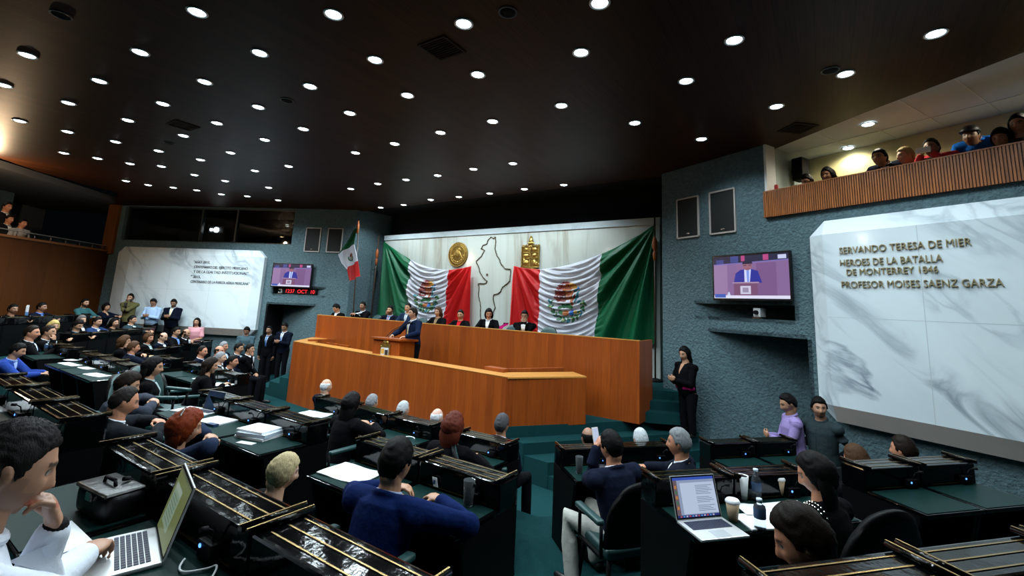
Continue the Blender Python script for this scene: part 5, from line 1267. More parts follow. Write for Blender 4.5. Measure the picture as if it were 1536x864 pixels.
def hand_shells(sh, wrist, d, nrm, right, curl, s=1.0, spread=0.0):
    """palm, four unequal bent fingers and a thumb that leaves the side of the palm"""
    d = unit(d); nrm = unit(nrm - d * np.dot(nrm, d))
    th = np.cross(d, nrm) if right else np.cross(nrm, d)           # thumb side
    Rm = np.stack([th, d, nrm], 1)
    sh.ell(wrist + d * 0.047 * s, (0.041 * s, 0.055 * s, 0.0165 * s), Rm, 14, 10)
    sh.limb([wrist - d * 0.02 * s, wrist + d * 0.03 * s], [0.024 * s, 0.026 * s], 10, 0.75, nrm)
    for i, (ln_, off) in enumerate(((0.074, 0.029), (0.083, 0.0098), (0.077, -0.0098), (0.060, -0.029))):
        b = wrist + d * (0.088 - 0.004 * abs(i - 1.3)) * s + th * off * s
        side = th * (off * (3.0 * spread))
        pts = [b]; ang = 0.15
        for k, fr in enumerate((0.45, 0.31, 0.24)):
            ang += curl * (0.75, 0.95, 0.6)[k]
            pts.append(pts[-1] + (unit(d * math.cos(ang) + nrm * math.sin(ang)) + side) * ln_ * fr * s)
        sh.limb(pts, [0.0092 * s, 0.0088 * s, 0.0080 * s, 0.0068 * s], 8)
    b = wrist + d * 0.030 * s + th * 0.030 * s
    k1 = b + unit(d * 0.72 + th * 0.62 + nrm * (0.25 + 0.3 * curl)) * 0.042 * s
    k2 = k1 + unit(d * 0.9 + th * (0.15 - 0.35 * curl) + nrm * (0.2 + 0.5 * curl)) * 0.034 * s
    sh.limb([b - th * 0.01 * s, k1, k2], [0.0125 * s, 0.0105 * s, 0.0085 * s], 8)

SKIN = bpy.data.materials.new('skin'); SKIN.use_nodes = True
_b = SKIN.node_tree.nodes['Principled BSDF']; _a = SKIN.node_tree.nodes.new('ShaderNodeAttribute'); _a.attribute_name = 'tone'
SKIN.node_tree.links.new(_a.outputs['Color'], _b.inputs['Base Color']); _b.inputs['Roughness'].default_value = 0.5
_b.inputs['Subsurface Weight'].default_value = 0.0
def hair_mat(c): return mat('hair %.3f %.3f %.3f' % c, c, 0.5, spec=0.10, bump=(120, 0.22, (3, 3, 0.4)), var=(60, 0.35, (3, 3, 0.6)))
def cloth_mat(c, rough=0.9): return mat('cloth %.3f %.3f %.3f' % c, c, rough, spec=0.08, bump=(14, 0.35, (1, 1, 1)))
TAN, BROWN, PALE, RUDDY = (0.40, 0.205, 0.120), (0.26, 0.125, 0.072), (0.52, 0.30, 0.20), (0.46, 0.20, 0.115)
BLK, DKB, BRN, GRY, WHT_, BLD, RED_ = (0.0035, 0.003, 0.003), (0.010, 0.006, 0.004), (0.055, 0.026, 0.012), (0.20, 0.20, 0.21), (0.55, 0.56, 0.58), (0.36, 0.27, 0.13), (0.09, 0.018, 0.010)
NAVY, BLACKC, CHAR, BLUE = (0.003, 0.005, 0.013), (0.0018, 0.0018, 0.0026), (0.009, 0.011, 0.014), (0.003, 0.011, 0.062)
WSH, LBS = (0.62, 0.66, 0.72), (0.28, 0.42, 0.66)

PEOPLE = []
def person(label, head, floor, rot, sit=True, sc=1.0, lean=0.08, yaw=0.0, nod=0.05, roll=0.0, skin=TAN, hair=('short', BLK, 0.012), fem=False,
           top='suit', topc=NAVY, shirt=WSH, tie=None, legs=(0.003, 0.0035, 0.005), skirt=False, hands='desk', L=None, R=None, beard=0.0, belly=0.0,
           glasses=False, voxel=0.0085, extra=None, group=None, knees=None, neck=None, twist=0.0, hcurl=0.55, shoulders=0.0, hsc=1.0, hide_legs=False):
    """one figure; head = world position of the centre of the head, floor = height the feet stand on"""
    s = sc
    base_hip = (0.50 if sit else 0.925) * s
    T = V(0, math.sin(lean), math.cos(lean)); F = V(0, math.cos(lean), -math.sin(lean))
    tw = rz(twist)
    torso = 0.515 * s
    hd_tilt = lean * 0.45 if neck is None else neck
    up = V(0, math.sin(hd_tilt), math.cos(hd_tilt))
    def layout(hip):
        P = V(0, 0, hip); N_ = P + T * torso; return P, N_, N_ + up * 0.158 * s + V(0, 0.020 * s, 0)
    P, NK, H = layout(base_hip)
    dz = (head[2] - floor) - H[2]
    if sit: P, NK, H = layout(max(0.30, base_hip + dz)); 
    else: P, NK, H = layout(base_hip + dz)
    zoff = (head[2] - floor) - H[2]
    Rw = rz(rot)
    org = np.array(head) - Rw @ H
    t = thing('person', label, 'person', (org[0], org[1], floor + zoff), rot, group)
    RH = rz(yaw) @ rx(-nod) @ ry(roll)
    sw = ((0.172 if fem else 0.195) + shoulders) * s
    SH = {k: NK - T * 0.048 * s + tw @ V(k * sw, 0, 0) for k in (-1, 1)}
    hipj = {k: P + V(k * 0.088 * s, 0, 0) for k in (-1, 1)}
    fz = -zoff                                                    # floor height in the figure's frame
    # ---- legs
    leg = {}
    for k in (-1, 1):
        if sit:
            kn = (P + V(k * 0.12 * s, 0.43 * s, -0.01 * s)) if not knees else np.array(knees[0 if k < 0 else 1], float)
            an = V(kn[0] + 0.01 * k, kn[1] + 0.0 * s, fz + 0.075 * s) if not knees or len(knees) < 4 else np.array(knees[2 if k < 0 else 3], float)
        else:
            an = V(k * 0.10 * s, 0.0, fz + 0.075 * s); kn = (hipj[k] + an) / 2 + V(k * 0.005, 0.025, 0)
        leg[k] = (hipj[k], kn, an)
    # ---- arms
    desk = V(0, 0.40 * s, 0)
    A = {}
    for k, tg in ((-1, L), (1, R)):
        if tg is None:
            if hands == 'desk': tg = V(k * 0.13, 0.40, (0.79 if sit else 1.08)) * V(s, s, 1) + V(0, 0, zoff * -1)
            elif hands == 'lap': tg = P + V(k * 0.07, 0.26, 0.10) * s
            elif hands == 'clasp': tg = P + V(k * 0.035, 0.27, 0.14) * s
            elif hands == 'phone': tg = NK + V(k * 0.045, 0.27, -0.27) * s
            elif hands == 'side': tg = P + V(k * 0.23, 0.05, -0.10) * s
            elif hands == 'fold': tg = P + V(-k * 0.05, 0.20, 0.27) * s
            elif hands == 'chin': tg = H + RH @ V(k * 0.02, 0.115, -0.15) * s
            elif hands == 'back': tg = P + V(k * 0.06, -0.15, 0.05) * s
            elif hands == 'mouth': tg = H + RH @ V(k * 0.03, 0.13, -0.12) * s
            elif hands == 'fistmouth': tg = H + RH @ V(k * 0.015, 0.185, -0.125) * s
            elif hands == 'rail': tg = P + V(k * 0.2, 0.34, 0.24) * s
        elif isinstance(tg, str):
            tg = {'chin': H + RH @ V(k * 0.015, 0.10, -0.16) * s, 'cheek': H + RH @ V(k * 0.05, 0.06, -0.13) * s, 'lap': P + V(k * 0.08, 0.28, 0.10) * s, 'side': P + V(k * 0.23, 0.05, -0.10) * s, 'desk': V(k * 0.13 * s, 0.40 * s, 0.79 - zoff), 'phone': NK + V(k * 0.045, 0.27, -0.27) * s, 'out': NK + V(k * 0.10, 0.42, -0.22) * s}[tg]
        else: tg = np.array(tg, float)
        sp = SH[k]
        el, wr = ik(sp, tg, 0.285 * s, 0.255 * s, V(k * 0.7, -0.7, -0.1) if hands == 'desk' and not isinstance((L if k < 0 else R), str) else V(k * 0.55, -0.35, -1.0))
        A[k] = (sp, el, wr)
    # ---- the body: one continuous surface
    b = Shell(); hi = voxel < 0.006
    key = (84, 60) if hi else (52, 36)
    if key not in GRID: GRID[key] = dirgrid(*key)
    dirs, hf = GRID[key]
    hp = head_points(dirs, fem) * s * hsc
    b.add(hp @ RH.T + H, hf)
    for k in (-1, 1):
        Re = RH @ rz(k * -0.35) @ ry(k * 0.12)
        b.ell(H + RH @ V(k * 0.0745, -0.012, -0.002) * s * hsc, np.array((0.010, 0.019, 0.031)) * s * hsc, Re, 10, 8)
    b.limb([NK - T * 0.03 * s, NK + up * 0.06 * s + V(0, 0.004, 0), H + RH @ V(0, -0.022, -0.060) * s], [0.070 * s, 0.060 * s if not fem else 0.052 * s, 0.060 * s if not fem else 0.054 * s], 14)
    def torso_rings(g, ww=1.0, bl=0.0, hem=-0.02):
        R = []
        for fr, wx_, wy_, oy in ((hem, 0.155, 0.115, 0.0), (0.10, 0.160, 0.118 + bl * 0.6, bl * 0.4), (0.30, 0.142 + bl * 0.5, 0.105 + bl, bl * 0.8), (0.55, 0.160 + bl * 0.3, 0.112 + bl * 0.4, 0.01 + bl * 0.3), (0.78, 0.172, 0.112, 0.012), (0.92, 0.158, 0.092, 0.0), (1.0, 0.085, 0.072, 0.0)):
            if fem: wx_ *= 0.90; wy_ *= (1.08 if 0.5 < fr < 0.85 else 0.92)
            c = P + T * torso * fr + F * oy * s; tt = rz(twist * max(0, fr))
            gg = g if fr < 0.99 else g * 0.4
            R.append([c + tt @ (V(1, 0, 0) * (wx_ * s + gg) * math.cos(2 * PI * i / 22)) + tt @ (F * (wy_ * s + gg) * math.sin(2 * PI * i / 22)) for i in range(22)])
        return R
    b.rings(torso_rings(-0.012))
    for k in (-1, 1):
        sp, el, wr = A[k]
        b.limb([NK - T * 0.07 * s, sp, (sp + el) / 2, el, lerp(el, wr, 0.4), wr], [0.052 * s, 0.052 * s, 0.044 * s, 0.037 * s, 0.037 * s, 0.025 * s], 12)
        fd = unit(wr - el)
        toward = unit(H + RH @ V(0, 0.06, -0.06) - wr) if (hands in ('chin', 'mouth', 'fistmouth') and not isinstance((L if k < 0 else R), (tuple, list, np.ndarray))) or (L if k < 0 else R) in ('chin', 'cheek') else None
        if hands == 'fistmouth' and k < 0: hd, nn = unit(V(0.10, -0.30, 0.95)), V(0, -1.0, -0.2)
        elif toward is not None: hd, nn = unit(fd * 0.7 + toward * 0.3 + V(0, 0, 0.4)), unit(toward + V(0, -0.2, 0))
        elif hands in ('phone',): hd, nn = unit(fd * 0.8 + V(-k * 0.25, 0, 0.1)), unit(V(-k * 0.9, -0.1, 0.35))
        elif hands in ('side', 'back'): hd, nn = unit(fd + V(0, 0.1, -0.3)), V(-k, 0.1, 0)
        elif hands in ('clasp', 'fold', 'lap'): hd, nn = unit(fd + V(-k * 0.5, 0.1, -0.1)), unit(V(0, -0.3, -0.9))
        else: hd, nn = unit(V(fd[0], fd[1], fd[2] * 0.25)), V(0, 0, -1.0)
        hand_shells(b, wr, hd, nn, k > 0, hcurl, s)
        p0, kn, an = leg[k]
        b.limb([p0, lerp(p0, kn, 0.5), kn, lerp(kn, an, 0.35), an], [0.080 * s, 0.070 * s, 0.053 * s, 0.052 * s, 0.036 * s], 12)
        b.limb([an + V(0, -0.03, -0.03) * s, an + V(k * 0.01, 0.08, -0.045) * s, an + V(k * 0.015, 0.16, -0.052) * s], [0.030 * s, 0.030 * s, 0.022 * s], 10)
    me = fuse(b, 'body', voxel, 1, 0.4)
    # skin tone, eyes, brows, lips and beard belong to the skin itself
    n = len(me.vertices); co = np.empty(n * 3, np.float32); me.vertices.foreach_get('co', co); co = co.reshape(-1, 3).astype(float)
    q = (co - H) @ RH / (s * hsc)
    col = np.tile(np.array([*skin, 1.0]), (n, 1))
    front = (q[:, 1] > 0.035) & (np.abs(q[:, 2]) < 0.13)
    def paint(mask, c, a=1.0): col[mask, :3] = col[mask, :3] * (1 - a) + np.array(c) * a
    near = (np.abs(q) < 0.16).all(1)
    hc = np.array(hair[1]) * 1.1
    paint(near & front & (((np.abs(q[:, 0]) - 0.031) / 0.020) ** 2 + ((q[:, 2] - 0.011) / 0.012) ** 2 < 1), np.array(skin) * 0.62, 0.7)
    paint(near & front & (((np.abs(q[:, 0]) - 0.031) / 0.0145) ** 2 + ((q[:, 2] - 0.0105) / 0.0065) ** 2 < 1), (0.30, 0.27, 0.25))
    paint(near & front & (((np.abs(q[:, 0]) - 0.031) / 0.0075) ** 2 + ((q[:, 2] - 0.0105) / 0.0072) ** 2 < 1), (0.012, 0.008, 0.006))
    paint(near & front & (np.abs(np.abs(q[:, 0]) - 0.032) < 0.019) & (np.abs(q[:, 2] - 0.033 + 0.10 * np.abs(np.abs(q[:, 0]) - 0.03)) < 0.0055), np.minimum(hc, 0.12), 0.85)
    paint(near & front & (np.abs(q[:, 0]) < 0.026) & (np.abs(q[:, 2] + 0.064) < 0.0095 - 0.1 * np.abs(q[:, 0]) * 1.5), np.array(skin) * np.array([1.0, 0.5, 0.5]) * (1.15 if fem else 0.8), 0.75)
    if fem: paint(near & front & (np.abs(q[:, 0]) < 0.024) & (np.abs(q[:, 2] + 0.064) < 0.007), (0.32, 0.04, 0.04), 0.7)
    if beard > 0:
        bz = (q[:, 2] < -0.035) & (q[:, 1] > -0.01) & ((np.abs(q[:, 0]) > 0.027) | (q[:, 2] < -0.074) | ((q[:, 2] > -0.056) & (q[:, 2] < -0.043)))
        bz |= (np.abs(q[:, 0]) > 0.055) & (q[:, 2] < 0.0) & (q[:, 1] > 0.0) & (q[:, 1] < 0.045)
        paint(near & bz & (q[:, 2] > -0.135), hc, beard)
    ca = me.color_attributes.new('tone', 'FLOAT_COLOR', 'POINT'); ca.data.foreach_set('color', col.ravel())
    me.materials.clear(); me.materials.append(SKIN)
    link('body', me, None, t)
    # ---- hair
    if hair[0] != 'none':
        hs = Shell(); hv, hf2 = hair_shell(hair[0], hair[2], fem, hi)
        hs.add(hv @ RH.T * (s * hsc) + H, hf2)
        if hair[0] in ('long', 'curly'):
            ln_ = hair[3] if len(hair) > 3 else 0.30
            # curtain of hair down the back and beside the neck
            R = []
            for q_ in range(9):
                f_ = q_ / 8; c = H + RH @ V(0, -0.052 - 0.010 * f_, 0.05) * s - V(0, 0, 1) * (0.02 + f_ * ln_) * s + F * (-0.030 * f_ - 0.02 * math.sin(PI * f_)) * s
                wx_, wy_ = (0.085 + 0.028 * math.sin(PI * min(1, f_ * 1.1)) - 0.03 * f_ ** 3) * s, (0.050 - 0.018 * f_) * s
                R.append([c + RH @ V(wx_ * math.cos(2 * PI * i / 22) * (1 + 0.05 * math.sin(i * 3 + q_)), wy_ * math.sin(2 * PI * i / 22) + (0.03 * s * abs(math.cos(2 * PI * i / 22)) ** 3), 0) for i in range(22)])
            hs.rings(R)
        if hair[0] == 'tied': hs.ell(H + RH @ V(0, -0.115, 0.02) * s, np.array((0.04, 0.038, 0.04)) * s)
        hm = hs.mesh('hair')
        for pl in hm.polygons: pl.use_smooth = True
        link('hair', hm, hair_mat(hair[1]), t)
    # ---- clothes
    g = 0.020 if top in ('suit', 'coat') else 0.015
    J = Shell(); J.rings(torso_rings(g * s, 1, belly, -0.16 if (top in ('suit', 'coat') and not sit) else -0.04))
    for k in (-1, 1):
        sp, el, wr = A[k]
        J.limb([NK - T * 0.065 * s, lerp(NK - T * 0.05 * s, sp, 0.6), sp, (sp + el) / 2, el, lerp(el, wr, 0.45), lerp(el, wr, 0.93)] if top != 'short' else [NK - T * 0.065 * s, sp, lerp(sp, el, 0.75)],
               [(0.056 + g) * s, (0.056 + g) * s, (0.055 + g) * s, (0.046 + g) * s, (0.043 + g) * s, (0.036 + g) * s, (0.028 + g * 0.8) * s] if top != 'short' else [(0.055 + g) * s, (0.052 + g) * s, (0.052 + g) * s], 14)
    if top in ('suit', 'coat'):
        cc = NK + up * 0.002 * s
        cp = [cc + (V(1, 0, 0) * math.cos(a) * 0.078 + V(0, math.cos(0.5), -math.sin(0.5)) * math.sin(a) * 0.074) * s for a in [PI * 0.62 + PI * 1.76 * i / 16 for i in range(17)]]
        J.limb(cp, [0.017 * s] * 17, 8)
    if top != 'short':
        for k in (-1, 1): J.ell(A[k][1], np.array((0.046 + g, 0.046 + g, 0.046 + g)) * s); J.ell(A[k][0] - T * 0.012 * s, np.array((0.054 + g, 0.056 + g, 0.052 + g)) * s)
    jm = fuse(J, 'jacket', max(0.009, voxel * 1.25), 2, 0.5)
    nm = {'suit': 'jacket', 'coat': 'jacket', 'shirt': 'shirt', 'short': 'shirt', 'blouse': 'blouse'}[top]
    jm.name = nm; jm.materials.clear(); jo = link(nm, jm, cloth_mat(topc), t)
    bv = BVHTree.FromPolygons([v.co.copy() for v in jm.vertices], [tuple(p_.vertices) for p_ in jm.polygons])
    def patch(name, prof, material, off, t0, t1, n=16, w_in=6):
        """piece of cloth lying on the chest: half width along the way down from the collar"""
        v, f = [], []
        for i in range(n + 1):
            fr = i / n
            for j in range(w_in + 1):
                u_ = (j / w_in * 2 - 1) * prof(fr) * s
                p_ = NK - T * lerp(t0, t1, fr) * s + tw @ V(u_, 0, 0)
                h = bv.ray_cast(Vector(p_ + F * 0.5), Vector(-F))
                y = h[0] if h[0] is not None else Vector(p_ + F * 0.06)
                edge = i in (0, n) or j in (0, w_in)
                v.append(Vector(y) + Vector(F) * (off if not edge else -0.006))
        for i in range(n):
            for j in range(w_in):
                a_ = i * (w_in + 1) + j; f.append((a_, a_ + 1, a_ + w_in + 2, a_ + w_in + 1))
        m_ = bpy.data.meshes.new(name); m_.from_pydata(v, [], f); m_.update()
        for p_ in m_.polygons: p_.use_smooth = True
        return link(name, m_, material, t)
    if top in ('suit', 'coat') and shirt is not None:
        sm = cloth_mat(shirt); patch('shirt', lambda f_: 0.062 * (1 - f_) + 0.006, sm, 0.006, -0.02, 0.30)
        cs = Shell(); ring_c = NK + up * 0.018 * s
        pts = [ring_c + (V(1, 0, 0) * math.cos(a) * 0.066 + V(0, math.cos(0.35), -math.sin(0.35)) * math.sin(a) * 0.066) * s for a in [2 * PI * i / 16 + PI / 2 for i in range(17)]]
        cs.limb(pts[:-1] + [pts[0]], [0.0105 * s] * 17, 8)
        cm = cs.mesh('collar')
        for p_ in cm.polygons: p_.use_smooth = True
        link('collar', cm, sm, t)
        # lapels: darker-edged strips either side of the shirt
    if tie is not None:
        patch('tie', lambda f_: 0.016 + 0.014 * f_, cloth_mat(tie, 0.5), 0.011, -0.015, 0.31, 12, 4)
    if top in ('shirt',):
        patch('placket', lambda f_: 0.014, cloth_mat(tuple(c * 0.85 for c in topc)), 0.004, 0.0, 0.42, 10, 3)
        cs = Shell(); ring_c = NK + up * 0.016 * s
        pts = [ring_c + (V(1, 0, 0) * math.cos(a) * 0.068 + V(0, math.cos(0.35), -math.sin(0.35)) * math.sin(a) * 0.068) * s for a in [2 * PI * i / 16 for i in range(17)]]
        cs.limb(pts, [0.015 * s] * 17, 8); cm = cs.mesh('collar'); link('collar', cm, cloth_mat(topc), t)
    if top == 'blouse' and shirt is not None:
        patch('neckline', lambda f_: 0.055 * (1 - f_) + 0.004, cloth_mat(shirt), 0.005, -0.01, 0.17)
    if not hide_legs:
        K = Shell()
        if skirt:
            K.rings([[c + V(1, 0, 0) * a_ * math.cos(2 * PI * i / 18) + nv_ * b_ * math.sin(2 * PI * i / 18) for i in range(18)] for c, a_, b_, nv_ in ((P + T * 0.05 * s, 0.155 * s, 0.12 * s, F), (P + V(0, 0.06, 0) * s, 0.18 * s, 0.13 * s, V(0, 0.7, -0.7)), (lerp(P, (leg[-1][1] + leg[1][1]) / 2, 0.75), 0.19 * s, 0.10 * s, V(0, 0, -1)))])
        else:
            for k in (-1, 1):
                p0, kn, an = leg[k]
                K.limb([P + V(k * 0.03, 0, 0.05) * s, p0, lerp(p0, kn, 0.5), kn, lerp(kn, an, 0.4), lerp(kn, an, 0.97)], [0.115 * s, 0.108 * s, 0.088 * s, 0.070 * s, 0.066 * s, 0.060 * s], 14)
        km = fuse(K, 'trousers', 0.012, 2); km.materials.clear(); link('skirt' if skirt else 'trousers', km, cloth_mat(legs), t)
        for k in (-1, 1):
            an = leg[k][2]; S_ = Shell()
            S_.limb([an + V(0, -0.04, -0.035) * s, an + V(k * 0.01, 0.05, -0.035) * s, an + V(k * 0.016, 0.19, -0.046) * s], [0.037 * s, 0.038 * s, 0.027 * s], 12)
            S_.limb([an + V(0, -0.03, -0.02) * s, an + V(0, 0.0, 0.02) * s], [0.036 * s, 0.038 * s], 10)
            sm_ = S_.mesh('shoe')
            for p_ in sm_.polygons: p_.use_smooth = True
            link('shoe', sm_, mat('shoe leather', (0.008, 0.007, 0.007), 0.35), t)
    if glasses:
        bm_ = bmesh.new()
        for k in (-1, 1):
            c_ = [Vector(H + RH @ (V(k * 0.032 + 0.021 * math.cos(a), 0.092 - 0.02 * abs(k * 0.032 + 0.021 * math.cos(a)) * 8 * 0.5, 0.010 + 0.015 * math.sin(a)) * s)) for a in [2 * PI * i / 14 for i in range(15)]]
            tube(bm_, c_, 0.0018 * s, 5)
            tube(bm_, [Vector(H + RH @ (V(k * 0.053, 0.082, 0.012) * s)), Vector(H + RH @ (V(k * 0.079, -0.005, 0.012) * s))], 0.0018 * s, 5)
        bmobj('glasses', bm_, M_black, t)
    info = dict(t=t, H=H, RH=RH, NK=NK, A=A, P=P, s=s, T=T, F=F, bv=bv, Rw=Rw, zoff=zoff, org=org, floor=floor)
    PEOPLE.append(info)
    return info
def world_pt(i, p):
    """figure coordinates to the hall's"""
    q = i['Rw'] @ np.asarray(p, float) + np.array([i['org'][0], i['org'][1], i['floor'] + i['zoff']]); return q
RW, LW_ = CW, -CW
SEATS = []
# --- presidium behind the upper desk
dz = Z_DAIS
person('man in dark suit writing at the left end of the upper desk', (-4.36, -1.75, 0.86), dz, PI, lean=0.45, nod=0.55, topc=BLACKC, shirt=WSH, yaw=-0.2)
person('moustached man in black suit with open white collar at the upper desk', (-3.70, -1.35, 0.95), dz, PI + .2, hands='clasp', L=(-0.05, 0.40, 0.98), R=(0.05, 0.40, 0.98), topc=BLACKC, shirt=WSH, beard=0.5, skin=BROWN)
person('dim grey-suited person half hidden behind the upper desk', (-3.10, -0.9, 0.80), dz, PI + .3, topc=CHAR, shirt=(0.3, 0.32, 0.3), skin=BROWN, sc=0.9)
person('bearded man in navy suit with red tie at the upper desk', (-2.52, -1.35, 0.88), dz, PI + .3, topc=NAVY, shirt=(0.30, 0.45, 0.7), tie=(0.35, 0.02, 0.03), beard=0.8, lean=0.2)
person('man in blue suit and pale tie behind the speaker at the upper desk', (-1.82, -1.35, 0.97), dz, PI + .2, topc=(0.012, 0.025, 0.06), shirt=WSH, tie=(0.22, 0.32, 0.42), hair=('crop', BLK, 0.01), lean=0.15)
person('long-haired woman in black jacket at the upper desk, under the left flag', (-0.71, -1.35, 0.91), dz, PI + .1, fem=True, topc=BLACKC, shirt=(0.2, 0.14, 0.08), hair=('long', BRN, 0.014, 0.26), skin=TAN)
person('woman in red blouse and dark jacket at the upper desk', (0.05, -1.35, 0.88), dz, PI + .2, fem=True, topc=BLACKC, shirt=(0.50, 0.012, 0.02), hair=('tied', DKB, 0.010), nod=0.2, yaw=0.2)
person('woman in black jacket and white blouse at the upper desk, before the map', (0.92, -1.35, 0.95), dz, PI + .4, fem=True, topc=BLACKC, shirt=WSH, hair=('long', BLK, 0.012, 0.2), nod=0.35, yaw=0.35)
person('man in black suit with hands at his chin at the upper desk', (1.94, -1.35, 0.94), dz, PI + .4, topc=BLACKC, shirt=WSH, hands='mouth', lean=0.18, skin=BROWN, nod=0.2)
for x, lb in ((-1.25, 'between the man in blue and the long-haired woman'), (-0.28, 'beside the woman in the red blouse'), (0.42, 'right of the woman in the red blouse'), (1.30, 'under the magenta shawl'), (2.28, 'right of the man with hands at his chin')):
    chair(x, -1.12, dz, PI, 'teal chair at the upper desk ' + lb)
for x in (-4.92, -3.7, -2.52, -1.82): chair(max(x, -4.3), -1.08 if x > -4 else -1.35, dz, PI, 'dark teal chair %s at the upper desk' % {-4.92: 'of the writing man', -3.7: 'of the man with open collar', -2.52: 'of the bearded man with red tie', -1.82: 'of the man in blue suit behind the speaker'}[x])
bm = bmesh.new()
g = [[bm.verts.new((1.19 + 0.16 * i / 8 + 0.015 * math.sin(j), -1.37 + 0.03 * math.sin(i * 1.3) + (0.11 if j > 8 else 0) + (0.17 * (1 - math.cos(min(1, max(0, j - 7) / 3) * PI)) / 2), dz + 0.55 + (0.47 if j > 10 else 0.047 * j) )) for j in range(11)] for i in range(9)]
for i in range(8):
    for j in range(10): bm.faces.new((g[i][j], g[i + 1][j], g[i + 1][j + 1], g[i][j + 1])).smooth = True
bmesh.ops.solidify(bm, geom=list(bm.faces), thickness=0.01)
tag(bmobj('shawl', bm, cloth_mat((0.50, 0.012, 0.16))), 'magenta shawl hanging over a teal chair at the upper desk', 'shawl')
# --- the speaker
person('speaker in navy suit at the lectern, seen from his side', (0.02, -2.92, 0.90), Z_PLAT, PI - .15, sit=False, topc=(0.004, 0.009, 0.028), shirt=WSH, tie=(0.35, 0.30, 0.14), hair=('short', DKB, 0.012), yaw=-0.25, lean=0.10, L=(-0.26, 0.40, 1.14), R=(0.22, 0.40, 1.14), belly=0.02, skin=TAN)
# --- men at the left door
person('man in dark suit and blue tie standing by the left niche looking at a phone', (-5.9, -2.35, 0.23), Z_WELL, -2.7, sit=False, topc=NAVY, shirt=WSH, tie=(0.10, 0.22, 0.50), hands='phone', nod=0.4, skin=BROWN)
person('man in black holding a paper in the shadow of the left doorway', (-6.45, -2.50, 0.10), Z_WELL, -2.6, sit=False, topc=BLACKC, shirt=(0.25, 0.35, 0.5), tie=(0.05, 0.12, 0.3), hands='side', skin=BROWN)
person('person in grey-blue shirt with a phone leaning below the left marble panel', (-7.05, -2.85, 0.05), Z_WELL, -2.4, sit=False, top='shirt', topc=(0.05, 0.09, 0.11), hands='phone', nod=0.45, skin=BROWN, hair=('short', BLK, 0.014))
# --- standing under the left marble panel
person('bearded man in khaki jacket standing at the left marble panel, hands at his mouth', (-10.95, -4.62, 0.87), -0.80, -2.35, sit=False, top='coat', topc=(0.12, 0.11, 0.045), shirt=(0.03, 0.03, 0.03), hands='mouth', beard=0.9, hair=('short', BLK, 0.016))
person('man in light blue shirt standing at the left marble panel, reading', (-10.18, -4.25, 0.76), -0.80, -2.4, sit=False, top='shirt', topc=(0.36, 0.50, 0.72), hands='phone', nod=0.5, skin=BROWN, belly=0.04)
person('stout man in navy suit and yellow tie standing at the left marble panel', (-9.58, -3.92, 0.77), -0.80, -2.35, sit=False, topc=NAVY, shirt=WSH, tie=(0.62, 0.48, 0.16), hands='phone', nod=0.4, beard=0.8, belly=0.06, skin=BROWN)
person('long-haired woman in pink blouse standing below the left marble panel', (-8.78, -3.52, 0.22), Z_WELL + .1, -2.3, sit=False, fem=True, top='short', topc=(0.62, 0.30, 0.34), hair=('long', BLK, 0.014, 0.3), hands='clasp', legs=(0.02, 0.04, 0.10), sc=1.0)
# --- far left, back slanting row
bk = dict(group=None)
person('man in black with dark hair at the left edge of the back row', (-8.75, -7.50, 0.55), Z_T3, LW_, topc=BLACKC, shirt=None, yaw=-0.3, skin=BROWN)
person('man in dark jacket and bright blue shirt in the back row beside the table flag', (-9.25, -6.92, 0.59), Z_T3, LW_, topc=NAVY, shirt=(0.10, 0.25, 0.75), yaw=0.1, skin=BROWN)
person('bearded man in teal shirt against the brown side wall', (-10.25, -5.86, 0.69), Z_T3, LW_, top='shirt', topc=(0.03, 0.10, 0.11), beard=0.9, yaw=-0.2, skin=TAN)
person('woman in dark top with necklace at the brown side wall', (-10.85, -5.20, 0.56), Z_T3, LW_, fem=True, top='blouse', topc=NAVY, shirt=(0.45, 0.28, 0.18), hair=('bob', BLK, 0.016), yaw=-0.4)
# --- far left, second slanting row
person('blonde woman drinking from her raised hand in the second far left row', (-6.80, -7.15, 0.26), Z_T2, LW_ - .2, fem=True, topc=BLACKC, shirt=None, hair=('bob', (0.42, 0.30, 0.11), 0.020), R='chin', yaw=-0.3)
person('dark-haired man reading a white document in the second far left row', (-7.25, -6.64, 0.25), Z_T2, LW_ - .2, topc=BLACKC, shirt=(0.1, 0.18, 0.25), nod=0.35, hair=('short', BLK, 0.02), skin=TAN)
person('grey-haired man with a red pin behind the document reader', (-7.72, -6.48, 0.34), Z_T2, LW_, topc=BLACKC, shirt=WSH, hair=('short', (0.10, 0.09, 0.09), 0.012), yaw=-0.3, beard=0.3)
person('young man in blue jacket and white shirt in the second far left row', (-7.85, -6.14, 0.29), Z_T2, LW_, topc=(0.012, 0.03, 0.09), shirt=WSH, yaw=-0.15)
person('smiling woman with long black hair in the second far left row', (-8.20, -5.70, 0.25), Z_T2, LW_, fem=True, topc=BLACKC, shirt=None, hair=('long', BLK, 0.014, 0.26), yaw=-0.3, skin=TAN)
person('man in grey suit with teal tie leaning back below the khaki jacket', (-8.62, -5.20, 0.30), Z_T2, LW_, topc=(0.02, 0.035, 0.042), shirt=WSH, tie=(0.08, 0.28, 0.30), lean=-0.1, yaw=0.1, belly=0.03)
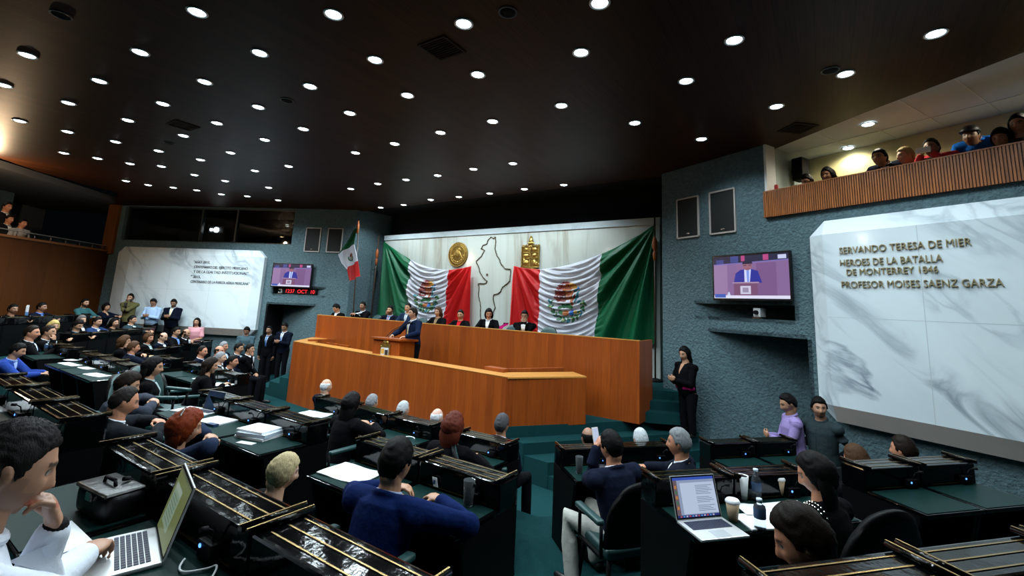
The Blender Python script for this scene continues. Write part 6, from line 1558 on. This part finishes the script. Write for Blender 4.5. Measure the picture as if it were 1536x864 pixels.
# --- far left, front slanting row
person('curly-haired woman holding her head in the left half front row', (-5.45, -6.25, 0.0), Z_T1, -.5, fem=True, topc=BLACKC, shirt=None, hair=('curly', BRN, 0.020, 0.2), R='cheek')
person('brown-haired man in profile before the curly-haired woman', (-4.35, -6.42, -0.03), Z_T1, -.15, topc=NAVY, shirt=(0.2, 0.3, 0.5), hair=('short', BRN, 0.014), skin=RUDDY, yaw=-0.1)
person('smiling woman in black suit in the far left front row', (-6.14, -5.58, 0.0), Z_T1, LW_, fem=True, topc=BLACKC, shirt=(0.3, 0.4, 0.4), hair=('bob', BRN, 0.016), yaw=-0.25, hands='lap', skin=RUDDY)
person('bald man in dark suit with pale tie in the far left front row', (-6.52, -5.16, -0.02), Z_T1, LW_, topc=NAVY, shirt=WSH, tie=(0.35, 0.45, 0.5), hair=('bald', DKB, 0.005), nod=0.35, hands='lap', skin=PALE)
person('man in dark jacket and blue shirt in the far left front row', (-6.95, -4.72, 0.07), Z_T1, LW_, topc=BLACKC, shirt=(0.16, 0.30, 0.68), yaw=-0.2, skin=TAN)
person('bearded bald man with hands at his chin in the far left front row', (-7.22, -4.38, 0.01), Z_T1, LW_, topc=BLACKC, shirt=WSH, hair=('bald', DKB, 0.005), beard=0.95, hands='chin', nod=0.2)
# --- left half, second row
person('man in dark suit and blue tie gesturing over the loose papers at the left', (-4.45, -7.92, 0.30), Z_T2, -.25, topc=BLACKC, shirt=WSH, tie=(0.03, 0.06, 0.14), hair=('crop', DKB, 0.010), skin=RUDDY, yaw=-0.35, L='out', R='desk', lean=0.05, sc=1.05, voxel=0.007)
person('man resting his chin on his fist behind the gesturing man', (-4.85, -7.62, 0.28), Z_T2, -.4, topc=BLACKC, shirt=WSH, hair=('crop', DKB, 0.010), hands='chin', yaw=-0.2)
person('person in blue jacket at the left picture edge with hands held out', (-3.35, -8.25, 0.10), Z_T2, -.5, topc=(0.02, 0.05, 0.25), shirt=(0.3, 0.4, 0.7), L='out', R='out', sc=0.95, lean=0.5, nod=0.3)
# --- row of chairs in front of the left half (well floor)
person('man in profile with receding hair before the left half front row', (-3.95, -5.30, -0.14), Z_WELL, -.7, topc=NAVY, shirt=WSH, hair=('receding', DKB, 0.01), skin=RUDDY, yaw=-0.2, hands='lap')
person('bald man in profile next to the receding man before the left half', (-3.75, -5.05, -0.13), Z_WELL, -.7, topc=NAVY, shirt=WSH, hair=('bald', DKB, 0.005), skin=RUDDY, yaw=-0.1, hands='lap')
person('grey-haired man low before the left half front row', (-2.85, -5.42, -0.16), Z_WELL, -.6, topc=CHAR, shirt=WSH, hair=('short', GRY, 0.01), skin=PALE, hands='lap', sc=.97)
person('grey-haired man with pale tie, first of three in the seats by the left door', (-4.72, -4.52, -0.14), Z_WELL, -.9, topc=NAVY, shirt=WSH, tie=(0.3, 0.45, 0.55), hair=('short', GRY, 0.01), lean=-0.1, hands='lap', skin=RUDDY, yaw=-0.1)
person('dark-haired man with green tie, second of three in the seats by the left door', (-4.32, -4.36, -0.15), Z_WELL, -.9, topc=NAVY, shirt=WSH, tie=(0.1, 0.35, 0.35), lean=-0.05, hands='lap', skin=TAN)
person('man with hand on chin, third of three in the seats by the left door', (-4.12, -4.20, -0.16), Z_WELL, -.9, topc=BLACKC, shirt=WSH, hands='lap', R='chin', skin=TAN)
person('dark-haired man leaning forward in profile near the left steps', (-2.25, -5.46, -0.17), Z_WELL, -.8, topc=NAVY, shirt=WSH, lean=0.3, hands='lap', skin=RUDDY, sc=.97)
# --- left half front row, aisle side
person('long-haired woman in black leaning over her writing at the aisle', (-0.75, -6.52, 0.0), Z_T1, -.35, fem=True, topc=BLACKC, shirt=None, hair=('long', DKB, 0.014, 0.34), L='cheek', R='desk', lean=0.3, nod=0.2, yaw=-0.2, voxel=0.007)
person('woman with black hair and beaded collar seen from behind in the left aisle', (0.55, -7.75, 0.22), Z_T2, -.35, fem=True, topc=BLACKC, shirt=(0.3, 0.38, 0.4), hair=('long', BLK, 0.014, 0.3), skirt=True, legs=BLACKC, yaw=-0.2, nod=0.15, hands='lap')
person('dark-haired man in grey jacket with bent head at the left', (1.55, -8.30, 0.20), Z_T2, -.3, topc=(0.03, 0.035, 0.05), shirt=None, hair=('short', DKB, 0.016), lean=0.25, nod=0.35, skin=TAN, voxel=0.007)
person('balding man in profile looking down, left of the red-haired woman', (2.55, -8.62, 0.22), Z_T2, -.15, topc=CHAR, shirt=WSH, hair=('receding', (0.014, 0.011, 0.010), 0.008), lean=0.2, nod=0.3, skin=RUDDY, voxel=0.006)
i_red = person('woman with curly red hair and a sparkling clip at the second row', (3.35, -8.45, 0.12), Z_T2, -.25, fem=True, topc=(0.012, 0.02, 0.045), shirt=None, hair=('curly', (0.14, 0.022, 0.006), 0.022, 0.22), lean=0.35, nod=0.25, voxel=0.007)
i_bl = person('blonde woman bending low at the second row, knee crossed', (4.66, -8.40, 0.07), Z_T2, -.3, fem=True, hsc=0.88, topc=BLACKC, shirt=None, hair=('bob', (0.42, 0.34, 0.19), 0.010), lean=0.35, nod=0.3, skirt=True, legs=BLACKC, skin=(0.55, 0.33, 0.22), hands='lap', voxel=0.006, knees=((0.02, 0.42, 0.47), (0.26, 0.36, 0.66), (-0.02, 0.40, 0.08), (0.30, 0.62, 0.30)))
i_blue = person('broad-shouldered man in blue suit seen from behind in the second row', (5.48, -8.22, 0.25), Z_T2, .15, topc=BLUE, shirt=(0.3, 0.35, 0.5), hair=('short', BLK, 0.016), lean=0.30, nod=0.30, sc=1.02, shoulders=0.02, voxel=0.006, L=(-0.18, 0.42, 0.80), R=(0.19, 0.40, 0.80), skin=TAN)
person('woman with long black hair seen from behind in the front row', (2.98, -6.62, -0.03), Z_T1, .05, fem=True, topc=BLACKC, shirt=None, hair=('long', BLK, 0.016, 0.36), lean=0.2, nod=0.15, voxel=0.007)
person('woman with dark red hair seen from behind in the front row by the aisle', (4.62, -6.72, 0.02), Z_T1, .1, fem=True, topc=BLACKC, shirt=None, hair=('curly', RED_, 0.018, 0.24), lean=0.2, nod=0.15, voxel=0.007)
# --- people seated in front of the first desks: mostly crowns of heads
for lb, x, y, z, hr, sk in [('bald man with white hair fringe seen over the second row hood', 1.05, -5.62, -0.20, ('bald', WHT_, 0.006), PALE), ('grey-haired head behind the left hood of the front row', 2.12, -5.60, -0.29, ('short', GRY, 0.012), PALE), ('white-grey head behind the middle hood of the front row', 2.76, -5.60, -0.29, ('crop', (0.38, 0.40, 0.42), 0.010), PALE), ('bald pink head at the right end of the front row hoods', 3.40, -5.62, -0.28, ('bald', WHT_, 0.005), (0.60, 0.36, 0.28)), ('dark grey head beyond the front row hood at the aisle', 4.47, -5.70, -0.17, ('short', (0.06, 0.06, 0.065), 0.014), TAN)]:
    person(lb, (x, y, z), Z_WELL, 0.0, topc=NAVY, shirt=WSH, hair=hr, skin=sk, hands='lap', sc=0.92, lean=-0.05)
person('dark balding crown behind the right-hand front hood', (5.38, -5.35, -0.22), Z_WELL, RW, topc=NAVY, hair=('bald', BLK, 0.006), skin=BROWN, hands='lap', sc=0.92)
person('white-haired crown behind the right-hand front hood', (5.82, -4.92, -0.24), Z_WELL, RW, topc=NAVY, hair=('short', (0.42, 0.45, 0.48), 0.012), skin=PALE, hands='lap', sc=0.92)
# --- right-hand block
i_ph = person('man in navy jacket and pale trousers holding up a phone, seen from behind', (6.00, -6.22, 0.0), Z_T1, RW + .25, topc=(0.006, 0.009, 0.022), shirt=WSH, hair=('short', BLK, 0.014), lean=0.22, nod=0.25, legs=(0.42, 0.42, 0.38), voxel=0.006, L=(0.0, 0.36, 1.02), R=(0.12, 0.38, 0.97), hands='phone', skin=RUDDY, shoulders=0.02, sc=1.04, knees=((-0.30, 0.36, 0.50), (0.02, 0.46, 0.50), (-0.34, 0.22, 0.08), (0.04, 0.40, 0.08)), yaw=0.1)
i_gr = person('grey-haired man in navy suit in profile in the right-hand front gap', (6.45, -5.72, 0.01), Z_T1, RW + .75, topc=(0.006, 0.008, 0.016), shirt=WSH, hair=('short', (0.17, 0.18, 0.19), 0.012), yaw=0.1, skin=RUDDY, lean=0.05, voxel=0.007)
i_bk = person('woman in black with sequinned shoulder in the second right-hand row', (7.52, -6.62, 0.22), Z_T2, RW + .25, fem=True, topc=BLACKC, shirt=None, hair=('long', BLK, 0.014, 0.3), hands='lap', nod=0.4, yaw=0.45, skin=RUDDY, voxel=0.0065, lean=0.1)
i_fr = person('dark-haired person with bent head nearest the camera on the right', (7.50, -7.98, 0.33), Z_T2, RW + .3, topc=BLACKC, shirt=None, hair=('short', DKB, 0.016), nod=0.45, yaw=0.5, lean=0.3, skin=RUDDY, voxel=0.006)
person('man with combed-back hair sitting behind the right-hand hoods', (8.16, -4.55, 0.02), Z_T1, RW, topc=BLACKC, hair=('short', DKB, 0.012), skin=RUDDY, yaw=0.2, lean=-0.1, hands='lap')
person('crown of brown hair behind the right-hand hoods below the grey shirt', (7.78, -5.05, -0.03), Z_T1, RW, topc=BLACKC, hair=('short', BRN, 0.018), skin=RUDDY, hands='lap')
person('bearded man in dark grey shirt standing by the right marble panel', (7.50, -3.10, 0.07), Z_WELL, 2.6, sit=False, top='shirt', topc=(0.022, 0.034, 0.038), hands='back', yaw=0.75, hair=('short', BLK, 0.016), beard=0.55, belly=0.02, skin=TAN, voxel=0.007, sc=1.0, legs=(0.03, 0.035, 0.04))
person('young man in lilac shirt reading a phone by the right wall', (7.16, -2.98, 0.055), Z_WELL, 1.9, sit=False, top='shirt', topc=(0.26, 0.20, 0.42), hands='phone', nod=0.4, yaw=0.1, hair=('crop', BLK, 0.014), beard=0.5, skin=TAN, voxel=0.007)
person('woman in black leaning at the right wall by the steps, magenta at her waist', (5.55, -1.80, 0.47), -0.89, 2.5, sit=False, fem=True, top='blouse', topc=BLACKC, shirt=(0.40, 0.22, 0.14), hair=('long', BLK, 0.014, 0.34), hands='phone', nod=0.25, yaw=0.25, legs=(0.003, 0.003, 0.005), belly=0.05, shoulders=0.03)
# --- right gallery
gz = 2.3
GK = ((-0.10, 0.10, 0.46), (0.10, 0.10, 0.46), (-0.10, 0.05, 0.08), (0.10, 0.05, 0.08))
person('dark crown of a head at the left end of the right gallery', (7.50, -1.72, 3.36), gz, 2.55, topc=BLACKC, hair=('short', BLK, 0.014), skin=BROWN, lean=0.3, nod=0.5, hands='lap', sc=.95, knees=GK)
person('dark-haired woman sitting low in the right gallery', (7.78, -1.85, 3.40), gz, 2.6, fem=True, topc=BLACKC, shirt=None, hair=('long', BLK, 0.012, 0.25), skin=BROWN, nod=0.25, hands='lap', knees=GK)
person('man with glasses and white collar leaning on the gallery rail', (8.40, -2.20, 3.48), gz, 2.6, topc=NAVY, shirt=WSH, glasses=True, skin=BROWN, lean=0.8, neck=1.15, nod=0.0, hands='rail', knees=GK, hair=('short', BLK, 0.018))
person('person with grey-blond hair behind the gallery rail', (8.68, -2.26, 3.45), gz, 2.5, topc=BLACKC, shirt=None, hair=('short', (0.26, 0.20, 0.09), 0.014), skin=TAN, lean=0.8, neck=1.1, nod=0.1, yaw=-0.5, hands='rail', knees=GK)
i_cam = person('person in red top filming with a white camera at the gallery rail', (8.93, -2.40, 3.48), gz, 2.7, fem=True, top='blouse', topc=(0.60, 0.05, 0.07), shirt=None, hair=('tied', BLK, 0.016), skin=BROWN, lean=0.8, neck=1.15, nod=0.0, L=(-0.06, 0.72, 1.06), R=(0.06, 0.72, 1.06), hands='phone', knees=GK)
i_cap = person('man in bright blue shirt and dark cap leaning over the gallery rail', (9.29, -2.56, 3.53), gz, 2.65, top='shirt', topc=(0.015, 0.16, 0.62), hair=('short', BLK, 0.010), skin=BROWN, lean=1.0, neck=1.5, nod=0.1, hands='rail', knees=GK)
person('dark-haired person low behind the gallery rail at the right', (9.52, -2.70, 3.42), gz, 2.6, topc=BLACKC, shirt=None, hair=('bob', BLK, 0.014), skin=BROWN, lean=0.3, nod=0.3, hands='lap', knees=GK)
person('dark-haired person at the right edge of the gallery', (9.68, -2.72, 3.56), gz, 2.6, topc=BLACKC, shirt=None, hair=('long', BLK, 0.014, 0.25), skin=BROWN, lean=0.2, nod=0.2, hands='lap', knees=GK)
# --- left gallery
person('man in grey at the left gallery rail', (-11.1, -7.55, 2.90), 1.95, -1.0, topc=CHAR, shirt=WSH, skin=RUDDY, hands='lap', lean=0.2, knees=GK)
person('person in pale shirt at the left gallery rail', (-11.0, -7.30, 2.82), 1.95, -1.0, top='shirt', topc=(0.35, 0.36, 0.40), skin=RUDDY, hands='lap', lean=0.2, knees=GK, hair=('short', BLK, 0.012))
person('standing person in dark clothes in the left gallery', (-11.25, -7.62, 3.25), 1.95, -1.0, topc=CHAR, shirt=WSH, skin=RUDDY, hands='lap', lean=0.1, sc=1.1, knees=GK)
# --- the man in the left foreground
i_fg = person('man in white shirt and navy waistcoat in the left foreground, fist at his mouth', (5.745, -9.87, 0.69), Z_T3, 0.0, top='shirt', topc=(0.66, 0.70, 0.78), hair=('short', (0.012, 0.010, 0.010), 0.007), lean=0.30, nod=0.36, yaw=0.0, skin=(0.44, 0.23, 0.145), beard=0.22, voxel=0.0042, R=(-0.20, 0.47, 0.80), hands='fistmouth', hcurl=0.85, sc=1.03)
# objects people hold, wear or carry
def held_box(i, k, w, h, d, name, label, cat, mats_, off=(0, 0.11, 0.02), tilt=0.6):
    wr = i['A'][k][2]; p = world_pt(i, wr + V(*off)); bm = bmesh.new(); box(bm, -w / 2, w / 2, -d / 2, d / 2, -h / 2, h / 2, bevel=min(w, h, d) * 0.2)
    o = bmobj(name, bm, mats_[0]); o.location = p; o.rotation_euler = (tilt, 0, i['t'].rotation_euler[2])
    if len(mats_) > 1:
        b2 = bmesh.new(); box(b2, -w * .42, w * .42, -d / 2 - 0.001, -d / 2, -h * .42, h * .42); bmobj('display', b2, mats_[1], o)
    return tag(o, label, cat)
SCRN = mat('phone display', (0.1, 0.1, 0.12), 0.3, emit=(0.5, 0.6, 0.8), emit_s=0.8)
held_box(i_ph, -1, 0.068, 0.135, 0.009, 'mobile_phone', 'white mobile phone held up by the man in pale trousers', 'phone', (M_white, SCRN), off=(0.045, 0.07, 0.085), tilt=-0.3)
held_box(i_cam, 1, 0.15, 0.075, 0.03, 'compact_camera', 'pale compact camera held at the gallery rail', 'camera', (M_white, M_black), off=(-0.06, 0.11, 0.03), tilt=0.3)
def cap_on(i):
    t = thing('cap', '', ''); del t['category']; del t['label']
    t.parent = i['t']; mm = np.eye(4); mm[:3, :3] = i['RH']; mm[:3, 3] = i['H']; t.matrix_basis = Matrix(mm.tolist())
    bm = bmesh.new(); lathe(bm, [(0.0, 0.145), (0.05, 0.138), (0.085, 0.105), (0.097, 0.055), (0.093, 0.05), (0.0, 0.05)], n=24)
    for q in bm.verts: q.co.y *= 1.18
    bmobj('crown', bm, mat('cap cloth', (0.008, 0.009, 0.014), 0.5), t)
    bm = bmesh.new(); lathe(bm, [(0.0, 0.0), (0.08, -0.004), (0.082, 0.004), (0.0, 0.010)], n=20)
    for q in bm.verts: q.co.y = q.co.y * 0.9 + 0.10; q.co.z += 0.055
    bmobj('peak', bm, mat('cap cloth', (0.008, 0.009, 0.014), 0.5), t)
cap_on(i_cap)
# sequins, clip, waistcoat, watch
def sprinkle(i, name, pts, r, material):
    bm = bmesh.new()
    for p in pts:
        bmesh.ops.create_icosphere(bm, subdivisions=1, radius=r, matrix=Matrix.Translation(Vector(p)))
    o = bmobj(name, bm, material, i['t']); return o
pts = []
for a in range(5):
    for k in range(12):
        p = i_bk['A'][-1][0] + V(0.06 - 0.03 * a - 0.0, 0.10 - 0.016 * k, 0.20)
        h = i_bk['bv'].ray_cast(Vector(p), Vector((0, 0, -1)))
        if h[0] is not None: pts.append(h[0] + Vector((0, 0, 0.003)))
sprinkle(i_bk, 'sequins', pts, 0.0065, mat('sequin', (0.75, 0.72, 0.62), 0.15, 0.9))
sprinkle(i_red, 'hair_clip', [i_red['H'] + i_red['RH'] @ V(0.015 + 0.014 * k, -0.062 - 0.004 * k, 0.128 - 0.006 * k) for k in range(-2, 6)], 0.009, mat('sequin', (0.75, 0.72, 0.62), 0.15, 0.9))
# magenta folds at the waist of the woman by the steps
iw = [p for p in PEOPLE if p['t']['label'].startswith('woman in black leaning')][0]
S_ = Shell()
for k in range(12):
    a = PI * 0.5 - 1.2 + 2.4 * k / 11
S_.limb([iw['P'] + V(0.20 * math.sin(a), 0.165 * math.cos(a), 0.12) for a in [-1.2 + 0.2 * k for k in range(13)]], [0.03 + 0.008 * math.sin(k * 2.1) for k in range(13)], 10)
sm_ = S_.mesh('waist_wrap'); link('waist_wrap', sm_, cloth_mat((0.45, 0.008, 0.14)), iw['t'])
# navy waistcoat of the foreground man, and his dark watch strap
W_ = Shell(); Pq, Tq, Fq, sq = i_fg['P'], i_fg['T'], i_fg['F'], i_fg['s']
R_ = []
for fr, wx_, wy_ in ((-0.04, 0.182, 0.142), (0.30, 0.172, 0.135), (0.6, 0.185, 0.140), (0.80, 0.165, 0.128), (0.90, 0.120, 0.105)):
    c = Pq + Tq * 0.515 * sq * fr + Fq * 0.008
    R_.append([c + V(1, 0, 0) * wx_ * sq * math.cos(2 * PI * k / 24) + Fq * wy_ * sq * math.sin(2 * PI * k / 24) for k in range(24)])
W_.rings(R_); wm = fuse(W_, 'waistcoat', 0.008, 1); wm.materials.clear(); link('waistcoat', wm, cloth_mat((0.010, 0.022, 0.085)), i_fg['t'])
el, wr = i_fg['A'][-1][1], i_fg['A'][-1][2]; d_ = unit(wr - el)
S_ = Shell(); S_.limb([wr - d_ * 0.030, wr - d_ * 0.004], [0.034, 0.032], 16); sm_ = S_.mesh('watch_strap'); link('watch_strap', sm_, M_black, i_fg['t'])
# --- armchairs for the nearer sitters
for lb, x, y, z, r in [('teal armchair of the man holding up a phone', 6.12, -6.36, Z_T1, RW + .1), ('armchair of the grey-haired man in the right-hand gap', 6.52, -5.80, Z_T1, RW), ('armchair of the woman in black with sequins', 7.60, -6.70, Z_T2, RW), ('armchair of the dark-haired person nearest the camera at the right', 7.62, -8.08, Z_T2, RW), ('armchair of the broad-shouldered man in blue', 5.50, -8.52, Z_T2, .1), ('armchair of the blonde woman', 4.72, -8.66, Z_T2, -.3), ('armchair of the red-haired woman at the second row', 3.32, -8.66, Z_T2, -.2), ('teal round-backed armchair beside the balding man in profile', 2.85, -8.55, Z_T2, -.5), ('armchair of the black-haired woman in the front row', 2.98, -6.84, Z_T1, 0), ('armchair of the dark-red-haired woman in the front row', 4.62, -6.92, Z_T1, 0), ('teal armchair turned in the left aisle', 1.0, -7.9, Z_T2, -.8), ('teal armchair with long arms in the left aisle beside the beaded collar', 0.45, -7.6, Z_T2, -1.2), ('teal round-backed armchair behind the brown-haired man at the left', -4.75, -6.6, Z_T1, -.3), ('second teal round-backed armchair at the left half front row', -5.2, -6.75, Z_T1, -.5), ('armchair of the writing woman at the aisle', -0.85, -6.75, Z_T1, -.3), ('empty armchair at the aisle end of the front row', 4.95, -6.55, Z_T1, -.9)]:
    chair(x, y, z, r, lb)

for ob in list(TMP.collection.objects): bpy.data.objects.remove(ob)
bpy.data.scenes.remove(TMP)
